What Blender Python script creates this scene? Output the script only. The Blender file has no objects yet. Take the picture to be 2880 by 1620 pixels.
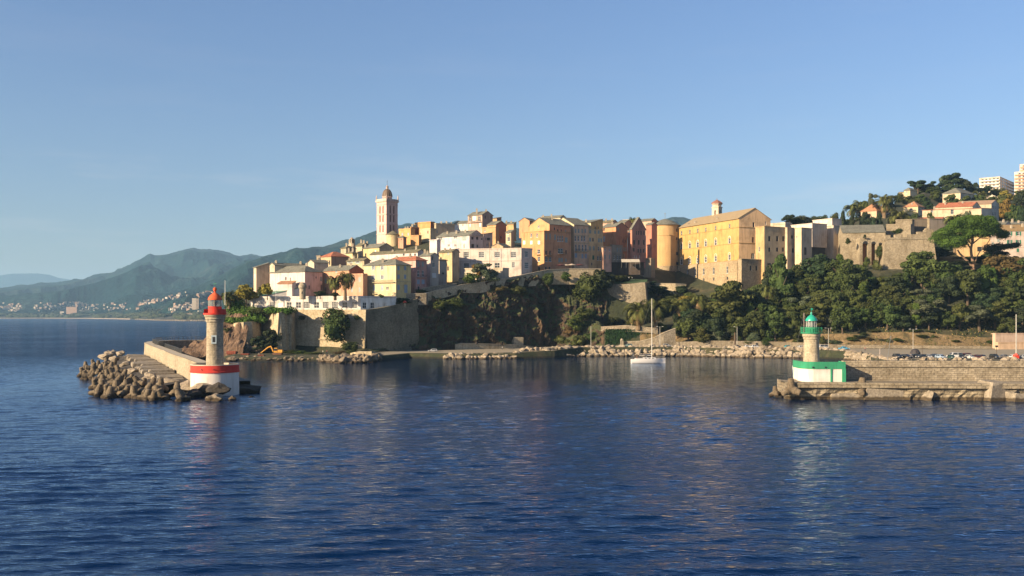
import bpy, math, random
from mathutils import Vector, Matrix, noise
SC = bpy.context.scene
COL = SC.collection
R = math.radians
# ------------------------------------------------------------------ camera, sky, sun, exposure
F, CX, HY, CH = 2700.0, 1440.0, 886.0, 18.0      # focal length, centre and horizon in photo pixels, camera height
cd = bpy.data.cameras.new('camera'); cam = bpy.data.objects.new('camera', cd); COL.objects.link(cam)
cam.location = (0, 0, CH); cam.rotation_euler = (R(90), 0, 0)
cd.sensor_width = 36; cd.lens = 36 * F / 2880; cd.shift_y = (HY - 810) / 2880
cd.clip_start = 1; cd.clip_end = 80000
SC.camera = cam
SUN_AZ, SUN_EL = R(213), R(20)                    # azimuth clockwise from +Y
w = bpy.data.worlds.new('World'); SC.world = w; w.use_nodes = True
nt = w.node_tree; bg = nt.nodes['Background']
sky = nt.nodes.new('ShaderNodeTexSky'); sky.sky_type = 'NISHITA'; sky.sun_disc = False
SUN_AZ = math.atan2(-0.85, -0.527)
sky.sun_elevation = SUN_EL; sky.sun_rotation = SUN_AZ
sky.air_density = 1.0; sky.dust_density = 0.8; sky.ozone_density = 3.0
# thin high clouds low over the horizon
tc = nt.nodes.new('ShaderNodeTexCoord'); mp = nt.nodes.new('ShaderNodeMapping'); mp.inputs['Scale'].default_value = (3.2, 3.2, 26)
nz = nt.nodes.new('ShaderNodeTexNoise'); nz.inputs['Scale'].default_value = 1.3; nz.inputs['Detail'].default_value = 6; nz.inputs['Roughness'].default_value = .6
rp = nt.nodes.new('ShaderNodeValToRGB'); rp.color_ramp.elements[0].position = .52; rp.color_ramp.elements[1].position = .80
mx = nt.nodes.new('ShaderNodeMixRGB'); mx.inputs[2].default_value = (6.0, 5.4, 5.2, 1)
ml = nt.nodes.new('ShaderNodeMath'); ml.operation = 'MULTIPLY'; ml.inputs[1].default_value = .3
L = nt.links.new
sz = nt.nodes.new('ShaderNodeSeparateXYZ'); L(tc.outputs['Generated'], sz.inputs[0])
er = nt.nodes.new('ShaderNodeValToRGB'); er.color_ramp.elements[0].position = 0; er.color_ramp.elements[0].color = (.80, .745, .74, 1); er.color_ramp.elements[1].position = .33; er.color_ramp.elements[1].color = (1.05, 1.03, 1.05, 1); e2 = er.color_ramp.elements.new(.17); e2.color = (1.0, .945, .92, 1); L(sz.outputs[2], er.inputs[0])
em = nt.nodes.new('ShaderNodeMixRGB'); em.blend_type = 'MULTIPLY'; em.inputs[0].default_value = 1; L(er.outputs[0], em.inputs[2])
cm = nt.nodes.new('ShaderNodeValToRGB'); ce = cm.color_ramp.elements; ce[0].position = .03; ce[0].color = (0, 0, 0, 1); ce[1].position = .11; ce[1].color = (1, 1, 1, 1); c3 = ce.new(.20); c3.color = (.12, .12, .12, 1); L(sz.outputs[2], cm.inputs[0])
L(tc.outputs['Generated'], mp.inputs[0]); L(mp.outputs[0], nz.inputs['Vector']); L(nz.outputs[0], rp.inputs[0])
cq = nt.nodes.new('ShaderNodeMath'); cq.operation = 'MULTIPLY'; L(rp.outputs[0], cq.inputs[0]); L(cm.outputs[0], cq.inputs[1]); L(cq.outputs[0], ml.inputs[0]); L(ml.outputs[0], mx.inputs[0]); tint = nt.nodes.new('ShaderNodeMixRGB'); tint.blend_type = 'MULTIPLY'; tint.inputs[0].default_value = 1; tint.inputs[2].default_value = (.83, .865, .965, 1)
L(sky.outputs[0], tint.inputs[1]); L(tint.outputs[0], em.inputs[1]); L(em.outputs[0], mx.inputs[1]); L(mx.outputs[0], bg.inputs[0])
bg.inputs[1].default_value = 0.056
sd = bpy.data.lights.new('sun', 'SUN'); sd.energy = 5.0; sd.angle = R(.5); sd.color = (1, .78, .50)
so = bpy.data.objects.new('sun', sd); COL.objects.link(so)
SDIR = Vector((math.sin(SUN_AZ) * math.cos(SUN_EL), math.cos(SUN_AZ) * math.cos(SUN_EL), math.sin(SUN_EL)))
so.rotation_euler = SDIR.to_track_quat('Z', 'Y').to_euler(); so.location = (-200, -200, 300)
SC.view_settings.view_transform = 'Standard'; SC.view_settings.look = 'None'
SC.view_settings.exposure = 1.5; SC.view_settings.gamma = 1; SC.view_settings.use_curve_mapping = False
SC.render.engine = 'CYCLES'
SC.cycles.volume_bounces = 0; SC.cycles.max_bounces = 6; SC.cycles.diffuse_bounces = 3; SC.cycles.glossy_bounces = 3

# ------------------------------------------------------------------ helpers
def P(x, y, D): return Vector(((x - CX) / F * D, D, CH - (y - HY) / F * D))
def PX(x, D): return (x - CX) / F * D
def ZY(y, D): return CH - (y - HY) / F * D
CR = {0: (0, 0, 1), 1: (700, 500, 3.622), 2: (1180, 560, 5.175), 3: (1500, 560, 5.175), 4: (1780, 540, 4.155), 5: (2360, 440, 4.529),
      6: (2060, 760, 3.1415), 7: (200, 780, 3.916), 8: (620, 820, 4.025), 9: (1200, 740, 3.903), 10: (0, 640, 3.389),
      11: (930, 620, 9.057), 12: (1740, 840, 5.152), 13: (2560, 860, 8.05), 14: (560, 780, 9.056), 15: (360, 940, 7.244)}
def cx(c, x): return CR[c][0] + x / CR[c][2]
def cy(c, y): return CR[c][1] + y / CR[c][2]

class MB:
    """collects faces of one mesh"""
    def __init__(s): s.v = []; s.f = []; s.m = []
    def face(s, pts, m=0):
        n = len(s.v); s.v += [tuple(p) for p in pts]; s.f.append(tuple(range(n, n + len(pts)))); s.m.append(m)
    def box(s, x0, y0, z0, x1, y1, z1, m=0, T=None, top=1.0):
        cxm, cym = (x0 + x1) / 2, (y0 + y1) / 2
        c = []
        for z, k in ((z0, 1.0), (z1, top)):
            for (x, y) in ((x0, y0), (x1, y0), (x1, y1), (x0, y1)):
                c.append(Vector((cxm + (x - cxm) * k, cym + (y - cym) * k, z)))
        if T: c = [T @ p for p in c]
        n = len(s.v); s.v += [tuple(p) for p in c]
        for f in ((3, 2, 1, 0), (4, 5, 6, 7), (0, 1, 5, 4), (1, 2, 6, 5), (2, 3, 7, 6), (3, 0, 4, 7)):
            s.f.append(tuple(n + i for i in f)); s.m.append(m)
    def lathe(s, cx_, cy_, prof, seg=24, m=0, a0=0, a1=360, mats=None):
        n = len(s.v); full = abs(a1 - a0) >= 360; k = seg if full else seg + 1
        for (r, z) in prof:
            for i in range(k):
                a = R(a0 + (a1 - a0) * i / seg); s.v.append((cx_ + r * math.cos(a), cy_ + r * math.sin(a), z))
        for j in range(len(prof) - 1):
            for i in range(seg):
                i2 = (i + 1) % k
                s.f.append((n + j * k + i, n + j * k + i2, n + (j + 1) * k + i2, n + (j + 1) * k + i)); s.m.append(mats[j] if mats else m)
    def tube(s, p, q, r0, r1=None, seg=6, m=0):
        p = Vector(p); q = Vector(q); r1 = r0 if r1 is None else r1
        d = (q - p); 
        if d.length < 1e-6: return
        d.normalize(); u = d.orthogonal().normalized(); v = d.cross(u); n = len(s.v)
        for (c, r) in ((p, r0), (q, r1)):
            for i in range(seg):
                a = 2 * math.pi * i / seg; s.v.append(tuple(c + (u * math.cos(a) + v * math.sin(a)) * r))
        for i in range(seg):
            j = (i + 1) % seg; s.f.append((n + i, n + j, n + seg + j, n + seg + i)); s.m.append(m)
        s.f.append(tuple(n + i for i in reversed(range(seg)))); s.m.append(m)
        s.f.append(tuple(n + seg + i for i in range(seg))); s.m.append(m)
    def grid(s, rows, m=0, close=False):
        n = len(s.v); h = len(rows); k = len(rows[0])
        for r in rows: s.v += [tuple(p) for p in r]
        for j in range(h - 1):
            for i in range(k - 1):
                s.f.append((n + j * k + i, n + j * k + i + 1, n + (j + 1) * k + i + 1, n + (j + 1) * k + i)); s.m.append(m)
    def mesh(s, name, mats, smooth=False):
        me = bpy.data.meshes.new(name); me.from_pydata(s.v, [], s.f)
        mats = mats if isinstance(mats, (list, tuple)) else [mats]
        for mt in mats: me.materials.append(mt)
        if len(mats) > 1: me.polygons.foreach_set('material_index', s.m)
        if smooth: me.polygons.foreach_set('use_smooth', [True] * len(s.f))
        me.update()
        if smooth: me.set_sharp_from_angle(angle=R(32))
        return me
    def build(s, name, mats, parent=None, smooth=False):
        return link(name, s.mesh(name, mats, smooth), parent)
def link(name, me, parent=None, loc=(0, 0, 0), rz=0, sc=None):
    o = bpy.data.objects.new(name, me); COL.objects.link(o)
    o.location = loc; o.rotation_euler = (0, 0, rz)
    if sc is not None: o.scale = (sc, sc, sc) if not isinstance(sc, (tuple, list)) else sc
    if parent: o.parent = parent
    return o
def tag(o, label=None, cat=None, group=None, kind=None):
    if label: o['label'] = label
    if cat: o['category'] = cat
    if group: o['group'] = group
    if kind: o['kind'] = kind
    return o
def thing(name, label, cat, loc=(0, 0, 0), rz=0, group=None):
    o = bpy.data.objects.new(name, None); COL.objects.link(o); o.location = loc; o.rotation_euler = (0, 0, rz); o.empty_display_size = .5
    return tag(o, label, cat, group)
def local(o, mb):
    """shift world coordinates of a mesh builder into the frame of thing o (rotation 0)"""
    l = o.location; mb.v = [(a - l.x, b - l.y, c - l.z) for a, b, c in mb.v]; return mb
def copy_tree(o, parent=None):
    c = o.copy(); COL.objects.link(c); c.parent = parent
    for ch in [k for k in KIDS.get(o.name, [])]: copy_tree(ch, c)
    return c
KIDS = {}
def kids(o):
    KIDS[o.name] = [k for k in bpy.data.objects if k.parent == o]
    for k in KIDS[o.name]: kids(k)

# ------------------------------------------------------------------ materials
MATS = {}
def nmat(name): 
    m = bpy.data.materials.new(name); m.use_nodes = True; return m, m.node_tree, m.node_tree.nodes['Principled BSDF']
def ramp(nt, fac, stops):
    r = nt.nodes.new('ShaderNodeValToRGB'); e = r.color_ramp.elements
    while len(e) < len(stops): e.new(.5)
    for i, (p, c) in enumerate(stops): e[i].position = p; e[i].color = (*c, 1)
    nt.links.new(fac, r.inputs[0]); return r.outputs[0]
def texnoise(nt, scale, detail=4, rough=.55, vec=None, stretch=None):
    n = nt.nodes.new('ShaderNodeTexNoise'); n.inputs['Scale'].default_value = scale; n.inputs['Detail'].default_value = detail; n.inputs['Roughness'].default_value = rough
    if vec is None: vec = nt.nodes.new('ShaderNodeNewGeometry').outputs['Position']
    if stretch:
        m = nt.nodes.new('ShaderNodeMapping'); m.inputs['Scale'].default_value = stretch; nt.links.new(vec, m.inputs[0]); vec = m.outputs[0]
    nt.links.new(vec, n.inputs['Vector']); return n.outputs[0]
def mixc(nt, fac, a, b, mode='MIX'):
    m = nt.nodes.new('ShaderNodeMixRGB'); m.blend_type = mode
    for i, v in ((0, fac), (1, a), (2, b)):
        if isinstance(v, (int, float)): m.inputs[i].default_value = v
        elif isinstance(v, tuple): m.inputs[i].default_value = (*v, 1)
        else: nt.links.new(v, m.inputs[i])
    return m.outputs[0]
def bump(nt, b, h, strength=.5, dist=.1):
    n = nt.nodes.new('ShaderNodeBump'); n.inputs['Strength'].default_value = strength; n.inputs['Distance'].default_value = dist
    nt.links.new(h, n.inputs['Height']); nt.links.new(n.outputs[0], b.inputs['Normal'])
KA = .64
def kk_(c): return tuple(v * KA for v in c)
def sc_(c, k): return tuple(min(1, v * k) for v in c)
def plain(name, c, rough=.6, metal=0.0, var=.12):
    if name in MATS: return MATS[name]
    c = kk_(c); m, nt, b = nmat(name)
    f = texnoise(nt, .8, 5)
    nt.links.new(ramp(nt, f, [(.3, sc_(c, 1 - var)), (.7, sc_(c, 1 + var))]), b.inputs['Base Color'])
    b.inputs['Roughness'].default_value = rough; b.inputs['Metallic'].default_value = metal
    MATS[name] = m; return m
def plaster(c, dirt=.5):
    """painted render: blotches, rain streaks and grime"""
    key = 'plaster_%.2f_%.2f_%.2f_%.2f' % (*c, dirt)
    if key in MATS: return MATS[key]
    c = kk_(c); m, nt, b = nmat(key)
    a = texnoise(nt, .22, 5, .6); s = texnoise(nt, 1.0, 4, .6, stretch=(1.1, 1.1, .12)); g = texnoise(nt, .07, 2)
    c0 = ramp(nt, a, [(.32, sc_(c, 1 - dirt * .6)), (.5, c), (.72, sc_(c, 1.06))])
    st = ramp(nt, s, [(.50, (1, 1, 1)), (.78, tuple(1 - dirt * k for k in (.85, .95, 1.05)))])
    c1 = mixc(nt, 1.0, c0, st, 'MULTIPLY')
    c2 = mixc(nt, 1.0, c1, ramp(nt, g, [(.35, (.9, .9, .9)), (.65, (1.0, 1.0, 1.0))]), 'MULTIPLY')
    nt.links.new(c2, b.inputs['Base Color']); b.inputs['Roughness'].default_value = .9
    bump(nt, b, texnoise(nt, 3, 3), .25, .05)
    MATS[key] = m; return m
def roofmat(name, c, c2):
    c, c2 = kk_(c), kk_(c2)
    m, nt, b = nmat(name)
    a = texnoise(nt, .35, 5, .65); f = texnoise(nt, 2.2, 3, .6)
    col = ramp(nt, a, [(.3, c2), (.5, c), (.7, sc_(c, 1.2))])
    col = mixc(nt, 1.0, col, ramp(nt, f, [(.35, (.62, .62, .62)), (.62, (1.12, 1.12, 1.12))]), 'MULTIPLY')
    nt.links.new(col, b.inputs['Base Color']); b.inputs['Roughness'].default_value = .95
    bump(nt, b, f, .8, .25); MATS[name] = m; return m
def wet(nt, col):
    '''weed and wet stain just above the water line'''
    p = nt.nodes.new('ShaderNodeNewGeometry').outputs['Position']; s = nt.nodes.new('ShaderNodeSeparateXYZ'); nt.links.new(p, s.inputs[0]); n = texnoise(nt, .6, 3)
    a = nt.nodes.new('ShaderNodeMath'); a.operation = 'MULTIPLY_ADD'; a.inputs[1].default_value = -1.1; nt.links.new(n, a.inputs[0]); nt.links.new(s.outputs[2], a.inputs[2])
    return mixc(nt, 1.0, col, ramp(nt, a.outputs[0], [(0.0, (.26, .22, .16)), (.35, (1, 1, 1))]), 'MULTIPLY')
def stone(name, c, c2, dark=.5, block=1.0, mortar=.75):
    """coursed masonry with stains"""
    c, c2 = kk_(c), kk_(c2)
    m, nt, b = nmat(name)
    pos = nt.nodes.new('ShaderNodeNewGeometry').outputs['Position']
    mp = nt.nodes.new('ShaderNodeMapping'); mp.inputs['Rotation'].default_value = (R(90), 0, R(0)); nt.links.new(pos, mp.inputs[0])
    sep = nt.nodes.new('ShaderNodeSeparateXYZ'); nt.links.new(pos, sep.inputs[0])
    ad = nt.nodes.new('ShaderNodeMath'); ad.operation = 'ADD'; nt.links.new(sep.outputs[0], ad.inputs[0]); nt.links.new(sep.outputs[1], ad.inputs[1])
    cb = nt.nodes.new('ShaderNodeCombineXYZ'); nt.links.new(ad.outputs[0], cb.inputs[0]); nt.links.new(sep.outputs[2], cb.inputs[1])
    br = nt.nodes.new('ShaderNodeTexBrick'); br.inputs['Scale'].default_value = 1 / block
    br.inputs['Mortar Size'].default_value = .03; br.inputs['Mortar Smooth'].default_value = .4; br.inputs['Row Height'].default_value = .3; br.inputs['Brick Width'].default_value = .8
    br.inputs['Color1'].default_value = (*c, 1); br.inputs['Color2'].default_value = (*c2, 1); br.inputs['Mortar'].default_value = (*sc_(c2, mortar), 1)
    nt.links.new(cb.outputs[0], br.inputs['Vector'])
    a = texnoise(nt, .12, 6, .65); f = texnoise(nt, 1.3, 5, .65); s = texnoise(nt, .7, 4, .6, stretch=(1, 1, .18))
    wv = nt.nodes.new('ShaderNodeTexNoise'); wv.inputs['Scale'].default_value = .8; nt.links.new(pos, wv.inputs['Vector']); wa = nt.nodes.new('ShaderNodeVectorMath'); wa.operation = 'MULTIPLY_ADD'; wa.inputs[1].default_value = (.5, .22, 0); nt.links.new(wv.outputs['Color'], wa.inputs[0]); nt.links.new(cb.outputs[0], wa.inputs[2]); nt.links.new(wa.outputs[0], br.inputs['Vector'])
    col = mixc(nt, 1.0, br.outputs['Color'], ramp(nt, a, [(.3, (dark, dark * .97, dark * .9)), (.55, (1, 1, 1)), (.75, (1.15, 1.12, 1.05))]), 'MULTIPLY')
    col = mixc(nt, 1.0, col, ramp(nt, f, [(.3, (.62, .6, .56)), (.6, (1.1, 1.1, 1.1))]), 'MULTIPLY')
    col = mixc(nt, 1.0, col, ramp(nt, s, [(.55, (1, 1, 1)), (.75, (.6, .56, .5))]), 'MULTIPLY')
    col = wet(nt, col); nt.links.new(col, b.inputs['Base Color']); b.inputs['Roughness'].default_value = .95
    bump(nt, b, f, .9, .25); MATS[name] = m; return m
def rock(name, stops, scale=.25, bd=1.2, green=None):
    stops = [(p, tuple(v * KA * .92 for v in c)) for p, c in stops]; m, nt, b = nmat(name)
    a = texnoise(nt, scale, 8, .65); f = texnoise(nt, scale * 5, 6, .7); v = texnoise(nt, scale * .9, 5, .6, stretch=(1.4, 1.4, .35))
    col = ramp(nt, v, stops)
    col = mixc(nt, 1.0, col, ramp(nt, f, [(.3, (.45, .43, .40)), (.62, (1.15, 1.12, 1.1))]), 'MULTIPLY')
    if green:
        geo = nt.nodes.new('ShaderNodeNewGeometry'); sx = nt.nodes.new('ShaderNodeSeparateXYZ'); nt.links.new(geo.outputs['Normal'], sx.inputs[0])
        ma = nt.nodes.new('ShaderNodeMath'); ma.operation = 'ADD'; nt.links.new(sx.outputs[2], ma.inputs[0]); nt.links.new(a, ma.inputs[1])
        col = mixc(nt, ramp(nt, ma.outputs[0], [(green[1], (0, 0, 0)), (green[1] + .2, (1, 1, 1))]), col, mixc(nt, f, sc_(green[0], .6), sc_(green[0], 1.4)))
    col = wet(nt, col); nt.links.new(col, b.inputs['Base Color']); b.inputs['Roughness'].default_value = .95
    bump(nt, b, f, 1.0, bd); MATS[name] = m; return m
def leafmat(name, c, c2, rnd=.5):
    c, c2 = tuple(v * .82 for v in c), tuple(v * .82 for v in c2)
    m, nt, b = nmat(name)
    oi = nt.nodes.new('ShaderNodeObjectInfo'); f = texnoise(nt, .35, 3, .6); g = texnoise(nt, 2.5, 2, .6)
    col = mixc(nt, ramp(nt, f, [(.35, (0, 0, 0)), (.65, (1, 1, 1))]), c, c2)
    hs = nt.nodes.new('ShaderNodeHueSaturation')
    m1 = nt.nodes.new('ShaderNodeMapRange'); m1.inputs[3].default_value = .5 - .035 * rnd * 2; m1.inputs[4].default_value = .5 + .02 * rnd * 2
    m2 = nt.nodes.new('ShaderNodeMapRange'); m2.inputs[3].default_value = 1 - .4 * rnd; m2.inputs[4].default_value = 1 + .5 * rnd
    nt.links.new(oi.outputs['Random'], m1.inputs[0]); nt.links.new(oi.outputs['Random'], m2.inputs[0])
    nt.links.new(m1.outputs[0], hs.inputs['Hue']); nt.links.new(m2.outputs[0], hs.inputs['Value']); nt.links.new(col, hs.inputs['Color'])
    col = mixc(nt, 1.0, hs.outputs[0], ramp(nt, g, [(.3, (.7, .7, .7)), (.7, (1.25, 1.25, 1.2))]), 'MULTIPLY')
    nt.links.new(col, b.inputs['Base Color']); b.inputs['Roughness'].default_value = .75
    b.inputs['Specular IOR Level'].default_value = .2
    MATS[name] = m; return m
M_LAUZE = roofmat('slate_roof', (.20, .20, .165), (.13, .125, .10))
M_LAUZE2 = roofmat('mossy_roof', (.19, .17, .105), (.12, .11, .07))
M_TERRA = roofmat('terracotta_roof', (.46, .16, .085), (.33, .11, .06))
M_OCHRT = roofmat('ochre_tile_roof', (.48, .24, .13), (.36, .17, .09))
M_STONE = stone('bastion_stone', (.66, .55, .38), (.56, .46, .31), .74, 1.2, .8)
M_FORT = stone('fort_stone', (.46, .385, .275), (.38, .315, .22), .6, 1.2, .8)
M_STONE2 = stone('pier_stone', (.47, .40, .30), (.36, .30, .22), .6, 1.5, .45)
M_STONE3 = stone('tower_stone', (.47, .41, .31), (.43, .37, .28), .85, 1.3, .7)
M_CONC = rock('sea_concrete', [(.3, (.27, .235, .185)), (.5, (.38, .33, .26)), (.7, (.46, .40, .32))], .5, .12)
M_TETRA = rock('tetrapod_concrete', [(.3, (.15, .115, .075)), (.5, (.21, .165, .11)), (.7, (.28, .225, .16))], .5, .08)
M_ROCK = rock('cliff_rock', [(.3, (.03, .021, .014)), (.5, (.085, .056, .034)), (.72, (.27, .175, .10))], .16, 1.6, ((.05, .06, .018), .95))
M_ROCK2 = rock('shore_rock', [(.3, (.16, .12, .085)), (.5, (.30, .24, .17)), (.7, (.44, .36, .27))], .3, .6)
M_BOULD = rock('boulder_rock', [(.3, (.30, .245, .175)), (.5, (.43, .36, .27)), (.7, (.55, .48, .38))], .45, .25)
M_EARTH = rock('hill_earth', [(.3, (.022, .034, .010)), (.5, (.042, .052, .018)), (.72, (.12, .10, .05))], .12, .6, ((.03, .045, .012), 1.3))
M_ROAD = plain('quay_surface', (.34, .29, .21), .9)
M_MOSSY_SHADE = stone('mossy_shade_stone', (.27, .235, .165), (.20, .18, .12), .5, 1.2, .8)  # mossy flank stone, darkened further so its shade is in the colour
M_DARK = plain('dark_opening', (.022, .022, .025), .5)
M_PANE = plain('window_glass', (.035, .045, .055), .12)
M_WHITE = plain('white_paint', (.80, .78, .76), .5, 0, .04)
M_CREAM = plaster((.66, .58, .44))
M_SHGRN = plain('green_shutter', (.02, .19, .11), .6)
M_SHGRY = plain('grey_green_shutter', (.30, .36, .34), .6)
M_SHBLU = plain('pale_blue_shutter', (.32, .40, .50), .6)
M_SHBRN = plain('brown_shutter', (.17, .09, .055), .6)
M_METAL = plain('grey_metal', (.35, .35, .34), .4, .5)
M_BLACK = plain('black_iron', (.03, .03, .03), .5)
M_BARK = plain('bark', (.11, .075, .05), .9)
M_PINEBARK = plain('pine_bark', (.30, .19, .125), .9)
M_RED = plaster((.74, .045, .028), .3)
M_DOME = plaster((.80, .12, .035), .25)
M_GREEN = plaster((.03, .33, .17), .3)
M_TEAL = plain('teal_paint', (.03, .42, .30), .3, 0, .08)
# ------------------------------------------------------------------ the setting: sea, mountains, coast, hillside
def water_mat():
    m, nt, b = nmat('sea_water')
    nt.nodes.remove(b); df = nt.nodes.new('ShaderNodeBsdfDiffuse'); df.inputs[0].default_value = (.0002, .0085, .038, 1); gl = nt.nodes.new('ShaderNodeBsdfGlossy'); gl.inputs['Color'].default_value = (.74, .85, 1, 1); gl.inputs['Roughness'].default_value = .07
    fz = nt.nodes.new('ShaderNodeFresnel'); fz.inputs[0].default_value = 1.333; ms = nt.nodes.new('ShaderNodeMixShader'); nt.links.new(fz.outputs[0], ms.inputs[0]); nt.links.new(df.outputs[0], ms.inputs[1]); nt.links.new(gl.outputs[0], ms.inputs[2]); nt.links.new(ms.outputs[0], nt.nodes['Material Output'].inputs['Surface'])
    pos = nt.nodes.new('ShaderNodeNewGeometry').outputs['Position']
    def lay(scale, k, st, rot, det=2):
        mp = nt.nodes.new('ShaderNodeMapping'); mp.inputs['Scale'].default_value = st; mp.inputs['Rotation'].default_value = (0, 0, R(rot)); nt.links.new(pos, mp.inputs[0])
        n = nt.nodes.new('ShaderNodeTexNoise'); n.inputs['Scale'].default_value = scale; n.inputs['Detail'].default_value = det; n.inputs['Roughness'].default_value = .55
        nt.links.new(mp.outputs[0], n.inputs['Vector'])
        q = nt.nodes.new('ShaderNodeMath'); q.operation = 'MULTIPLY'; q.inputs[1].default_value = k; nt.links.new(n.outputs[0], q.inputs[0]); return q.outputs[0]
    def add(a, c):
        q = nt.nodes.new('ShaderNodeMath'); q.operation = 'ADD'; nt.links.new(a, q.inputs[0]); nt.links.new(c, q.inputs[1]); return q.outputs[0]
    h = add(add(lay(.16, WAVE[0], (.7, 1.9, 1), 8), lay(.62, WAVE[1], (.6, 1.9, 1), -7, 3)), lay(2.2, WAVE[2], (.6, 1.7, 1), 12, 3))
    # gust patches: calmer in places
    g = texnoise(nt, .012, 3, .5); gm = nt.nodes.new('ShaderNodeMapRange'); gm.inputs[1].default_value = .35; gm.inputs[2].default_value = .65; gm.inputs[3].default_value = .75; gm.inputs[4].default_value = 1.2
    nt.links.new(g, gm.inputs[0]); q = nt.nodes.new('ShaderNodeMath'); q.operation = 'MULTIPLY'; nt.links.new(h, q.inputs[0]); nt.links.new(gm.outputs[0], q.inputs[1])
    sp = nt.nodes.new('ShaderNodeSeparateXYZ'); nt.links.new(pos, sp.inputs[0]); fm = nt.nodes.new('ShaderNodeMapRange'); fm.inputs[1].default_value = 230; fm.inputs[2].default_value = 430; fm.inputs[3].default_value = 1; fm.inputs[4].default_value = 3.4; nt.links.new(sp.outputs[1], fm.inputs[0])
    fx = nt.nodes.new('ShaderNodeMapRange'); fx.inputs[1].default_value = -190; fx.inputs[2].default_value = -120; nt.links.new(sp.outputs[0], fx.inputs[0]); lp = nt.nodes.new('ShaderNodeMapRange'); lp.inputs[1].default_value = 110; lp.inputs[2].default_value = 280; lp.inputs[3].default_value = 1; lp.inputs[4].default_value = .35; nt.links.new(sp.outputs[1], lp.inputs[0])
    fmx = nt.nodes.new('ShaderNodeMix'); nt.links.new(fx.outputs[0], fmx.inputs[0]); nt.links.new(fm.outputs[0], fmx.inputs[2]); nt.links.new(lp.outputs[0], fmx.inputs[3])
    q2 = nt.nodes.new('ShaderNodeMath'); q2.operation = 'MULTIPLY'; nt.links.new(q.outputs[0], q2.inputs[0]); nt.links.new(fmx.outputs[0], q2.inputs[1])
    bn = nt.nodes.new('ShaderNodeBump'); bn.inputs['Distance'].default_value = 1.0; nt.links.new(q2.outputs[0], bn.inputs['Height'])
    for s_ in (df, gl, fz): nt.links.new(bn.outputs[0], s_.inputs['Normal'])
    return m
WAVE = (.16, .2, .07)
import numpy as np
def make_sea():
    # open sea round a patch of real wind waves (crests mostly across the view, several wavelengths)
    ys = [44.0]
    while ys[-1] < 430: ys.append(ys[-1] + max(.24, min(1.0, ys[-1] * .0028)))
    ys = np.array(ys); xs = np.arange(-240, 240.01, .62); X, Y = np.meshgrid(xs, ys); Z = np.zeros_like(X); r = np.random.RandomState(4)
    patch = .8 + .3 * np.sin(X * .021 + Y * .013 + np.sin(Y * .05)) * np.sin(Y * .027 - X * .008 + 1) + .22 * np.sin(X * .047 - Y * .06 + 2 * np.sin(X * .02)) * np.sin(Y * .09 + 3 * np.sin(X * .013))
    for i in range(64):
        lam = .9 * (5.5 ** (r.rand() ** 1.1)); th = R(97) + r.randn() * .30; k = 2 * math.pi / lam; a = WAVE_S * lam / 64 ** .5 / 4.4
        ph = k * (X * math.cos(th) + Y * math.sin(th)) + r.rand() * 6.28; Z += a * (np.sin(ph) + .25 * np.sin(2 * ph + 1.5))
    sh = np.clip((Y - 110) / 170, 0, 1) * np.clip((X + 150) / 30, 0, 1) * np.clip((150 + (Y - 190) * .2 - X) / 40, 0, 1); Z *= (1 - .76 * sh)
    Z *= patch * np.clip((240 - abs(X)) / 12, 0, 1) * np.clip((430 - Y) / 60, 0, 1) * np.clip((Y - 44) / 4, 0, 1)
    calm = np.clip((Y - 240) / 160, 0, 1) * .55; Z *= (1 - calm)
    h, w_ = X.shape; co = np.stack([X, Y, Z], -1).reshape(-1, 3); idx = np.arange(h * w_).reshape(h, w_)
    q = np.stack([idx[:-1, :-1], idx[:-1, 1:], idx[1:, 1:], idx[1:, :-1]], -1).reshape(-1, 4)
    x0, x1, y0, y1 = xs[0], xs[-1], ys[0], ys[-1]; B = 26000
    ext = np.array([(-B, -1500, 0), (B, -1500, 0), (B, y0, 0), (-B, y0, 0), (-B, y1, 0), (B, y1, 0), (B, 24000, 0), (-B, 24000, 0), (x0, y0, 0), (x0, y1, 0), (x1, y0, 0), (x1, y1, 0)]); n = len(co)
    eq = np.array([(n, n + 1, n + 2, n + 3), (n + 4, n + 5, n + 6, n + 7), (n + 3, n + 8, n + 9, n + 4), (n + 10, n + 2, n + 5, n + 11)])
    co = np.vstack([co, ext]); q = np.vstack([q, eq]); me = bpy.data.meshes.new('sea')
    me.vertices.add(len(co)); me.vertices.foreach_set('co', co.ravel()); me.loops.add(q.size); me.loops.foreach_set('vertex_index', q.ravel())
    me.polygons.add(len(q)); me.polygons.foreach_set('loop_start', np.arange(0, q.size, 4)); me.polygons.foreach_set('loop_total', np.full(len(q), 4)); me.update(calc_edges=True)
    me.polygons.foreach_set('use_smooth', np.ones(len(q), bool)); me.materials.append(water_mat()); return tag(link('sea', me), kind='structure')
WAVE_S = .14
sea = make_sea()

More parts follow.
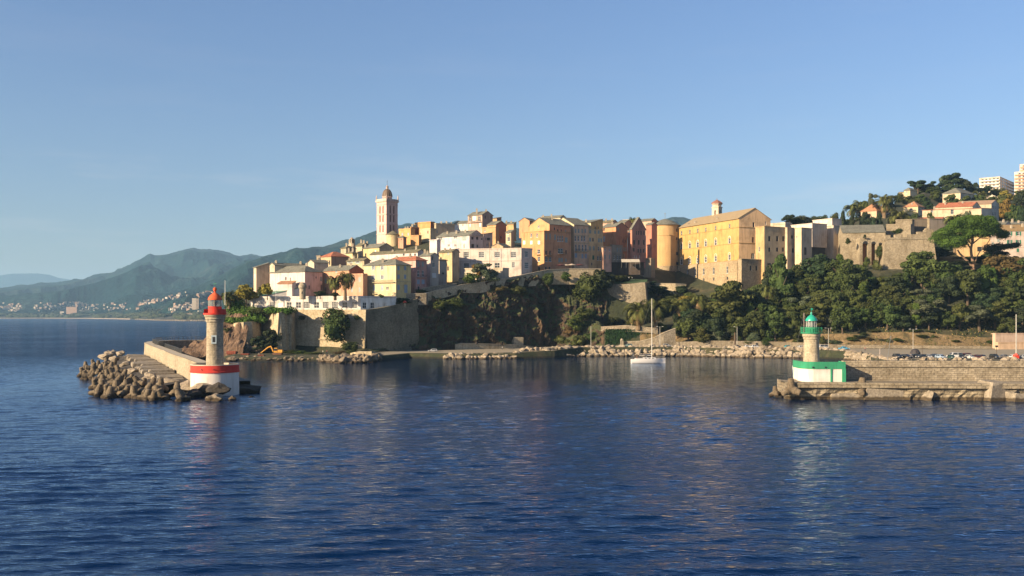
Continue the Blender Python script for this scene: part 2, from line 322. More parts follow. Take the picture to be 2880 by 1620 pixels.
def interp(pts, x):
    if x <= pts[0][0]: return pts[0][1:]
    for a, b in zip(pts, pts[1:]):
        if x <= b[0]:
            t = (x - a[0]) / (b[0] - a[0]); return tuple(u + (v - u) * t for u, v in zip(a[1:], b[1:]))
    return pts[-1][1:]
cw = [(-260, 4900), (0, 4860), (120, 4870), (250, 4600), (330, 4150), (400, 3500), (450, 3050), (520, 2800), (590, 2720), (700, 2700), (800, 2600)]
def fbm(p, o=5): return noise.fractal(Vector(p), 1.0, 2.0, o)
def ridge_mesh(name, crest, Df, Dc, zf, mat, amp, freq, step=5, rows=46, power=1.15):
    """a mountain flank from its foot to its crest line, with gullies; crest: (photo x, photo y) of the skyline"""
    mb = MB(); x0, x1 = crest[0][0], crest[-1][0]; cols = int((x1 - x0) / step) + 1; grid = []
    for j in range(rows + 8):
        t = j / rows; row = []; Df0 = Df
        for i in range(cols):
            x = x0 + i * step; yc, = interp(crest, x)
            X0 = (x - CX) / F
            Dn = Dc * (1 + .04 * fbm((x * .004, 3, seed_), 3))
            Df = max(Df0, interp(cw, x)[0] + 500) if x < 640 else Df0; Dn = max(Dn, Df + 700)
            if t <= 1:
                D = Df + (Dn - Df) * t; zc = CH - (yc - HY) / F * Dn
                z = zf + (zc - zf) * (t ** power)
                k = math.sin(min(1, t) * math.pi) ** .7
                X = X0 * D
                rg = noise.ridged_multi_fractal(Vector((X * freq, D * freq * .6, seed_)), .9, 2.1, 5, 1.0, 2.0)
                z += amp * (rg - 1.0) * k
                line = CH + (zc - CH) * D / Dn        # keep the flank below its own skyline
                z = min(z, line - (1 - t) * amp * .3)
                z += (1 - k) * t * amp * .10 * fbm((X * freq * 6, D * freq * 4, 1))
            else:
                D = Dn * (1 + (t - 1) * 2.0); zc = CH - (yc - HY) / F * Dn; z = zc * (1 - (t - 1) * 4); X = X0 * D
            row.append((X, D, max(z, -4)))
        grid.append(row)
    mb.grid(grid); return tag(mb.build(name, mat, smooth=True), kind='structure')
def mountmat():
    m, nt, b = nmat('mountain_scrub')
    a = texnoise(nt, .0018, 8, .65); f = texnoise(nt, .02, 6, .7)
    col = ramp(nt, a, [(.35, (.005, .018, .020)), (.5, (.011, .029, .029)), (.70, (.04, .055, .05))])
    col = mixc(nt, 1.0, col, ramp(nt, f, [(.35, (.6, .6, .6)), (.62, (1.3, 1.3, 1.3))]), 'MULTIPLY')
    nt.links.new(col, b.inputs['Base Color']); b.inputs['Roughness'].default_value = 1; b.inputs['Specular IOR Level'].default_value = 0
    bump(nt, b, f, 1.0, 25); return m
M_MOUNT = mountmat(); seed_ = 1.3
C10 = lambda l: [(cx(10, a), cy(10, b)) for a, b in l]
C1 = lambda l: [(cx(1, a), cy(1, b)) for a, b in l]
ridge_mesh('distant_ridge', C10([(-4200, 800), (-2600, 600), (-1500, 500), (-700, 470), (-300, 440), (0, 455), (120, 440), (330, 436), (470, 448), (560, 480), (640, 490), (800, 520), (1100, 560), (1500, 640)]), 15000, 17500, 0, M_MOUNT, 60, .0003, 8, 20)
seed_ = 5.1
ridge_mesh('mountain_range', C10([(-3800, 840), (-2200, 760), (-800, 620), (-300, 590), (0, 572), (200, 552), (370, 532), (600, 522), (720, 492), (900, 464), (1050, 420), (1200, 370), (1290, 322), (1400, 262), (1435, 240), (1470, 258), (1600, 255), (1680, 238), (1750, 212), (1830, 197), (1890, 212), (1960, 212), (2040, 204), (2110, 230), (2200, 248), (2300, 268), (2370, 252), (2430, 260), (2500, 275), (2700, 300), (3200, 420), (4200, 560)]),
           5000, 8600, 30, M_MOUNT, 240, .0011, 4, 60)
seed_ = 9.7
ridge_mesh('near_mountain', C10([(700, 850), (1100, 780), (1300, 720), (1600, 640), (1900, 545), (2150, 430), (2350, 322), (2490, 282)]) +
           C1([(130, 800), (300, 770), (380, 765), (490, 712), (600, 722), (700, 708), (850, 672), (1000, 630), (1150, 590), (1310, 540), (1500, 492), (1600, 476), (1750, 478)]) +
           [(1263, 627), (1288, 621), (1313, 624), (1420, 640), (1600, 640), (1760, 636), (1860, 625), (1893, 611), (1924, 611), (1946, 620), (2040, 640), (2300, 640), (2600, 700)],
           3000, 5000, 24, M_MOUNT, 120, .0017, 5, 60)
# coastal plain
cw = [(-260, 4900), (0, 4860), (120, 4870), (250, 4600), (330, 4150), (400, 3500), (450, 3050), (520, 2800), (590, 2720), (700, 2700), (800, 2600)]
mb = MB(); g = []
PLAIN = [(0, -3), (12, 1.2), (60, 5), (260, 12), (700, 24), (1200, 45), (2600, 120)]
def plain_z(x, D):
    d0, = interp(cw, x); q = D - d0
    z, = interp(PLAIN, q); return z + (6 * fbm((PX(x, D) * .003, D * .003, 4)) if q > 100 else 0)
for dd in (0, 12, 30, 60, 120, 260, 400, 550, 700, 950, 1200, 1700, 2100, 2600, 3200):
    row = []
    for i in range(-20, 141):
        x = i * 6; d0, = interp(cw, x); D = d0 + dd
        row.append((PX(x, D), D, plain_z(x, D)))
    g.append(row)
mb.grid(g)
M_PLAIN = rock('coastal_land', [(.3, (.016, .024, .012)), (.5, (.03, .038, .018)), (.74, (.12, .10, .06))], .006, 2)
tag(mb.build('coastal_plain', M_PLAIN, smooth=True), kind='structure')
mb = MB(); g = []
for dd, z in ((6, .6), (16, 2.2), (34, 3.4)):
    g.append([(PX(i * 6, interp(cw, i * 6)[0] + dd), interp(cw, i * 6)[0] + dd, z) for i in range(-10, 62)])
mb.grid(g); M_SAND = plain('pale_sand', (.42, .33, .25), .95)
tag(mb.build('beach', M_SAND), kind='structure')

# hillside and cliff; nine knots (distance, height) per column
TC = [
 (590, [(392, -3), (396, -2), (400, -2), (404, -1), (408, 4), (416, 16), (430, 19.5), (470, 19), (700, -3)]),
 (625, [(388, -3), (394, 1), (402, 1.5), (405, 2), (408, 6), (418, 20), (430, 20), (480, 20), (760, -3)]),
 (660, [(368, -3), (376, 1.5), (400, 2.4), (403, 6), (409, 14), (416, 20), (430, 22), (480, 26), (760, -3)]),
 (740, [(368, -3), (375, 1.5), (405, 2.4), (416, 6), (418, 14), (420, 20), (430, 24), (490, 30), (760, 10)]),
 (834, [(368, -3), (374, 1.5), (408, 2.4), (414, 6), (415, 14), (416, 20), (430, 25), (500, 38), (760, 30)]),
 (1025, [(364, -3), (370, 1.5), (399, 2.4), (407, 6), (409, 14), (411, 20), (425, 26), (560, 57), (760, 60)]),
 (1150, [(396, -3), (401, 2), (420, 2.5), (422, 8), (424, 16), (427, 26), (445, 29), (560, 62), (800, 62)]),
 (1300, [(388, -3), (392, 2.1), (432, 2.5), (434, 10), (437, 20), (441, 31.5), (470, 36), (550, 64), (800, 64)]),
 (1450, [(392, -3), (396, 2.3), (446, 2.5), (448, 11), (451, 24), (455, 35.5), (485, 39), (560, 60), (800, 62)]),
 (1560, [(402, -3), (405, 3), (459, 3), (462, 12), (466, 26), (471, 40), (492, 41), (570, 60), (800, 60)]),
 (1640, [(414, -3), (417, 4), (446, 3.5), (454, 13), (468, 25), (482, 38), (495, 41), (570, 60), (800, 60)]),
 (1700, [(417, -3), (420, 4), (441, 3.5), (444, 11), (466, 12.5), (472, 32), (495, 38), (570, 58), (800, 60)]),
 (1800, [(417, -3), (420, 4), (439, 3.5), (441.5, 11), (462, 12.5), (472, 31), (505, 35), (580, 56), (800, 60)]),
 (1900, [(418, -3), (421, 4), (434, 3.5), (441, 9.5), (480, 19), (530, 29), (560, 44), (640, 58), (900, 60)]),
 (2000, [(410, -3), (413, 3.9), (430, 3.5), (438, 9), (475, 19), (500, 25), (545, 42), (640, 58), (900, 62)]),
 (2100, [(404, -3), (408, 3.8), (428, 3.5), (435, 8.5), (465, 20), (488, 27), (520, 38), (640, 58), (900, 70)]),
 (2250, [(398, -3), (402, 3.8), (426, 3.5), (433, 9), (462, 23), (486, 34), (515, 42), (640, 64), (900, 72)]),
 (2400, [(380, -3), (385, 3.2), (424, 3.4), (431, 9.5), (455, 24), (478, 39), (540, 51), (640, 79), (950, 85)]),
 (2460, [(330, -3), (336, 2.8), (423, 3.3), (431, 10), (455, 24), (478, 40), (560, 58), (660, 88), (980, 94)]),
 (2500, [(314, -3), (319, 2.8), (423, 3.3), (431, 10), (455, 24), (478, 40), (565, 58), (680, 96), (980, 100)]),
 (2600, [(311, -3), (316, 2.8), (422, 3.2), (430, 10), (455, 24), (478, 40), (590, 63), (720, 110), (1000, 120)]),
 (2740, [(310, -3), (315, 2.8), (422, 3.2), (429, 8), (452, 22), (474, 40), (600, 65), (760, 109), (1000, 128)]),
 (2880, [(309, -3), (314, 2.8), (422, 3.2), (429, 8), (452, 22), (478, 40), (600, 66), (800, 117), (1100, 138)]),
 (3100, [(309, -3), (314, 2.8), (422, 3.2), (429, 8), (452, 22), (478, 40), (520, 56), (800, 130), (1100, 138)])]
def knots(x):
    if x <= TC[0][0]: return TC[0][1]
    for (a, ka), (b, kb) in zip(TC, TC[1:]):
        if x <= b:
            t = (x - a) / (b - a); return [(p[0] + (q[0] - p[0]) * t, p[1] + (q[1] - p[1]) * t) for p, q in zip(ka, kb)]
    return TC[-1][1]
def ground(x, D):
    k = knots(x)
    for a, b in zip(k, k[1:]):
        if D <= b[0]: return a[1] + (b[1] - a[1]) * max(0, (D - a[0]) / (b[0] - a[0]))
    return k[-1][1]
SUBD = [1, 3, 7, 12, 14, 8, 12, 6]
def smooth01(a, b, v): t = max(0, min(1, (v - a) / (b - a))); return t * t * (3 - 2 * t)
mb = MB(); mc = MB(); step = 2.7; cols = int((3060 - 590) / step); grid = []
for ki in range(8):
    for s in range(SUBD[ki] + (1 if ki == 7 else 0)):
        row = []
        for i in range(cols + 1):
            x = 590 + i * step; k = knots(x); t = s / SUBD[ki]
            D = k[ki][0] + (k[ki + 1][0] - k[ki][0]) * t; z = k[ki][1] + (k[ki + 1][1] - k[ki][1]) * t
            X = PX(x, D); kk = ki + t
            steep = smooth01(2.0, 2.35, kk) * (1 - smooth01(5.0, 5.3, kk)) * smooth01(1040, 1110, x) * (1 - smooth01(1690, 1715, x))
            steepl = smooth01(2.0, 2.6, kk) * (1 - smooth01(4.9, 5.2, kk)) * (1 - smooth01(690, 730, x))
            st = max(steep, steepl * .7)
            if st > 0:
                q = noise.ridged_multi_fractal(Vector((X * .055, D * .055, z * .05)), .8, 2.2, 5, 1.0, 2.0) - 1.1
                q2 = fbm((X * .33, D * .33, z * .30), 5)
                d = st * (q * 3.8 + q2 * 2.4); D -= d * .8; X += d * .45; z += st * 1.0 * fbm((X * .2, D * .2, z * .3 + 7))
            elif kk > 2.3: z += .5 * fbm((X * .06, D * .06, 3)) * smooth01(2.3, 3, kk)
            row.append((X, D, z))
        grid.append(row)
band = sum(SUBD[:2]); band2 = sum(SUBD[:5]); c0 = int((1040 - 590) / step); c1 = int((1700 - 590) / step)
for j in range(len(grid) - 1):
    pass
mb.grid(grid[:band + 1]); mb.grid([r[:c0 + 1] for r in grid[band:band2 + 1]]); mb.grid([r[c1:] for r in grid[band:band2 + 1]]); mb.grid(grid[band2:])
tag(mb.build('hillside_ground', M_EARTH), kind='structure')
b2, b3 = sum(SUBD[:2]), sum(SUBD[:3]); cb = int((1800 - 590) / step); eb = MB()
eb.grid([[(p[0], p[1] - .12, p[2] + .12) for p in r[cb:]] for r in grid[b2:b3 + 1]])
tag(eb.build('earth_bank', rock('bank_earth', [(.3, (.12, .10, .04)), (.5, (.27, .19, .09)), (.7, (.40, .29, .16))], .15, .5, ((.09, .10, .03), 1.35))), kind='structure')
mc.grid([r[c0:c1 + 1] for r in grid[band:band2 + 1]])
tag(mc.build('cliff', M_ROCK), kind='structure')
# quay road sheet
mb = MB(); rows = [[], []]
for i in range(300):
    x = 1040 + i * 7; k = knots(x)
    a = k[1]; b = k[2]
    for r_, t in ((0, .12), (1, .93)):
        D = a[0] + (b[0] - a[0]) * t; rows[r_].append((PX(x, D), D, a[1] + (b[1] - a[1]) * t + .06))
mb.grid(rows); tag(mb.build('quay_road', M_ROAD), kind='structure')
# rocky headland behind the jetty
mb = MB(); g = []
for j in range(40):
    t = j / 39; row = []
    for i in range(60):
        u = i / 59; X = -150 + u * 40; Y = 392 + t * 46
        e = math.sin(math.pi * min(1, t * 1.2)) * 1.0 if t < .83 else math.sin(math.pi * t) ; 
        h = (2 + 14 * smooth01(.1, .95, u)) * max(0, math.sin(math.pi * min(.999, max(0.001, t)))) ** .6 * smooth01(0, .12, u)
        q = noise.ridged_multi_fractal(Vector((X * .11, Y * .11, 2)), .9, 2.1, 5, 1.0, 2.0) - 1.0
        row.append((X, Y, h * (1 + .35 * q) + q * 1.2 - 1.5 + 1.5 * smooth01(0.05, .2, u)))
    g.append(row)
mb.grid(g); tag(mb.build('rocky_headland', rock('headland_rock', [(.3, (.10, .06, .04)), (.5, (.24, .15, .095)), (.7, (.42, .28, .18))], .3, .8)), kind='structure')
# ------------------------------------------------------------------ buildings
WINC = {}
def win_meshes(w, h, style, shm):
    """window in its own frame: x to the right seen from outside, y into the wall, z up from the sill"""
    key = (round(w, 2), round(h, 2), style, shm.name if shm else '')
    if key in WINC: return WINC[key]
    fr = MB(); sh = None; q = .09 if w < 2 else .12
    x = w / 2
    if style in ('w', 'o', 'a', 'g'):
        fr.face([(-x, .2, 0), (x, .2, 0), (x, .2, h), (-x, .2, h)], 1)
        for (a, b, c, d) in ((-x, -x + q, 0, h), (x - q, x, 0, h), (-.04, .04, 0, h)): fr.box(a, .1, c, b, .19, d, 0)
        nb = 3 if style == 'g' else 2
        for k in range(nb + 1):
            z = (h - q) * k / nb; fr.box(-x, .11, z, x, .185, z + q, 0)
        if style == 'g':
            for k in (-.5, .5): fr.box(x * k - .04, .1, 0, x * k + .04, .19, h, 0)
        fr.box(-x - .1, -.12, -.14, x + .1, .1, -.002, 0)
        if style == 'a':
            n = 10; pts = [(-x - .22, h * .62), (-x - .22, h)]
            for k in range(n + 1):
                t = math.pi * (1 - k / n); r0, r1 = x, x + .24
                p = (math.cos(t), math.sin(t))
                if k:
                    fr.face([(pp[0] * r0, -.06, h + pp[1] * r0), (pp[0] * r1, -.06, h + pp[1] * r1), (p[0] * r1, -.06, h + p[1] * r1), (p[0] * r0, -.06, h + p[1] * r0)], 2)
                    fr.face([(0, .04, h), (pp[0] * r0, .04, h + pp[1] * r0), (p[0] * r0, .04, h + p[1] * r0)], 2)
                    fr.face([(pp[0] * r1, -.06, h + pp[1] * r1), (pp[0] * r1, .05, h + pp[1] * r1), (p[0] * r1, .05, h + p[1] * r1), (p[0] * r1, -.06, h + p[1] * r1)], 2)
                pp = p
            for s in (-1, 1): fr.box(min(s * x, s * (x + .22)), -.06, 0, max(s * x, s * (x + .22)), .04, h - .003, 2)
    elif style == 'd':
        fr.face([(-x, .28, 0), (x, .28, 0), (x, .28, h), (-x, .28, h)], 1)
        fr.box(-x, .2, 0, -x + .06, .27, h, 0); fr.box(x - .06, .2, 0, x, .27, h, 0); fr.box(-x + .06, .2, h - .07, x - .06, .27, h, 0)
    elif style == 'c':
        fr.box(-x + .01, .06, .01, -.015, .14, h - .01, 3); fr.box(.015, .06, .01, x - .01, .14, h - .01, 3)
        for k in range(int(h / .3)): fr.box(-x + .06, .03, .1 + k * .3, x - .06, .07, .2 + k * .3, 3)
        fr.face([(-x, .2, 0), (x, .2, 0), (x, .2, h), (-x, .2, h)], 1)
    if style == 'o':
        s_ = MB()
        s_.box(0, -.055, 0, x * .95, -.01, h, 0)
        for k in range(int(h / .35)): s_.box(.06, -.075, .1 + k * .35, x * .95 - .06, -.05, .22 + k * .35, 0)
        sh = s_.mesh('shutter', [shm])
    me = fr.mesh('window', [M_WHITE, M_PANE if style != 'd' else M_DARK, M_WHITE, shm or M_SHGRY])
    WINC[key] = (me, sh); return WINC[key]
def slab(mb, pts, t=.22, m=0):
    lo = [(p[0], p[1], p[2] - t) for p in pts]; n = len(pts)
    mb.face(pts, m); mb.face(lo[::-1], m)
    for i in range(n): j = (i + 1) % n; mb.face([lo[i], lo[j], pts[j], pts[i]], m)
def wallface(mb, o, d, ln, z0, z1, holes, inn, m=0, dep=.3):
    us = sorted({0, ln} | {min(max(v, 0), ln) for h in holes for v in (h[0], h[2])}); vs = sorted({z0, z1} | {min(max(v, z0), z1) for h in holes for v in (h[1], h[3])})
    pt = lambda u, v, k=0: (o[0] + d[0] * u + inn[0] * k, o[1] + d[1] * u + inn[1] * k, v)
    for v0, v1 in zip(vs, vs[1:]):
        run = None
        for u0, u1 in zip(us, us[1:]):
            cu, cv = (u0 + u1) / 2, (v0 + v1) / 2
            if any(h[0] < cu < h[2] and h[1] < cv < h[3] for h in holes):
                if run is not None: mb.face([pt(run, v0), pt(u0, v0), pt(u0, v1), pt(run, v1)], m); run = None
            elif run is None: run = u0
        if run is not None: mb.face([pt(run, v0), pt(us[-1], v0), pt(us[-1], v1), pt(run, v1)], m)
    for (a, b, c, e) in holes:
        mb.face([pt(a, b), pt(a, b, dep), pt(a, e, dep), pt(a, e)], m); mb.face([pt(c, b), pt(c, e), pt(c, e, dep), pt(c, b, dep)], m)
        mb.face([pt(a, e), pt(a, e, dep), pt(c, e, dep), pt(c, e)], m); mb.face([pt(a, b), pt(c, b), pt(c, b, dep), pt(a, b, dep)], m)
        mb.face([pt(a, b, dep), pt(c, b, dep), pt(c, e, dep), pt(a, e, dep)], m)
HOUSES = []
def house(name, label, c, xl, xc, xr, yt, yb, D, th=38, ph=None, roof='gx', rh=2.6, wl=(.6, .5, .38), wr=None, rm=None, WL=(), WR=(), ext=5, chim=(), over=.45,
          bands=(), balc=(), group='old town houses', cat='house', wm=None, parts=()):
    th = R(th); ph = th if ph is None else R(ph); rm = rm or M_LAUZE
    xl, xc_, xr = cx(c, xl), cx(c, xc), cx(c, xr); sl, s0, sr = [(v - CX) / F for v in (xl, xc_, xr)]
    C = Vector((s0 * D, D)); a = Vector((-math.cos(th), math.sin(th))); b = Vector((math.sin(ph), math.cos(ph)))
    tl = lambda s: (C.x - s * D) / (math.cos(th) + s * math.sin(th))
    tr = lambda s: (s * D - C.x) / (math.sin(ph) - s * math.cos(ph))
    A = min(max(tl(sl), 1.2), 90); den = math.sin(ph) - sr * math.cos(ph)
    B = min(max(tr(sr), 1.2), 70) if den > .02 else 20
    if B < 3: B = 9 if den <= .02 else max(B, 3)
    zt, zb = ZY(cy(c, yt), D), ZY(cy(c, yb), D); zlo = zb - ext
    root = thing(name, label, cat, (C.x, C.y, zb), 0, group)
    P2 = lambda u, v: (u * a.x + v * b.x, u * a.y + v * b.y)      # local footprint coordinates
    zt -= zb; zlo -= zb
    if name not in ('palace',) and 'dark red gabled' not in label: rh = min(rh, .27 * B if roof == 'gx' else .27 * A if roof == 'gy' else (.5 if cat == 'hill_x' or group and 'hill' in group else .3) * min(A, B) if roof == 'hip' else rh)
    wallm = [wm or plaster(wl), (wm if wr is None and wm else plaster(sc_(wr, 1.5) if wr else wl))]  # shaded right walls: colour raised to stand in for bounce light
    walls = MB(); holesL, holesR, wins = [], [], []
    def put(spec, side, holes):
        xs, ys, wp, hp, st = spec[:5]; shm = spec[5] if len(spec) > 5 else None
        for x in xs:
            s = (cx(c, x) - CX) / F; u = tl(s) if side == 'L' else tr(s); ln = A if side == 'L' else B
            q = C + (a if side == 'L' else b) * u; w_ = wp / CR[c][2] / F * q.y / max(.38, abs(math.cos(th) + s * math.sin(th)) if side == 'L' else abs(math.sin(ph) - s * math.cos(ph)))
            for y in ys:
                Dq = D if len(spec) > 6 and spec[6] == 'c' else q.y
                yy = cy(c, y); z = (ZY(yy, Dq)) - zb; hh = hp / CR[c][2] / F * q.y
                u0, u1 = u - w_ / 2, u + w_ / 2
                if u0 < .15 or u1 > ln - .15 or z + hh / 2 > zt - .1: continue
                if any(h[0] < u1 and u0 < h[2] and h[1] < z + hh / 2 and z - hh / 2 < h[3] for h in holes): continue
                holes.append((u0, z - hh / 2, u1, z + hh / 2)); wins.append((side, u, z - hh / 2, w_, hh, st, shm))
    for s_ in WL: put(s_, 'L', holesL)
    for s_ in WR: put(s_, 'R', holesR)
    ia = (b.x, b.y); ib = (a.x, a.y)
    wallface(walls, (0, 0), a, A, zlo, zt, holesL, ia, 0); wallface(walls, (0, 0), b, B, zlo, zt, holesR, ib, 1)
    o2 = P2(A, 0); o3 = P2(0, B)
    wallface(walls, o2, b, B, zlo, zt, [], (-ib[0], -ib[1]), 1); wallface(walls, o3, a, A, zlo, zt, [], (-ia[0], -ia[1]), 0)
    z3 = lambda u, v, z: (*P2(u, v), z)
    rf = MB(); ov = over
    if roof == 'gx':
        k = rh / (B / 2); e = zt - ov * k + .2; g = .25
        slab(rf, [z3(-g, -ov, e), z3(A + g, -ov, e), z3(A + g, B / 2, zt + rh + .2), z3(-g, B / 2, zt + rh + .2)])
        slab(rf, [z3(-g, B + ov, e), z3(-g, B / 2, zt + rh + .2), z3(A + g, B / 2, zt + rh + .2), z3(A + g, B + ov, e)])
        for u in (0, A): walls.face([z3(u, 0, zt), z3(u, B, zt), z3(u, B / 2, zt + rh)], 1)
        hz_ = lambda u, v: rh * (1 - abs(v - B / 2) / (B / 2))
    elif roof == 'gy':
        k = rh / (A / 2); e = zt - ov * k + .2; g = .25
        slab(rf, [z3(-ov, -g, e), z3(-ov, B + g, e), z3(A / 2, B + g, zt + rh + .2), z3(A / 2, -g, zt + rh + .2)])
        slab(rf, [z3(A + ov, -g, e), z3(A / 2, -g, zt + rh + .2), z3(A / 2, B + g, zt + rh + .2), z3(A + ov, B + g, e)])
        for v in (0, B): walls.face([z3(0, v, zt), z3(A, v, zt), z3(A / 2, v, zt + rh)], 0)
        hz_ = lambda u, v: rh * (1 - abs(u - A / 2) / (A / 2))
    elif roof == 'hip':
        m_ = min(A, B) / 2; t = zt + rh + .2; e = zt + .05
        c4 = [z3(-ov, -ov, e), z3(A + ov, -ov, e), z3(A + ov, B + ov, e), z3(-ov, B + ov, e)]
        if A >= B: r0, r1 = z3(m_, B / 2, t), z3(A - m_ + .01, B / 2, t); fs = [[c4[0], c4[1], r1, r0], [c4[1], c4[2], r1], [c4[2], c4[3], r0, r1], [c4[3], c4[0], r0]]
        else: r0, r1 = z3(A / 2, m_, t), z3(A / 2, B - m_ + .01, t); fs = [[c4[0], c4[1], r0], [c4[1], c4[2], r1, r0], [c4[2], c4[3], r1], [c4[3], c4[0], r0, r1]]
        for f in fs: rf.face(f)
        rf.face([(p[0], p[1], p[2] - .18) for p in c4[::-1]])
        for i in range(4): p, q = c4[i], c4[(i + 1) % 4]; rf.face([(p[0], p[1], p[2] - .18), (q[0], q[1], q[2] - .18), q, p])
        hz_ = lambda u, v: rh * min(1, min(u, v, A - u, B - v) / m_)
    elif roof == 'shed':
        k = rh / B
        slab(rf, [z3(-.3, -ov, zt - ov * k + .2), z3(A + .3, -ov, zt - ov * k + .2), z3(A + .3, B + .2, zt + rh + .2), z3(-.3, B + .2, zt + rh + .2)])
        for u in (0, A): walls.face([z3(u, 0, zt), z3(u, B, zt), z3(u, B, zt + rh)], 1)
        walls.face([z3(0, B, zt), z3(A, B, zt), z3(A, B, zt + rh), z3(0, B, zt + rh)], 0)
        hz_ = lambda u, v: rh * v / B
    else:
        slab(rf, [z3(-.22, -.22, zt + .3), z3(A + .22, -.22, zt + .3), z3(A + .22, B + .22, zt + .3), z3(-.22, B + .22, zt + .3)], .3)
        if rh > 0:
            for (u0, v0, u1, v1) in ((0, 0, A, .3), (0, .3, .3, B - .3), (A - .3, .3, A, B - .3), (0, B - .3, A, B)):
                rf.face([z3(u0, v0, zt + .3 + rh), z3(u1, v0, zt + .3 + rh), z3(u1, v1, zt + .3 + rh), z3(u0, v1, zt + .3 + rh)])
                cs = [(u0, v0), (u1, v0), (u1, v1), (u0, v1)]
                for i in range(4):
                    p, q = cs[i], cs[(i + 1) % 4]; rf.face([z3(*p, zt + .3), z3(*q, zt + .3), z3(*q, zt + .3 + rh), z3(*p, zt + .3 + rh)])
        rm = wallm[0]; hz_ = lambda u, v: .3
    walls.build('wall', wallm, root)
    ro = rf.build('roof', rm, root)
    for (fa, fb, h) in chim:
        u, v = fa * A, fb * B; z = zt + hz_(u, v); ch = MB(); p = P2(u, v)
        ch.box(p[0] - .45, p[1] - .35, z - .6, p[0] + .45, p[1] + .35, z + h); ch.box(p[0] - .55, p[1] - .45, z + h, p[0] + .55, p[1] + .45, z + h + .15)
        ch.box(p[0] - .3, p[1] - .2, z + h + .15, p[0] + .3, p[1] + .2, z + h + .5)
        ch.build('chimney', plaster((.55, .47, .36)), ro)
    ra, rb = math.atan2(-a.y, -a.x), math.atan2(b.y, b.x)
    for (side, u, z, w_, hh, st, shm) in wins:
        me, sh = win_meshes(round(w_ * 5) / 5 if False else w_, hh, st, shm)
        d = a if side == 'L' else b
        wo = link('window', me, root, (d.x * u, d.y * u, z), ra if side == 'L' else rb)
        if sh:
            for k in (-1, 1): link('shutter', sh, wo, (w_ / 2 + .02 if k > 0 else -w_ / 2 - .02 - w_ / 2 * .95, 0, 0))
    for (y, side) in bands:
        z = ZY(cy(c, y), D) - zb; bm = MB(); d = a if side == 'L' else b; n_ = (-b.x, -b.y) if side == 'L' else (-a.x, -a.y); ln = A if side == 'L' else B
        pts = lambda k, zz: [(d.x * t + n_[0] * k, d.y * t + n_[1] * k, zz) for t in (0, ln)]
        p0, p1, p2, p3 = pts(.0, z), pts(.16, z), pts(.16, z + .35), pts(.0, z + .35)
        for q0, q1 in ((p0, p1), (p1, p2), (p2, p3)): bm.face([q0[0], q0[1], q1[1], q1[0]])
        bm.face([p0[0], p1[0], p2[0], p3[0]]); bm.face([p0[1], p3[1], p2[1], p1[1]])
        bm.build('string_course', plaster(sc_(wl, .8)), root)
    for (x0, x1, y, side) in balc:
        f = tl if side == 'L' else tr; u0, u1 = sorted((f((cx(c, x0) - CX) / F), f((cx(c, x1) - CX) / F))); z = ZY(cy(c, y), D) - zb
        d = a if side == 'L' else b; n_ = (-b.x, -b.y) if side == 'L' else (-a.x, -a.y)
        T = Matrix(((d.x, n_[0], 0, 0), (d.y, n_[1], 0, 0), (0, 0, 1, z), (0, 0, 0, 1)))
        bm = MB(); bm.box(u0, .004, -.18, u1, 1.0, 0, 0, T); bo = bm.build('balcony', plaster(sc_(wl, .9)), root)
        rl = MB(); rl.box(u0, .93, .95, u1, 1.0, 1.02, 0, T)
        for k in range(int((u1 - u0) / .35) + 1): rl.box(u0 + k * .35, .95, 0, u0 + k * .35 + .05, .98, .95, 0, T)
        rl.build('railing', M_BLACK, bo)
    HOUSES.append(root); root['_d'] = 0; del root['_d']
    return root, dict(C=C, a=a, b=b, A=A, B=B, zt=zt, zb=zb, P2=P2, z3=z3)

PINKW = (.74, .64, .60); WHITE = (.76, .71, .66); SALM = (.66, .36, .22); YEL = (.72, .56, .27); YELP = (.74, .62, .38); ORG = (.66, .35, .16); BEI = (.58, .49, .36); TAN = (.50, .38, .26)
PEACH = (.70, .46, .28); OCH = (.62, .38, .13); REDB = (.52, .20, .12); PINKR = (.60, .28, .22); GREYB = (.42, .37, .30)
H = house
# ---- on the left bastion
H('restaurant', 'long low white restaurant with wide glazed bays on top of the bastion wall', 1, 20, 1137, 1500, 1222, 1340, 408.5, 15, 60, 'flat', .5, WHITE, (.70, .66, .62), cat='restaurant', group=None,
  WL=[((240,), (1296,), 50, 60, 'g'), ((325,), (1298,), 60, 50, 'c', M_WHITE), ((410, 505, 690, 977), (1297,), 52, 62, 'w'), ((590, 783, 877, 1075), (1296,), 60, 66, 'g')],
  WR=[((1180, 1258), (1300,), 40, 60, 'w'), ((1385,), (1305,), 34, 50, 'd')], ext=.3, over=.2)
H('pavilion', 'white pavilion with sloping green roof above the restaurant terrace', 1, 5, 95, 515, 1215, 1250, 426, 30, 76, 'shed', 4.2, WHITE, None, plain('green_roof_sheet', (.13, .27, .19), .6), cat='pavilion', group=None,
  WR=[((180, 300), (1232,), 60, 14, 'g')], ext=3)
H('house', 'tall tan house with blank side wall, leftmost of the town', 1, 48, 76, 212, 912, 1150, 442, 42, 60, 'shed', 2.2, BEI, (.46, .33, .22), WL=[((60,), (1000,), 9, 40, 'c', M_WHITE)])
H('house', 'beige gabled house with olive grey side behind the pinkish white convent', 1, 212, 263, 640, 890, 1100, 442, 40, 55, 'gy', 2.4, (.64, .54, .40), (.50, .42, .30), WR=[((384,), (903,), 16, 20, 'd')], WL=[((238,), (900,), 10, 22, 'd')], chim=((.5, .1, .8), (.4, .75, 1)))
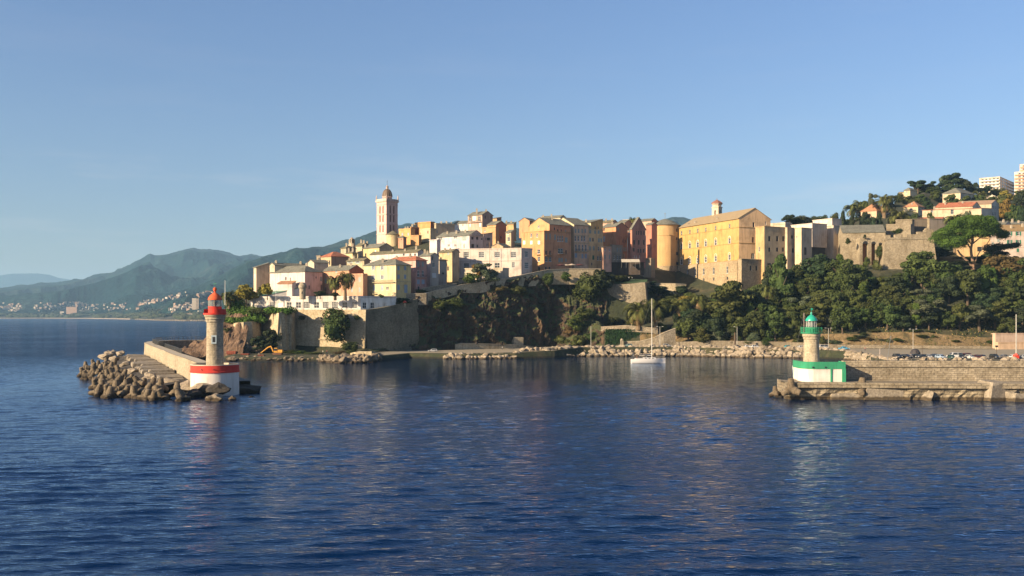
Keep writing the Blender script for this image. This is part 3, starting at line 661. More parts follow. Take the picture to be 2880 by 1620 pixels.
H('convent', 'large pinkish white convent block with grey hipped roof left of the palms', 1, 213, 570, 748, 955, 1210, 430, 36, None, 'hip', 3.0, PINKW, (.64, .42, .33), WL=[((377,), (1026,), 14, 34, 'd'), ((421,), (1035,), 8, 40, 'd')],
  WR=[((686,), (1015,), 12, 22, 'd'), ((735,), (1030,), 20, 44, 'c', M_SHGRY), ((616,), (1115,), 14, 40, 'd'), ((738,), (1120,), 14, 60, 'c', M_SHBRN)], cat='convent', chim=((.2, .5, 1), ))
H('shed', 'low ochre tiled lean-to shed against the convent wall', 1, 290, 440, 458, 1078, 1140, 428, 20, None, 'shed', 1.2, PINKW, None, M_OCHRT, group=None, cat='shed', over=.3)
H('house', 'small beige house with two dark openings between convent and red roofed school', 1, 600, 664, 808, 862, 960, 446, 38, 60, 'gy', 2.4, (.66, .56, .42), (.52, .42, .30), WR=[((682, 700), (905,), 14, 28, 'd')])
H('schoolhouse', 'brown building with bright red tiled hip roof and arched loggia windows', 1, 735, 838, 1022, 800, 905, 458, 42, 50, 'hip', 4.6, (.58, .46, .28), (.34, .21, .14), M_TERRA, WL=[((752, 772, 798, 822), (864,), 13, 46, 'd')], cat='schoolhouse')
H('house', 'narrow grey roofed annex left of the red tiled hip roof', 1, 690, 728, 760, 796, 860, 466, 40, None, 'flat', 0, (.36, .30, .22), None, WL=[((716,), (832,), 14, 38, 'd')])
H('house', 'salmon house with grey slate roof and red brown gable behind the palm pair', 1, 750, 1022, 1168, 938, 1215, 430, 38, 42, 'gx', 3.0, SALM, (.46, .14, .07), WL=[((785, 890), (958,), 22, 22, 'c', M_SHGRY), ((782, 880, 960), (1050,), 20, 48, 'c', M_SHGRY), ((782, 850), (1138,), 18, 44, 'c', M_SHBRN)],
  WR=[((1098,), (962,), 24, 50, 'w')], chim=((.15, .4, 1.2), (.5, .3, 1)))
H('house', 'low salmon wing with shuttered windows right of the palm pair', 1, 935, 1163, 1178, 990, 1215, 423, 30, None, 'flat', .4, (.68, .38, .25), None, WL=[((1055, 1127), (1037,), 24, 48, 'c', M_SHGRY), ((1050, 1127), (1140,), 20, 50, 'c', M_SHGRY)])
H('villa', 'bright yellow villa with hipped grey roof and thin balcony above the bastion', 1, 1172, 1498, 1652, 885, 1235, 420, 30, 44, 'hip', 3.2, YELP, (.56, .43, .20), WL=[((1268, 1358), (918, 1012), 17, 40, 'o', M_SHBLU), ((1192,), (1012,), 12, 38, 'c', M_SHBLU), ((1195, 1275, 1357), (1122,), 22, 56, 'c', M_SHBLU), ((1412,), (1126,), 26, 32, 'w')],
  WR=[((1525, 1592), (920, 1008), 24, 44, 'c', M_SHBLU), ((1525,), (1115,), 26, 54, 'c', M_SHBLU), ((1600,), (1130,), 34, 84, 'c', M_SHBLU)], balc=((1175, 1490, 1062, 'L'), (1240, 1310, 1180, 'L')), bands=((1060, 'R'),), chim=((.95, .5, .9), (.5, .2, 1.6)), cat='villa')
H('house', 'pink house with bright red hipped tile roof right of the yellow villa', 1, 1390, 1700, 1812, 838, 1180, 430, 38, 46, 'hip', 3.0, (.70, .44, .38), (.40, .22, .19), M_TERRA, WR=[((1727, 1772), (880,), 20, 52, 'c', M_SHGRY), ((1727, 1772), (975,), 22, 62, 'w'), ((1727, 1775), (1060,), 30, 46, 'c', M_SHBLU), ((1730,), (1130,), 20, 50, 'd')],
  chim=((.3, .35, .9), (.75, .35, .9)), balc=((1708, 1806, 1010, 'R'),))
# ---- crest and slope left of the centre
H('house', 'long white house under a low olive slate roof behind the red hipped roof', 11, 1003, 2215, 2390, 800, 1000, 452, 38, None, 'gx', 3.4, PINKW, None, M_LAUZE2, WL=[((1862, 2030, 2150), (872,), 46, 56, 'd')], chim=((.3, .3, .7), (.55, .25, .7), (.1, .5, 1.2)))
H('house', 'small stone cottage with olive slate roof left of the yellow villa roof', 11, 408, 852, 1005, 1012, 1140, 440, 38, None, 'gx', 3.0, (.56, .46, .30), (.38, .28, .18), M_LAUZE2, WL=[((495, 690), (1068,), 70, 50, 'o', M_SHGRY)], chim=((.9, .2, .8), (.8, .6, 1.2)))
H('house', 'pale yellow house with big blank brown gable below the bell tower', 11, 826, 1237, 1592, 682, 880, 488, 42, 56, 'gx', 4.2, (.70, .58, .30), (.44, .33, .21), WL=[((905, 1025), (735,), 30, 70, 'c', M_CREAM), ((1140,), (785,), 40, 50, 'c', M_WHITE)], chim=((.95, .1, 1.4), (.1, .4, .8)))
H('house', 'stone house under the little spire at the left end of the ridge', 11, 258, 395, 640, 705, 860, 512, 40, None, 'hip', 1.6, (.50, .43, .31), (.36, .28, .19), M_LAUZE2, WR=[((440, 560), (770,), 30, 36, 'd')], chim=((.3, .2, 1.6), (.2, .8, 1.8)))
H('house', 'ochre cottage tucked below the little spire', 11, 390, 560, 660, 830, 905, 490, 42, None, 'hip', 1.2, (.66, .55, .30), None, M_LAUZE2, chim=((.2, .3, 1.8), (.8, .3, 1.8)))
H('house', 'stepped cream house with chimneys above the pale yellow house', 11, 640, 800, 1000, 640, 760, 520, 40, None, 'gx', 2.2, (.58, .50, .34), (.34, .26, .18), M_LAUZE2, chim=((.1, .3, 1.6), (.9, .6, 2), (.2, .8, 1.6)))
H('house', 'orange house with white roof terrace right of the bell tower', 11, 1735, 2035, 2060, 235, 530, 546, 28, 50, 'flat', .5, (.72, .42, .17), None, WL=[((1825, 1975), (350,), 36, 70, 'c', M_SHBLU), ((1790,), (470,), 30, 60, 'c', M_SHBRN)], chim=((.55, .3, 1.2), (.35, .3, 1.2)))
H('house', 'narrow salmon house with hung washing below the orange roof terrace', 11, 1722, 1850, 1900, 430, 560, 538, 30, None, 'hip', 1.0, (.66, .36, .24), None, WL=[((1800,), (480,), 30, 30, 'd')])
H('house', 'dark maroon house wedged between two orange houses on the crest', 11, 2020, 2052, 2252, 185, 395, 548, 40, 50, 'flat', .3, (.60, .34, .16), (.26, .075, .055), chim=((.4, .2, 1.4), (.5, .5, 1.8), (.5, .8, 1.4)))
H('house', 'ochre house front below the dark maroon house', 11, 2035, 2245, 2262, 390, 530, 541, 25, None, 'flat', .2, (.62, .36, .17), None)
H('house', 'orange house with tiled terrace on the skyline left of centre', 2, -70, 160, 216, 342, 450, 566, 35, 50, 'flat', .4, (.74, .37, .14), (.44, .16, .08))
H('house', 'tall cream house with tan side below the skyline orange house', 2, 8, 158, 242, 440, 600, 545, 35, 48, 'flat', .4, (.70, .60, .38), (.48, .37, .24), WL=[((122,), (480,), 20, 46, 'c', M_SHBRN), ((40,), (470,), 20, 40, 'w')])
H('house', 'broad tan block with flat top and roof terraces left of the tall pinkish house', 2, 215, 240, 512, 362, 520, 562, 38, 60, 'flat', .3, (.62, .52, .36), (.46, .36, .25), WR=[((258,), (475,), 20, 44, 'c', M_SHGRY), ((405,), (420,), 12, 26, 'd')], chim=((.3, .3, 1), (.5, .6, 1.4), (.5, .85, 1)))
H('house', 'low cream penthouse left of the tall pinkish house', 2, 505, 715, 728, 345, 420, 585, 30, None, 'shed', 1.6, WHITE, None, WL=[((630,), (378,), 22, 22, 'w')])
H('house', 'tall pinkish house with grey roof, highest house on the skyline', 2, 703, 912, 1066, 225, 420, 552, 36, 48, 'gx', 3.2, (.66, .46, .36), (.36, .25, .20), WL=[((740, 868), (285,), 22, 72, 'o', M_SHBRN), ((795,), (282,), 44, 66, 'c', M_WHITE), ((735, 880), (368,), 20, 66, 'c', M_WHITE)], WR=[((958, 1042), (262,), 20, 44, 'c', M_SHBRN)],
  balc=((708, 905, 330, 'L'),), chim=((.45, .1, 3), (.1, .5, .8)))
H('house', 'orange house behind and right of the tallest pinkish house', 2, 1062, 1125, 1192, 278, 330, 575, 35, None, 'shed', 1.0, (.66, .38, .20), (.36, .2, .13))
H('house', 'large white house with wide grey gable and two attic windows', 2, 248, 728, 930, 522, 720, 484, 38, 46, 'gx', 5.2, (.76, .67, .66), (.56, .45, .40), WL=[((300,), (577,), 58, 38, 'w'), ((425,), (582,), 26, 78, 'c', M_SHGRY), ((523,), (560,), 54, 34, 'w'), ((652,), (568,), 56, 70, 'c', M_SHGRY), ((425, 520), (675,), 30, 34, 'w'), ((650,), (682,), 28, 64, 'c', M_SHGRY)],
  WR=[((770, 840), (568,), 32, 42, 'd'), ((905,), (580,), 28, 22, 'd'), ((775,), (680,), 42, 56, 'd'), ((843,), (682,), 24, 44, 'd')], chim=((.25, .3, 1.2), (.5, .25, 1.4), (.8, .3, 1)), balc=((735, 925, 520, 'R'),))
H('house', 'pink rear wing with wide dark loggia right of the grey gable', 2, 925, 937, 1062, 510, 705, 494, 38, 50, 'shed', 1.0, (.66, .5, .46), (.55, .41, .35), WR=[((1005,), (580,), 50, 40, 'd'), ((960,), (575,), 12, 34, 'd'), ((985,), (665,), 20, 40, 'w')])
H('house', 'low white terrace wing at the left foot of the large white house', 2, 145, 252, 262, 600, 720, 480, 34, None, 'flat', .2, (.76, .67, .66), None)
H('house', 'orange house with dark grey roof and tall red brown side', 2, 985, 1112, 1262, 368, 680, 508, 36, 46, 'gx', 3.0, (.68, .38, .18), (.46, .17, .09), WL=[((1030,), (448,), 30, 34, 'c', M_SHGRY), ((940,), (460,), 20, 30, 'c', M_SHGRY)], WR=[((1142,), (542,), 34, 42, 'c', M_SHGRY), ((1188,), (556,), 18, 38, 'd')], bands=((480, 'L'),))
H('house', 'low orange house filling the gap below the tall orange one', 2, 910, 1108, 1118, 412, 560, 503, 32, None, 'flat', .2, (.66, .40, .20), None, WL=[((952,), (460,), 22, 30, 'w')])
H('house', 'ochre terrace house on the skyline right of centre', 2, 1215, 1368, 1402, 358, 480, 545, 32, None, 'shed', 1.2, (.66, .42, .20), None, chim=((.3, .3, 1), (.8, .5, 1.2)))
H('house', 'narrow beige house squeezed against the big orange block', 2, 1255, 1332, 1350, 480, 680, 490, 35, None, 'shed', 1.4, (.62, .50, .36), None, WL=[((1298,), (582,), 36, 60, 'w'), ((1290,), (500,), 30, 26, 'w')])
H('house', 'yellow brown house with mossy roof beside the long white hall', 2, 282, 475, 578, 765, 1150, 458, 40, 50, 'gx', 4.4, (.66, .50, .28), (.56, .38, .22), M_LAUZE2, WL=[((418,), (795,), 30, 40, 'c', M_SHGRY), ((415,), (1010,), 24, 60, 'd')], chim=((.7, .3, 1), (.3, .3, .8)))
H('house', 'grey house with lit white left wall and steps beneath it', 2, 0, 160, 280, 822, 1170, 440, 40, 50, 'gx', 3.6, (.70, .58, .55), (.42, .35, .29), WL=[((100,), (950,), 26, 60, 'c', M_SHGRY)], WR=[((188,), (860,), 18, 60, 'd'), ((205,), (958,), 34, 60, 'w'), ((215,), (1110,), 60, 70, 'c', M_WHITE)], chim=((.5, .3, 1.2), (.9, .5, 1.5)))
H('house', 'small brown roofed house with tall grey shutters', 2, 276, 290, 395, 888, 1160, 452, 38, 55, 'hip', 1.6, (.50, .42, .34), (.44, .37, .30), M_LAUZE2, WR=[((300,), (952,), 26, 80, 'c', M_SHGRY), ((345,), (1080,), 30, 30, 'd')])
# ---- long hall and the row above the cliff
H('hall', 'long white two storey hall with big barred windows above the cliff', 2, 578, 1482, 1640, 722, 1135, 462, 14, 52, 'flat', .15, (.74, .63, .56), (.56, .44, .38), WL=[((678, 900, 1130, 1366), (810, ), 78, 84, 'g'), ((680, 905), (970,), 80, 76, 'g'), ((1130,), (965,), 76, 76, 'w'), ((1366,), (957,), 42, 82, 'g')],
  WR=[((1556,), (800,), 52, 86, 'g'), ((1560,), (965,), 60, 88, 'g'), ((1618,), (985,), 26, 60, 'd')], group=None, cat='hall', bands=((900, 'L'),), chim=())
H('shed', 'small cream garage with flat roof in front of the long white hall', 2, 648, 830, 850, 1015, 1160, 448, 14, None, 'flat', .1, (.70, .60, .44), None, group=None, cat='garage', ext=1.5)
H('porch', 'beige entrance porch with balcony in front of the long white hall', 2, 1075, 1210, 1300, 1015, 1130, 452, 14, 40, 'flat', .3, (.68, .57, .42), None, group=None, cat='porch', ext=1.5, WL=[((1100, 1145), (1082,), 24, 70, 'd')])
H('house', 'peach pediment house front peeking over the long white hall', 2, 1050, 1215, 1325, 688, 740, 470, 14, 40, 'gy', 2.8, (.66, .48, .30), None, M_LAUZE, over=.4, chim=((.5, .1, .6),))
H('apartment_house', 'big bright orange house, largest and leftmost of the cliff top row', 3, -170, 157, 548, 465, 1065, 478, 42, 54, 'flat', 0, (.68, .36, .16), (.48, .23, .12), WL=[((-135, -30, 80), (632,), 36, 54, 'c', M_WHITE), ((-30, -110 + 165), (525,), 26, 54, 'w'), ((78,), (762,), 40, 60, 'w'), ((80,), (872,), 36, 66, 'w'), ((80,), (1025,), 32, 80, 'd')],
  WR=[((190, 245), (545,), 20, 88, 'c', M_SHGRY), ((318,), (555,), 26, 82, 'c', M_SHGRY), ((360, 392, 424), (575,), 22, 84, 'w'), ((480,), (595,), 40, 76, 'c', M_SHGRY), ((190, 245), (785,), 24, 72, 'd'), ((395,), (755,), 74, 74, 'w'), ((478,), (770,), 22, 60, 'd'), ((190, 245), (875,), 40, 70, 'w'), ((380, 415), (885,), 30, 62, 'c', M_SHGRY), ((475,), (890,), 24, 50, 'c', M_SHGRY), ((185, 238), (1015,), 26, 66, 'd')], balc=((170, 265, 815, 'R'), (350, 440, 790, 'R'), (50, 105, 805, 'L')), cat='apartment house', bands=((470, 'R'), (468, 'L')), group='cliff top row')
H('apartment_house', 'set back orange attic storey with gable above the big orange house', 3, -60, 235, 545, 365, 470, 483, 42, 54, 'gy', 3.6, (.68, .38, .18), (.46, .23, .13), WL=[((0, 78), (400,), 26, 36, 'w')], WR=[((310,), (430,), 22, 40, 'd'), ((355, 408), (460,), 20, 50, 'd'), ((470,), (470,), 20, 44, 'c', M_SHGRY)], cat='attic storey', group='cliff top row', chim=((.6, .2, 1.2), (.4, .5, 1)), ext=1)
H('apartment_house', 'pink orange gabled house peeking over the left of the big orange house', 2, 1450, 1600, 1720, 315, 420, 500, 34, None, 'gy', 2.6, (.70, .34, .18), None, WL=[((1540,), (325,), 50, 30, 'c', M_SHBLU)], cat='house', group='cliff top row')
H('house', 'cream houses roof with lantern and white parapets behind the orange attic', 3, 90, 395, 470, 262, 330, 530, 30, 48, 'gx', 1.4, (.66, .56, .40), (.44, .34, .22), WL=[((160, 330), (285,), 24, 34, 'd')], chim=((.9, .3, .8), (.5, .3, 1)), group='cliff top row')
H('apartment_house', 'peach tall house with four rows of grey shutters and pale yellow gable', 3, 280, 592, 803, 372, 935, 494, 46, 56, 'gy', 4.2, (.74, .60, .38), (.60, .38, .25), WL=[((410,), (360,), 26, 60, 'c', M_SHGRY)],
  WR=[((615, 660, 712, 757), (462,), 24, 60, 'c', M_SHGRY), ((613, 657, 707, 745), (572,), 24, 76, 'w'), ((620, 668, 718, 765), (708,), 24, 92, 'w'), ((620,), (820,), 34, 66, 'c', M_SHBLU), ((715, 765), (830,), 26, 66, 'c', M_SHBLU), ((812 - 30,), (830,), 20, 60, 'w')], bands=((640, 'R'), (530, 'R')), balc=((600, 785, 755, 'R'),), cat='apartment house', group='cliff top row')
H('apartment_house', 'ochre tall house right of the peach one with stepped top floor', 3, 560, 806, 1015, 440, 940, 500, 46, 56, 'flat', 0, (.70, .56, .34), (.58, .38, .20), WR=[((828,), (475,), 30, 50, 'c', M_SHGRY), ((900, 950), (480,), 28, 50, 'c', M_SHGRY), ((828,), (590,), 30, 56, 'c', M_SHGRY), ((870,), (590,), 22, 54, 'd'), ((955, 990), (600,), 28, 60, 'c', M_SHGRY), ((825, 880), (716,), 26, 62, 'c', M_SHGRY), ((950, 985), (722,), 22, 60, 'w'), ((820,), (838,), 24, 54, 'c', M_SHBRN), ((873,), (850,), 28, 64, 'c', M_SHGRN), ((940, 978), (860,), 26, 60, 'w'), ((812 + 40,), (965 - 20,), 18, 40, 'd')], cat='apartment house', group='cliff top row')
H('apartment_house', 'set back top floor with cream side above the ochre tall house', 3, 490, 838, 1012, 340, 445, 504, 46, 56, 'shed', 2.2, (.74, .58, .36), (.55, .33, .13), WR=[((905, 950), (415,), 14, 34, 'd')], cat='top floor', group='cliff top row', ext=1, chim=((.3, .2, 1.2), (.6, .4, 1)))
H('house', 'small low pink house wedged right of the ochre tall house', 3, 1005, 1018, 1137, 702, 915, 497, 46, 56, 'shed', .8, (.66, .38, .27), (.60, .35, .26), WR=[((1045,), (735,), 18, 34, 'w'), ((1045, 1110), (840,), 20, 60, 'c', M_SHGRY), ((1110,), (740,), 18, 34, 'w')], group='cliff top row')
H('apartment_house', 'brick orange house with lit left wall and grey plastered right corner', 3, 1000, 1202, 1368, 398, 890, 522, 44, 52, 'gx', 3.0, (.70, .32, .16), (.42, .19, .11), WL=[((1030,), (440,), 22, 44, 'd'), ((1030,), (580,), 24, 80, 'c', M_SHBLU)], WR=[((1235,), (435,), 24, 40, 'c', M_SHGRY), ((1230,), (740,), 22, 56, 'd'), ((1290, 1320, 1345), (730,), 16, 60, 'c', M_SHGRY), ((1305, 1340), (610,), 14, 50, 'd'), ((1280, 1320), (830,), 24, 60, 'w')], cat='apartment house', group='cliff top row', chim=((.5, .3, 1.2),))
H('house', 'lower grey green house at the foot of the brick orange house', 3, 1120, 1142, 1300, 668, 905, 515, 44, 54, 'flat', 0, (.40, .30, .22), (.30, .25, .19), WR=[((1180,), (700,), 20, 60, 'd'), ((1225, 1265), (740,), 20, 60, 'c', M_SHGRY), ((1180, 1225, 1265), (850,), 20, 60, 'w')], group='cliff top row')
H('house', 'pink house under a long mossy roof on the skyline right of centre', 3, 830, 1142, 1228, 335, 420, 562, 34, 50, 'gx', 3.6, (.66, .40, .30), (.46, .24, .17), M_LAUZE2, chim=((.35, .3, 1.2), (.55, .3, 1), (.1, .4, .8)), group='cliff top row')
H('house', 'long flat roofed cream house on the skyline left of the round tower', 3, 1305, 1552, 1575, 295, 400, 590, 26, None, 'flat', 0, (.68, .52, .32), None, group='cliff top row')
H('house', 'dark roofed pink house below the skyline palm', 3, 1220, 1330, 1440, 345, 420, 560, 36, None, 'gx', 2.0, (.60, .40, .28), (.38, .22, .15), group='cliff top row')
H('house', 'dark red gabled house with many small windows facing the harbour', 3, 1425, 1437, 1634, 425, 865, 515, 46, 58, 'gx', 6.2, (.48, .22, .15), (.34, .17, .135), WR=[((1505, 1535, 1572, 1612), (490,), 17, 62, 'd'), ((1470, 1538, 1610), (628,), 26, 72, 'd'), ((1465,), (735,), 28, 56, 'd'), ((1530, 1566, 1608), (750,), 24, 60, 'd'), ((1470, 1500, 1545), (835,), 14, 36, 'w')], group='cliff top row')
H('house', 'vivid red house with gabled top between dark red house and round tower', 3, 1640, 1722, 1802, 370, 870, 545, 38, 50, 'gx', 3.4, (.56, .24, .16), (.42, .18, .13), WL=[((1660,), (700,), 40, 90, 'w'), ((1660,), (820,), 36, 60, 'w')], group='cliff top row')
H('house', 'white gabled upper house behind the vivid red one', 3, 1560, 1722, 1800, 310, 400, 560, 38, 50, 'gx', 2.0, (.66, .48, .36), (.46, .18, .12), group='cliff top row')
H('house', 'salmon link building behind the dark red gabled house', 3, 1372, 1432, 1450, 460, 890, 535, 36, 50, 'shed', 1, (.62, .34, .24), (.30, .16, .11), group='cliff top row', WL=[((1400,), (480,), 20, 30, 'w')])
H('restaurant', 'dark terrace restaurant with white awning between row and round tower', 3, 1020, 1555, 1612, 925, 1045, 505, 8, 50, 'flat', 0, (.075, .055, .045), (.05, .04, .035), group=None, cat='restaurant', ext=2)  # near-black wall colour paints in the shade on the terrace
H('stone_block', 'tan stone retaining block between the dark restaurant and the round tower', 3, 1555, 1712, 1720, 870, 1060, 520, 10, 55, 'flat', .2, (.44, .33, .22), None, group=None, cat='retaining wall', WL=[((1650, 1690), (900,), 18, 40, 'd')], ext=3)
# ------------------------------------------------------------------ landmarks: bell tower, palace, round tower, forts
def cathedral():
    D = 562; cxm = cx(1, 1398); s = F / D
    X = PX(cxm, D); zb = ZY(688, D); Z = lambda y: ZY(cy(1, y), D) - zb
    t = thing('bell_tower', 'tall slender pink bell tower with arched openings and dark ribbed dome', 'bell tower', (X, D + 5, zb), R(-42))
    h = 4.35; wallc = plaster((.74, .52, .44), .25)
    mb = MB(); z0, z1 = -6, Z(245)
    for (a, b) in (((-1, -1), (1, -1)), ((1, -1), (1, 1)), ((1, 1), (-1, 1)), ((-1, 1), (-1, -1))):
        o = (a[0] * h, a[1] * h); d = (b[0] - a[0], b[1] - a[1]); d = (d[0] / 2, d[1] / 2); inn = (-d[1], d[0])
        holes = []
        for (yt, yb) in ((290, 362), (385, 448), (488, 553)):
            for u in (h - 1.35, h + 1.35): holes.append((u - .55, Z(yb), u + .55, Z(yt)))
        wallface(mb, o, d, 2 * h, z0, z1, holes, inn, 0, .9)
    mb.face([(-h, -h, z1), (h, -h, z1), (h, h, z1), (-h, h, z1)])
    mb.build('shaft', wallc, t)
    for (yt, yb) in ((290, 362), (385, 448), (488, 553)):
        for k in range(4):
            a = k * math.pi / 2
            for u in (-1.35, 1.35):
                w_ = MB(); hh = Z(yt) - Z(yb); w_.box(-.56, .35, 0, .56, .5, hh, 0)
                for q in range(5): w_.box(-.5, .2, .2 + q * hh / 5, .5, .34, .35 + q * hh / 5, 0)
                n = 8
                for q in range(n):
                    a0, a1 = math.pi * q / n, math.pi * (q + 1) / n
                    w_.face([(math.cos(a0) * .56, -.02, hh + math.sin(a0) * .56), (math.cos(a1) * .56, -.02, hh + math.sin(a1) * .56), (0, -.02, hh)], 0)
                wo = w_.build('louvre_opening', M_SHBRN, t)
                wo.location = (math.cos(a) * u + math.sin(a) * h, math.sin(a) * u - math.cos(a) * h, Z(yb)); wo.rotation_euler = (0, 0, a)
    for i, y in enumerate((374, 475, 575, 272)):
        b = MB(); z = Z(y); e = h + .22; b.box(-e, -e, z, e, e, z + .35); b.build('string_course', plaster((.70, .48, .41)), t)
    b = MB(); z = Z(245); b.box(-h - .35, -h - .35, z, h + .35, h + .35, z + .4); b.box(-h - .65, -h - .65, z + .4, h + .65, h + .65, z + .8)
    for s_ in (-1, 1):
        b.box(-h - .3, s_ * (h + .2) - .15, z + .8, h + .3, s_ * (h + .2) + .15, z + 1.9); b.box(s_ * (h + .2) - .15, -h, z + .8, s_ * (h + .2) + .15, h, z + 1.9)
    b.build('cornice', plaster((.74, .55, .46)), t)
    for sx in (-1, 1):
        for sy in (-1, 1):
            p = MB(); p.lathe(sx * (h + .1), sy * (h + .1), [(.45, z + .8), (.45, z + 2.2), (.28, z + 2.5), (.38, z + 3.0), (.12, z + 4.2), (.01, z + 4.7)], 8); p.build('pinnacle', plaster((.66, .50, .42)), t)
    zl = Z(222); zd = Z(185)
    b = MB(); b.lathe(0, 0, [(2.75, z + .8), (2.75, zd - .2), (3.1, zd - .2), (3.1, zd + .2), (2.7, zd + .2)], 8); b.build('drum', wallc, t)
    for k in range(8):
        a = R(22.5 + 45 * k); w_ = MB(); w_.box(-.4, -.05, 0, .4, .1, 2.2); wo = w_.build('drum_window', M_SHBRN, t); r = 2.75 * math.cos(R(22.5)) + .02
        wo.location = (math.cos(a) * r, math.sin(a) * r, zl - .6); wo.rotation_euler = (0, 0, a + math.pi / 2)
    b = MB(); pr = [(2.95 * math.cos(R(q)), zd + .2 + 4.6 * math.sin(R(q))) for q in range(0, 86, 9)]; b.lathe(0, 0, pr, 16)
    for k in range(8):
        a = R(45 * k)
        for (r0, z0_), (r1, z1_) in zip(pr, pr[1:]): b.tube((r0 * math.cos(a), r0 * math.sin(a), z0_), (r1 * math.cos(a), r1 * math.sin(a), z1_), .14, seg=4)
    dm = b.build('dome', plain('dome_tiles', (.17, .115, .075), .7), t)
    b = MB(); zt = zd + 4.7; b.lathe(0, 0, [(.75, zt), (.75, zt + 1.2), (.95, zt + 1.3), (.5, zt + 1.8), (.1, zt + 2.4)], 8); b.build('lantern', plaster((.66, .5, .42)), t)
    b = MB(); b.tube((0, 0, zt + 2.2), (0, 0, zt + 5.2), .07); b.box(-.45, -.05, zt + 4.2, .45, .05, zt + 4.35); b.build('cross', M_BLACK, t)
cathedral()
def apse():
    D = 548; X = PX(cx(11, 1570), D); zb = ZY(cy(11, 520), D); Z = lambda y: ZY(cy(11, y), D) - zb
    t = thing('church_apse', 'round yellow church apse with conical slate roof at the foot of the bell tower', 'apse', (X, D + 4, zb)); r = 3.9
    b = MB(); b.lathe(0, 0, [(r, -6), (r, Z(365)), (r + .3, Z(362)), (r + .3, Z(355)), (r, Z(355))], 28); b.build('wall', plaster((.70, .58, .34)), t)
    b = MB(); b.lathe(0, 0, [(r + .5, Z(355)), (r + .5, Z(350)), (.3, Z(245)), (0, Z(242))], 24); b.build('roof', M_LAUZE2, t)
apse()
def spire():
    D = 520; X = PX(cx(11, 492), D); zb = ZY(cy(11, 700), D); Z = lambda y: ZY(cy(11, y), D) - zb
    t = thing('small_belfry', 'thin weathered stone belfry standing over the left end of the town', 'belfry', (X, D + 6, zb), R(-40)); 
    b = MB(); b.box(-1.35, -1.35, -5, 1.35, 1.35, Z(590)); b.box(-1.15, -1.15, Z(590), 1.15, 1.15, Z(490)); b.box(-1.4, -1.4, Z(490), 1.4, 1.4, Z(484)); b.box(-1.0, -1.0, Z(484), 1.0, 1.0, Z(455)); b.build('shaft', plaster((.52, .42, .30), .5), t)
    b = MB(); b.lathe(0, 0, [(1.3, Z(455)), (1.0, Z(440)), (.5, Z(420)), (.15, Z(405))], 8); b.build('spire_cap', plaster((.50, .38, .27)), t)
    for k in range(4):
        w_ = MB(); w_.box(-.35, -.03, 0, .35, .05, 2.2); wo = w_.build('bell_opening', M_DARK, t); a = k * math.pi / 2
        wo.location = (math.sin(a) * 1.16, -math.cos(a) * 1.16, Z(555)); wo.rotation_euler = (0, 0, a)
spire()
# ---- governors' palace
PY = (.62, .385, .135)
pal, pi_ = H('palace', 'long yellow palace with rows of arched windows rising over the trees', 4, 540, 1240, 1608, 303, 800, 505, 68.5, None, 'gx', 5.6, PY, (.62, .42, .24), plain('palace_roof_tiles', (.36, .27, .155), .9),
  WL=[((568, 665, 757, 851, 967, 1129), (382,), 18, 52, 'w', None, 'c'), ((568, 665, 757, 851, 967, 1129), (557,), 25, 62, 'a', None, 'c'), ((568, 665, 757, 851, 967, 1129), (752,), 25, 62, 'a', None, 'c')],
  WR=[((1402,), (555,), 24, 66, 'c', M_SHBRN, 'c'), ((1402,), (745,), 36, 66, 'w', None, 'c'), ((1412,), (375,), 24, 58, 'd', None, 'c'), ((1555,), (350,), 14, 40, 'w', None, 'c')], bands=((415, 'L'), (597, 'L'), (797, 'L'), (415, 'R'), (600, 'R')), group=None, cat='palace', ext=14, over=.7,
  chim=((.42, .15, 1.2), (.78, .12, 1.2), (.9, .12, .8)))
def palace_base():
    C, a, b, A, B = (pi_[k] for k in 'C a b A B'.split()); zb = pi_['zb']; top = ZY(cy(4, 806), 505) - zb; lo = -32; mb = MB(); ou = (-b.x, -b.y); orr = (-a.x, -a.y)
    f = lambda u, v, z: (a.x * u + b.x * v, a.y * u + b.y * v, z)
    holes = []
    tl = lambda s: (C.x - s * 505) / (math.cos(R(68.5)) + s * math.sin(R(68.5)))
    ws = []
    for x in (562, 656, 746, 843, 960, 1120):
        u = tl((cx(4, x) - CX) / F); Dq = (C + a * u).y
        for y, w_, h_ in ((900, 1.7, 3.6), (1000, 1.5, 1.6)):
            if y == 1000 and x == 562: continue
            z = ZY(cy(4, y), 505) - zb; holes.append((u - w_ / 2, z - h_ / 2, u + w_ / 2, z + h_ / 2)); ws.append((u, z - h_ / 2, w_, h_))
    o = (ou[0] * .9, ou[1] * .9)
    wallface(mb, o, a, A, lo, top, holes, (b.x, b.y), 0, .8)
    pt = lambda k, z: (o[0] + a.x * k, o[1] + a.y * k, z)
    mb.face([pt(0, top), pt(A, top), (a.x * A, a.y * A, top + .5), (0, 0, top + .5)])
    for k in (0, A): mb.face([pt(k, lo), pt(k, top), f(k, 8, top), f(k, 8, lo)])
    mb.face([f(0, -.9, lo), f(0, B, lo), f(0, B, top - 1), f(0, -.9, top - 1)])
    mb.build('stone_base', stone('palace_base_stone', (.50, .39, .25), (.44, .34, .21), .75, 1.4, .8), pal)
    for (u, z, w_, h_) in ws:
        me, _ = win_meshes(w_, h_, 'w' if h_ > 2 else 'd', None); link('window', me, pal, (o[0] + a.x * u, o[1] + a.y * u, z), math.atan2(-a.y, -a.x))
palace_base()
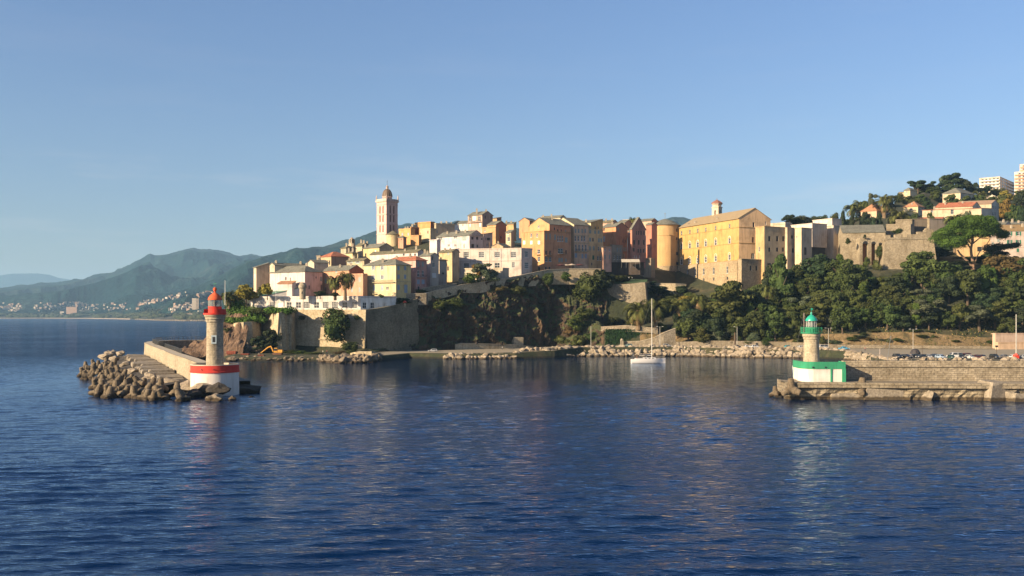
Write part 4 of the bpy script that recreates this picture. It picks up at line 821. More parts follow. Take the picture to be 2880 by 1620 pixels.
def bell_turret():
    D = 545; X = PX(cx(4, 983), D); zb = ZY(cy(4, 320), D); Z = lambda y: ZY(cy(4, y), D) - zb
    t = thing('bell_turret', 'cream bell turret with arched openings rising from the palace roof', 'bell turret', (X, D, zb), R(-42)); h = 2.05; pl = plaster((.76, .62, .46), .2)
    b = MB(); z0 = -5; zc = Z(185)
    for (p, q) in (((-1, -1), (1, -1)), ((1, -1), (1, 1)), ((1, 1), (-1, 1)), ((-1, 1), (-1, -1))):
        d = ((q[0] - p[0]) / 2, (q[1] - p[1]) / 2); wallface(b, (p[0] * h, p[1] * h), d, 2 * h, z0, zc, [(h - .55, Z(290), h + .55, Z(225))], (-d[1], d[0]), 0, .8)
    b.build('shaft', pl, t)
    b = MB(); b.box(-h - .3, -h - .3, zc, h + .3, h + .3, zc + .4); b.lathe(0, 0, [(h * 1.2, zc + .4), (h * 1.25, zc + 1.6), (h * 1.5, zc + 2.0), (h * 1.5, zc + 2.3)], 8); b.build('cornice', pl, t)
    b = MB(); b.lathe(0, 0, [(h * 1.65, zc + 2.3), (h * 1.5, zc + 2.9), (h * .8, zc + 3.9), (.2, zc + 4.6), (.06, zc + 5.4), (0, zc + 6)], 8); b.build('cap_roof', plain('maroon_tiles', (.30, .13, .09), .8), t)
    for k in range(4):
        a = k * math.pi / 2; w_ = MB(); hh = Z(225) - Z(290)
        for q in range(8): w_.face([(math.cos(math.pi * q / 8) * .56, 0, hh + math.sin(math.pi * q / 8) * .56), (math.cos(math.pi * (q + 1) / 8) * .56, 0, hh + math.sin(math.pi * (q + 1) / 8) * .56), (0, 0, hh)])
        w_.box(-.56, .5, 0, .56, .6, hh)
        wo = w_.build('belfry_opening', M_SHBRN, t); wo.location = (math.sin(a) * (h + .02), -math.cos(a) * (h + .02), Z(290)); wo.rotation_euler = (0, 0, a)
bell_turret()
def round_tower():
    D = 566; X = PX(cx(4, 376), D); r = 80 / 2 * D / F * 1.0; zb = ZY(cy(4, 1010), D - r); Z = lambda y: ZY(cy(4, y), D - r) - zb
    t = thing('round_tower', 'broad round yellow tower with low conical grey roof beside the palace', 'tower', (X, D, zb))
    b = MB(); zs = Z(862); b.lathe(0, 0, [(r, zs), (r, Z(510)), (r + .18, Z(508)), (r + .18, Z(502)), (r, Z(500)), (r, Z(392)), (r + .3, Z(388)), (r + .3, Z(380)), (r, Z(380))], 48)
    b.build('drum', plaster((.66, .43, .20), .25), t, True)
    b = MB(); b.lathe(0, 0, [(r + .25, zs), (r + .3, zs - .5), (r + .4, Z(900)), (r + 1.6, -6)], 48); b.build('stone_base', stone('tower_base_stone', (.52, .42, .28), (.46, .36, .24), .75, 1.3, .8), t, True)
    b = MB(); b.lathe(0, 0, [(r + .7, Z(380) - .1), (r + .75, Z(380) + .1), (r * .55, Z(325)), (r * .2, Z(303)), (.1, Z(297)), (0, Z(296))], 40); b.build('roof', M_LAUZE, t)
    b = MB(); b.tube((0, 0, Z(300)), (0, 0, Z(238)), .1); b.lathe(0, 0, [(0, Z(240)), (.4, Z(236)), (.4, Z(230)), (0, Z(226))], 8); b.build('finial', M_METAL, t)
    for x, y, w_, h_ in ((492, 442, 1.3, 1.9), (492, 540, 1.2, 1.3), (495, 716, 1.7, 1.8), (512, 898, 1.2, 1.5), (500, 832, 2.2, 1.6)):
        s = (cx(4, x) - cx(4, 376)) / (80 / 2 * 1.0); s = max(-.98, min(.98, s)); a = math.acos(s); k = MB(); k.box(-w_ / 2, -.1, -h_ / 2, w_ / 2, .25, h_ / 2, 1); k.box(-w_ / 2 - .12, -.16, -h_ / 2 - .16, w_ / 2 + .12, -.02, -h_ / 2, 0)
        o = k.build('window', [plaster((.6, .42, .2)), M_DARK], t); o.location = (r * math.cos(a), -r * math.sin(a), Z(y)); o.rotation_euler = (0, 0, math.pi / 2 - a)
round_tower()
# ---- palace annexes and museum blocks
GW = 'palace annexes'
H('annex', 'bright yellow stair block with bare beige side right of the palace gable', 4, 1432, 1536, 1787, 405, 830, 497, 60, None, 'flat', .1, (.58, .40, .19), (.48, .36, .22), WL=[((1476,), (670,), 16, 60, 'w')], WR=[((1597, 1687, 1760), (545,), 30, 62, 'd'), ((1597, 1687, 1755), (672,), 28, 50, 'd'), ((1595,), (866,), 46, 70, 'd')], group=GW, cat='annex', ext=12)
H('annex', 'stained grey beige tower block in the middle of the palace annexes', 4, 1778, 1804, 1897, 418, 800, 503, 58, None, 'flat', 0, (.66, .52, .36), (.42, .34, .26), WR=[((1860,), (525,), 26, 40, 'd'), ((1872,), (682,), 28, 54, 'd')], group=GW, cat='annex', ext=12)
H('annex', 'tall streaked cream block with a corner pier and shed roof ledge', 4, 1893, 1970, 2092, 420, 800, 500, 56, None, 'flat', 0, (.70, .57, .38), (.46, .36, .26), WL=[((1914,), (530,), 14, 34, 'w')], WR=[((2018,), (690,), 32, 90, 'd')], group=GW, cat='annex', ext=12)
H('annex', 'low cream balustraded link roof behind the stair block', 4, 1600, 1780, 1860, 375, 420, 530, 50, None, 'flat', .8, (.66, .56, .42), (.46, .38, .30), group=GW, cat='annex')
H('museum', 'white modern block with large blank grey shaded face over a dark glass recess', 4, 1850, 2096, 2268, 368, 632, 512, 58, None, 'flat', 0, (.80, .68, .60), (.46, .38, .31), group=GW, cat='museum', ext=.5)
H('museum', 'dark glazed entrance recess under the white modern block', 4, 2078, 2090, 2245, 628, 760, 514, 58, None, 'flat', 0, (.05, .05, .05), (.04, .04, .045), group=GW, cat='museum entrance', ext=8)
H('museum', 'tallest white modern slab behind the blank grey museum face', 4, 2102, 2328, 2440, 312, 800, 524, 58, None, 'flat', 0, (.80, .68, .60), (.52, .43, .35), group=GW, cat='museum', ext=10)
H('museum', 'tan modern pier standing between museum and the stone fort', 4, 2240, 2344, 2438, 395, 800, 521, 58, None, 'flat', 0, (.70, .58, .46), (.50, .41, .32), group=GW, cat='museum', ext=10)
H('stone_block', 'worn stone block with two dark windows projecting below the palace', 4, 1228, 1270, 1530, 786, 1010, 492, 60, None, 'flat', 0, (.52, .42, .28), None, wm=stone('worn_block_stone', (.52, .41, .27), (.47, .37, .24), .65, 1.2, .85), WR=[((1378, 1446), (888,), 26, 58, 'd')], group=GW, cat='stone block', ext=16)

# ---- fortification walls
def wallstrip(name, label, pts, thick, mat, cat='stone wall', group=None, cop=None, batter=0, seg=1):
    """wall along points (photo x, distance, top y, foot y); batter: foot stands forward of the top"""
    q = []
    for (p0, p1) in zip(pts, pts[1:]):
        for k in range(seg): q.append([a + (b - a) * k / seg for a, b in zip(p0, p1)])
    q.append(list(pts[-1]))
    top = [P(x, yt, D) for x, D, yt, yb in q]; lo = [P(x, yb, D) for x, D, yt, yb in q]
    n = []
    for i in range(len(top)):
        d = (top[min(i + 1, len(top) - 1)] - top[max(i - 1, 0)]); d.z = 0; d.normalize(); n.append(Vector((d.y, -d.x, 0)))
    lo = [l + nn * batter for l, nn in zip(lo, n)]; bk = [t_ - nn * thick for t_, nn in zip(top, n)]; bl = [Vector((b.x, b.y, l.z)) for b, l in zip(bk, lo)]
    o = thing(name, label, cat, tuple(lo[0]), 0, group); mb = MB(); mb.grid([lo, top]); mb.grid([top, bk]); mb.grid([bk, bl])
    mb.face([lo[0], top[0], bk[0], bl[0]]); mb.face([lo[-1], bl[-1], bk[-1], top[-1]])
    local(o, mb).build('masonry', mat, o)
    if cop:
        mb = MB(); a = [t_ + nn * .15 + Vector((0, 0, .02)) for t_, nn in zip(top, n)]; b = [k_ - nn * .1 + Vector((0, 0, .02)) for k_, nn in zip(bk, n)]; u = Vector((0, 0, cop))
        mb.grid([a, [v + u for v in a], [v + u for v in b], b]); local(o, mb).build('coping', plain('coping_stone', (.52, .44, .32), .9), o)
    return o
FW = 'fortress walls'
wallstrip('bastion_wall', 'rounded buttress of the bastion with green growth on its top, farthest left', [(646, 420, 898, 990), (650, 408, 905, 985), (662, 402, 908, 978), (685, 400, 906, 975), (708, 402, 905, 975), (728, 408, 903, 980), (738, 420, 900, 990)], 6, M_STONE, group=FW, batter=1.2, seg=4)
wallstrip('bastion_wall', 'second buttress with a sharp lit edge casting shadow on the long wall', [(738, 420, 885, 990), (744, 414, 885, 990), (784, 400, 880, 985), (800, 402, 874, 985), (822, 408, 872, 990), (836, 418, 872, 990)], 6, M_STONE, group=FW, batter=1.0, seg=3)
mw = wallstrip('bastion_wall', 'long sunlit bastion wall under the restaurant with a big bush on it', [(832, 414, 871, 996), (930, 409, 871, 996), (1029, 404, 871, 995)], 3, M_STONE, group=FW, batter=1.6, seg=4)
for y in (903, 955):
    mb = MB(); pts = [P(x, y, D) for x, D in ((834, 413.5), (930, 408.5), (1028.5, 403.5))]; k = Vector((.05, -1, 0)) * ((y - 871) / 125 * 1.6 + .22)
    mb.grid([[p + k * .2 for p in pts], [p + k for p in pts], [p + k + Vector((0, 0, .35)) for p in pts], [p + k * .2 + Vector((0, 0, .35)) for p in pts]]); local(mw, mb).build('cordon', M_STONE, mw)
wallstrip('bastion_wall', 'shaded bastion flank running back from the sharp corner toward the cliff', [(1029.3, 404.4, 871, 995), (1060, 408, 868, 996), (1112, 415, 858, 1000), (1175, 425, 840, 1004)], 3, M_MOSSY_SHADE, group=FW, batter=1.4, seg=4)
wallstrip('stone_wall', 'small lit block of wall beside a red umbrella above the bastion flank', [(1110, 425, 838, 858), (1137, 424, 838, 860), (1137.5, 424, 826, 860), (1199, 426, 826, 858), (1212, 434, 826, 856)], 2, M_STONE2, group=FW, cop=.2)
wallstrip('parapet_wall', 'long rising parapet with a pale coping along the cliff top road', [(1185, 427, 828, 850), (1240, 432, 815, 840), (1300, 439, 802, 824), (1352, 444, 795, 824), (1400, 449, 787, 815), (1450, 454, 779, 808), (1500, 460, 768, 805), (1545, 465, 759, 800), (1600, 470, 757, 800), (1690, 474, 757, 800)], 1.0, M_STONE, 'parapet wall', FW, .3, seg=2)
wallstrip('stone_wall', 'pale roadside wall at the foot of the pink and grey houses', [(1180, 432, 812, 822), (1215, 434, 806, 818), (1285, 440, 797, 806)], .8, M_STONE2, group=FW, cop=.15)
wallstrip('stone_wall', 'low cream wall left of the bush below the long white hall', [(1290, 446, 786, 800), (1330, 447, 786, 800)], .8, M_STONE2, group=FW)
wallstrip('small_bastion', 'small grey bastion with cordon line between cliff and round tower', [(1694, 472, 798, 880), (1756, 470, 799, 880), (1814, 468, 794, 875), (1818, 482, 794, 875)], 3, stone('grey_bastion_stone', (.36, .30, .215), (.31, .26, .19), .75, 1.2, .8), group=FW, batter=1.5, seg=2)
wallstrip('stone_wall', 'broken brown wall with a lit capping under the round tower', [(1818, 494, 797, 830), (1900, 492, 798, 835), (1930, 494, 800, 835)], 1.5, M_STONE, group=FW, cop=.2)
wallstrip('terrace_wall', 'pale capped terrace wall above the curtain of ivy', [(1690, 443.4, 920, 932), (1760, 441, 916, 932), (1830, 440, 922, 936), (1850, 440, 925, 940)], 1.2, M_STONE2, group=FW, cop=.2)
wallstrip('ramp_wall', 'curving low ramp wall that rises from the round stone gatepost', [(1756, 431, 962, 982), (1800, 430, 960, 982), (1840, 429, 950, 982), (1868, 429, 936, 982), (1900, 430, 924, 985)], 1.0, M_STONE2, group=FW, cop=.2, seg=3)
wallstrip('quay_wall', 'rough earth coloured retaining wall behind the quay road', [(1900, 430, 962, 988), (2000, 429, 958, 988), (2150, 428, 960, 988), (2300, 425, 965, 990)], 1.0, M_STONE2, group=FW, seg=3)
wallstrip('quay_wall', 'low tan retaining wall behind the parked cars', [(2300, 425, 968, 988), (2420, 423, 970, 984), (2600, 422, 972, 984), (2800, 421, 974, 984)], 1.0, M_STONE2, group=FW, seg=3)
wallstrip('stone_wall', 'grey tunnel wall along the foot of the dark cliff', [(1280, 430, 970, 990), (1300, 431, 966, 990), (1450, 444, 970, 988), (1500, 451, 975, 986)], 1.5, M_STONE, group=FW, cop=.2)
wallstrip('stone_wall', 'old masonry pier built against the dark cliff', [(1446, 446, 948, 980), (1472, 448, 948, 980)], 3, M_STONE, group=FW)
wallstrip('jetty_slab', 'stone landing block at the corner of the bastion', [(985, 385, 993, 1012), (1000, 381, 990, 1015), (1045, 380, 988, 1016), (1055, 392, 988, 1012)], 6, M_STONE, 'landing', None)
# ---- right hand forts
H('fort_hall', 'old stone fort hall with long grey roof and crumbling front', 5, 44, 590, 640, 962, 1120, 500, 12, None, 'gx', 4.6, (.5, .4, .3), None, wm=M_FORT, group=FW, cat='fort', ext=16)
def arches():
    t = thing('arched_wall', 'stone wall with two tall brick lined arches under the fort hall', 'stone wall', tuple(P(cx(5, 270), cy(5, 1330), 496)), 0, FW); mb = MB(); D = 496; L_ = t.location
    X = lambda x: PX(cx(5, x), D) - L_.x; Z = lambda y: ZY(cy(5, y), D) - L_.z
    wallface(mb, (X(262), 0), (1, 0), X(575) - X(262), -4, Z(1040), [(X(300) - X(262), -3.9, X(368) - X(262), Z(1110)), (X(412) - X(262), -3.9, X(468) - X(262), Z(1110)), (X(505) - X(262), -3.9, X(550) - X(262), Z(1118))], (0, 1), 0, 2.5)
    mb.face([(X(262), 0, Z(1040)), (X(575), 0, Z(1040)), (X(575), 5, Z(1040)), (X(262), 5, Z(1040))]); mb.face([(X(262), 0, -4), (X(262), 0, Z(1040)), (X(262), 5, Z(1040)), (X(262), 5, -4)])
    mb.build('masonry', M_FORT, t)
    for a, b in ((300, 368), (412, 468), (505, 550)):
        ar = MB(); r = (X(b) - X(a)) / 2; xc = (X(a) + X(b)) / 2; z = Z(1110 if a < 500 else 1118)
        for q in range(10):
            a0, a1 = math.pi * q / 10, math.pi * (q + 1) / 10
            ar.face([(xc + r * math.cos(a0), -.03, z + r * math.sin(a0)), (xc + r * math.cos(a1), -.03, z + r * math.sin(a1)), (xc, -.03, z)], 1)
            ar.face([(xc + (r + .4) * math.cos(a0), -.08, z + (r + .4) * math.sin(a0)), (xc + (r + .4) * math.cos(a1), -.08, z + (r + .4) * math.sin(a1)), (xc + r * math.cos(a1), -.08, z + r * math.sin(a1)), (xc + r * math.cos(a0), -.08, z + r * math.sin(a0))], 0)
        ar.face([(X(a), 2.4, -3.9), (X(b), 2.4, -3.9), (X(b), 2.4, z), (X(a), 2.4, z)], 2)
        ar.build('arch', [M_STONE3, M_DARK, plain('arch_brick', (.36, .15, .06), .9)], t)
arches()
mb = MB()
def fort():
    D = 482; p = lambda x, y, d=D: P(cx(5, x), cy(5, y), d)
    t = thing('fort_bastion', 'big battered stone bastion with crenellated parapet left of the umbrella pine', 'fort bastion', tuple(p(540, 1380)), 0, FW); mb = MB()
    fl, fr = p(548, 1400), p(1275, 1330); tl, tr = p(588, 1052, 485), p(1203, 1052, 485); bl, br = p(470, 1400, 505), p(1200, 1330, 520); ul, ur = p(575, 1052, 505), p(1180, 1052, 520)
    fl.z -= 6; fr.z = fl.z; bl.z = fl.z; br.z = fl.z; tr.z = tl.z; ul.z = tl.z; ur.z = tl.z
    n = 10; lerp = lambda a, b, k: a + (b - a) * k
    mb.grid([[lerp(fl, fr, k / n) for k in range(n + 1)], [lerp(tl, tr, k / n) for k in range(n + 1)]]); mb.face([fr, br, ur, tr]); mb.face([bl, fl, tl, ul]); mb.face([tl, tr, ur, ul]); mb.face([br, bl, ul, ur])
    local(t, mb).build('masonry', M_FORT, t)
    mb = MB(); a, b = tl, tr; d = (b - a).normalized(); nn = Vector((d.y, -d.x, 0)); mb.grid([[a + nn * .3, b + nn * .3], [a + nn * .3 + Vector((0, 0, .4)), b + nn * .3 + Vector((0, 0, .4))], [a, b]]); local(t, mb).build('cordon', M_STONE3, t)
    for (x0, x1, y) in ((588, 655, 1000), (712, 808, 995), (868, 1000, 990), (1000, 1100, 958), (655, 712, 1032), (808, 868, 1030)):
        mb = MB(); q0, q1 = PX(cx(5, x0), 485), PX(cx(5, x1), 485); mb.box(q0, 485.1, tl.z - .1, q1, 487, ZY(cy(5, y), 485)); local(t, mb).build('parapet', M_FORT, t)
    mb = MB(); r0, r1 = PX(cx(5, 1100), 485), PX(cx(5, 1203), 485); c_ = (r0 + r1) / 2; mb.box(r0, 484.9, tl.z - .05, r1, 488, ZY(cy(5, 932), 485)); mb.lathe(c_ - 1, 486.5, [((r1 - r0) * .28, ZY(cy(5, 932), 485) - .2), ((r1 - r0) * .22, ZY(cy(5, 915), 485)), (.2, ZY(cy(5, 908), 485))], 12); local(t, mb).build('sentry_stub', M_FORT, t)
fort()
H('fort_wall', 'stepped upper fort wall of tan stone behind the crenellated bastion', 5, 600, 912, 950, 870, 980, 512, 14, 40, 'flat', .3, (.5, .4, .3), None, wm=M_FORT, group=FW, cat='fort wall', ext=6)
H('fort_wall', 'highest ruined fort wall with a ragged sunlit top', 5, 720, 930, 960, 812, 880, 540, 14, 40, 'flat', .3, (.5, .4, .3), None, wm=M_FORT, group=FW, cat='fort wall', ext=6)
H('fort_wall', 'shaded fort wall section with a lit corner right of the ruined one', 5, 930, 1125, 1150, 800, 870, 548, 8, 40, 'flat', .1, (.16, .13, .10), None, group=FW, cat='fort wall', ext=6)  # dark colour in place of the fort stone paints its shade
H('fort_wall', 'pale smooth fort wall below the red roof, next to the pine crown', 5, 1122, 1150, 1420, 795, 890, 545, 40, 70, 'flat', .1, (.5, .42, .32), (.32, .27, .22), wm=M_FORT, group=FW, cat='fort wall', ext=8)
GH = 'houses on the wooded hill'
H('hill_house', 'house with pyramid orange tile roof between palms and cypresses', 5, 278, 478, 652, 690, 790, 640, 38, 46, 'hip', 6.0, (.70, .52, .36), (.52, .42, .36), M_OCHRT, WL=[((320, 430), (712,), 26, 50, 'c', M_CREAM)], WR=[((570, 610), (715,), 22, 40, 'w')], chim=((.9, .8, 1.5), (.5, .9, 1.4)), group=GH)
H('hill_house', 'cream house with small orange pyramid roof above the red roofed shed', 5, 822, 1004, 1088, 636, 720, 650, 36, 48, 'hip', 4.0, (.72, .60, .36), (.50, .44, .33), M_OCHRT, WL=[((920,), (672,), 30, 30, 'w')], WR=[((1030, 1060), (668,), 14, 36, 'w')], group=GH, chim=((.5, .2, .8),))
H('hill_house', 'long cream convent wing with terracotta roof on the hill', 5, 1060, 1812, 1945, 660, 790, 610, 20, 55, 'shed', 0.6, (.74, .60, .42), (.50, .43, .36), M_TERRA, WL=[((1440,), (705,), 40, 56, 'w'), ((1180,), (700,), 30, 30, 'w')], group=GH, cat='convent', chim=((.85, .3, 2),), ext=10)
H('hill_house', 'upper storey with long terracotta roof on the cream convent wing', 5, 1226, 1700, 1800, 632, 680, 622, 20, 50, 'gx', 6.0, (.72, .58, .40), (.60, .50, .36), M_TERRA, group=GH, cat='convent roof storey', ext=2, chim=((.8, .3, 1.5), (.35, .4, 1)))
H('hill_house', 'rear gabled block with brown roof right of the terracotta roof', 5, 1480, 1940, 2035, 600, 770, 640, 22, 55, 'gx', 6.2, (.74, .60, .42), (.46, .42, .38), plain('brown_roof', (.33, .22, .15), .9), WL=[((1865,), (592,), 22, 22, 'd')], WR=[((1960, 1990), (650,), 16, 40, 'w'), ((1960, 1990), (730,), 16, 40, 'w')], group=GH, ext=10)
H('hill_house', 'low building under a bright red tiled roof above the fort', 5, 858, 1318, 1342, 792, 840, 592, 14, 40, 'gx', 6.0, (.70, .60, .42), None, M_TERRA, group=GH, ext=4)
H('hill_house', 'villa with wide grey hipped roof and shady veranda near the hilltop', 5, 1318, 1545, 1745, 462, 525, 690, 30, 52, 'hip', 4.2, (.72, .58, .40), (.50, .42, .33), M_LAUZE, WL=[((1385,), (492,), 80, 26, 'd')], group=GH, cat='villa', ext=5)
H('hill_house', 'small cream villa half hidden by a dark tree on the hill shoulder', 5, 828, 905, 990, 430, 500, 715, 34, 50, 'hip', 2.6, (.74, .60, .38), (.6, .48, .32), M_LAUZE, WL=[((862,), (455,), 14, 30, 'w')], group=GH, cat='villa', ext=4)
H('hill_house', 'ochre outbuilding left of the small cream villa', 5, 756, 830, 850, 455, 500, 722, 30, None, 'shed', 1.2, (.66, .52, .34), (.4, .3, .2), M_LAUZE, WL=[((790,), (480,), 16, 26, 'd')], group=GH, ext=4)
def flats(label, xl, xc, xr, yt, yb, D, rows, stripe, wallc, th=40):
    o, i_ = H('apartment_block', label, 5, xl, xc, xr, yt, yb, D, th, None, 'flat', .3, wallc, sc_(wallc, .85), group='modern flats on the hilltop', cat='apartment block', ext=10)
    a, A, b, B = i_['a'], i_['A'], i_['b'], i_['B']
    for side, d, n_, ln in (('L', a, (-b.x, -b.y), A), ('R', b, (-a.x, -a.y), B)):
        T0 = Matrix(((d.x, n_[0], 0, 0), (d.y, n_[1], 0, 0), (0, 0, 1, 0), (0, 0, 0, 1)))
        for r in range(rows):
            z = i_['zt'] - 3.1 * (r + 1); w0 = 0.6 if side == 'L' else ln * .45
            mb = MB(); mb.box(w0, .003, z, ln - .6, 1.3, z + .15, 0, T0); mb.box(w0, 1.2, z + .15, ln - .6, 1.3, z + 1.1, 0, T0)
            mb.build('balcony', plain('balcony_' + stripe[0], stripe[1], .6), o)
            k = int((ln - 1.2) / 3.4)
            for q in range(k):
                u = .9 + q * 3.4
                if side == 'R' and q % 3 == 1: continue
                w_ = MB(); w_.box(u, -.05, z + .15, u + 2.0, .06, z + 2.4, 0, T0); w_.build('window', M_PANE, o)
flats('cream slab of flats with white balconies on the hilltop', 1786, 2048, 2228, 262, 410, 930, 4, ('white', (.78, .72, .66)), (.72, .62, .50))
flats('stepped lower wing of the tall flats with orange balcony bands at the edge', 2232, 2430, 2560, 190, 430, 900, 7, ('orange', (.72, .30, .16)), (.76, .68, .60))
flats('upper tower of the tall flats with orange balcony bands at the edge', 2300, 2480, 2600, 92, 300, 915, 5, ('orange', (.72, .30, .16)), (.76, .62, .54))
GE = 'houses right of the pine'
H('shutter_house', 'pale pink house with green shutters and mossy tile roof at the right edge', 5, 1925, 2440, 2600, 945, 1320, 505, 8, 40, 'gx', 4.2, (.74, .60, .52), None, plain('mossy_tiles', (.34, .22, .09), .9), WL=[((2172, 2284), (983,), 34, 50, 'o', M_SHGRN), ((2172, 2284), (1090,), 34, 52, 'o', M_SHGRN), ((2277,), (1195,), 30, 46, 'c', M_SHGRN), ((2030,), (1072,), 34, 42, 'c', M_SHGRY), ((1960,), (1110,), 26, 40, 'c', M_SHGRY)], group=GE, ext=8, bands=((1162, 'L'),), chim=((.3, .3, 1.6), (.55, .2, 1.4)))
H('house', 'yellow house seen through the branches under the pine crown', 5, 1590, 1925, 1940, 985, 1310, 512, 14, None, 'hip', 2.0, (.66, .46, .24), None, WL=[((1790,), (1180,), 60, 60, 'd'), ((1700,), (1070,), 40, 50, 'c', M_SHBRN)], group=GE, ext=10)
H('house', 'cream roof dormers and chimneys above the green shuttered house', 5, 1965, 2110, 2200, 870, 930, 530, 20, 40, 'gx', 2.6, (.66, .52, .44), (.55, .45, .36), group=GE, chim=((.3, .3, 1.5),))
H('house', 'white attic block with skylights at the right edge above the tile roof', 5, 2120, 2420, 2500, 860, 930, 540, 10, 40, 'gx', 2.0, (.74, .66, .60), None, group=GE, chim=((.2, .3, 1.5), (.5, .2, 1.2), (.8, .3, 1.8)))
H('ramp_house', 'low tan blockhouse with sloping stair ramp at the right end of the quay', 13, 1925, 1990, 2700, 845, 1100, 413, 30, 82, 'flat', .1, (.66, .46, .30), (.48, .34, .23), group=None, cat='blockhouse', ext=2)
H('ramp_house', 'upper tan terrace block above the stair ramp at the right end of the quay', 13, 1880, 1930, 2700, 640, 860, 419, 30, 82, 'flat', .1, (.62, .44, .32), (.42, .31, .24), group=None, cat='blockhouse', ext=2)
# ------------------------------------------------------------------ harbour works
rng = random.Random(7)
def rockmesh(seed, name='boulder_mesh', sub=2, rough=.28, flat=.75):
    import bmesh
    bm = bmesh.new(); bmesh.ops.create_icosphere(bm, subdivisions=sub, radius=1)
    for v in bm.verts:
        c = v.co.copy(); d = 1 + rough * noise.noise(c * 1.1 + Vector((seed * 7.3, 0, 0))) * 2 + rough * .5 * noise.noise(c * 2.7 + Vector((0, seed * 3.1, 0)))
        v.co = c * d; v.co.z *= flat; v.co.x *= 1.15
        v.co = Vector([round(k / .28) * .28 * .35 + k * .65 for k in v.co])
    me = bpy.data.meshes.new(name); bm.to_mesh(me); bm.free(); return me
BOULD = [rockmesh(i) for i in range(8)]
for m_ in BOULD: m_.materials.append(M_BOULD)
# --- left jetty: path of the outer edge of its wall (plan), from the lighthouse to the headland
JP = [(-72.5, 221), (-84, 246), (-97, 273), (-109, 300), (-121, 326), (-132, 350), (-141, 370), (-147, 384), (-151, 398), (-152, 409), (-149, 418), (-142, 424), (-133, 427), (-122, 428), (-112, 426)]
def offs(path, k):
    out = []
    for i, p in enumerate(path):
        a = Vector(path[max(i - 1, 0)]); b = Vector(path[min(i + 1, len(path) - 1)]); d = (b - a).normalized(); n = Vector((d.y, -d.x)); out.append(Vector(p) + n * k)   # +k: to the harbour side
    return out
jt = thing('jetty_wall', 'curved stone jetty wall sweeping back from the red lighthouse', 'jetty', (-72.5, 221, 0))
def strip(path, prof, closed=True):
    mb = MB(); rows = []
    for k, z in prof: rows.append([(p.x, p.y, z) for p in offs(path, k)])
    mb.grid(rows); return mb
mb = strip(JP, [(-.5, -2), (0, 6.6), (-.12, 6.6), (-.12, 7.0), (3.0, 7.0), (3.0, 2.6)]); local(jt, mb).build('wall', stone('jetty_stone', (.52, .45, .33), (.42, .35, .25), .75, 1.1, .72), jt)
mb = strip(JP, [(.3, 7.004), (2.8, 7.004)]); local(jt, mb).build('walkway', plain('jetty_paving', (.50, .43, .33), .9), jt)
mb = strip(JP, [(3.0, 2.6), (12, 2.5), (12.2, -2)]); local(jt, mb).build('quay_deck', plain('jetty_deck', (.21, .185, .15), .9), jt)
ip = offs(JP, 2.9)
def fence(path, z, h, step, name, label, rails=4, grp='jetty railings'):
    t = thing(name, label, 'railing', (path[0].x, path[0].y, z), 0, grp); r = MB(); ps = MB()
    for a, b in zip(path, path[1:]):
        n = max(1, int((b - a).length / step))
        for k in range(n): p = a + (b - a) * k / n; ps.box(p.x - .08, p.y - .08, z, p.x + .08, p.y + .08, z + h)
        for q in range(rails): zz = z + h * (q + 1) / rails; r.tube((a.x, a.y, zz), (b.x, b.y, zz), .075, seg=4)
    local(t, ps).build('posts', M_BLACK, t); local(t, r).build('rails', M_BLACK, t)
fence(ip[2:5], 7, 1.3, 2.4, 'railing', 'black railing on the straight jetty wall nearest the lighthouse')
fence(ip[5:8], 7, 1.5, 2.2, 'railing', 'black railing on the straight jetty wall farther from the lighthouse')
fence(ip[8:13], 7, 1.6, 1.6, 'railing', 'dark picket fence on the far curve of the jetty', 2)
t = thing('access_box', 'dark iron gate enclosure between the two railings of the jetty', 'gate', (*ip[5], 7)); mb = MB()
for k in range(9): mb.box(-1.6 + k * .4, -.05, 0, -1.52 + k * .4, .05, 2.1)
mb.box(-1.6, -.06, 2.0, 1.7, .06, 2.12); mb.box(-1.6, -.06, 1.0, 1.7, .06, 1.08); mb.build('bars', M_BLACK, t)
# mound under the armour
mb = MB(); rows = []
OUTP = [(-64, 209), (-74, 206)] + JP[:8]
for k, z in ((1, 2.2), (-4, 2.6), (-9, 1.8), (-15, .2), (-20, -2)):
    rows.append([(p.x + 1.2 * noise.noise(Vector((p.x * .4, p.y * .4, k))), p.y, z + .8 * noise.noise(Vector((p.x * .5, p.y * .5, 3)))) for p in offs(JP[:8], k)])
mb.grid(rows); tag(mb.build('rubble_mound', rock('wet_rock', [(.3, (.03, .025, .02)), (.5, (.06, .05, .04)), (.7, (.10, .08, .06))], .5, .2)), kind='structure')
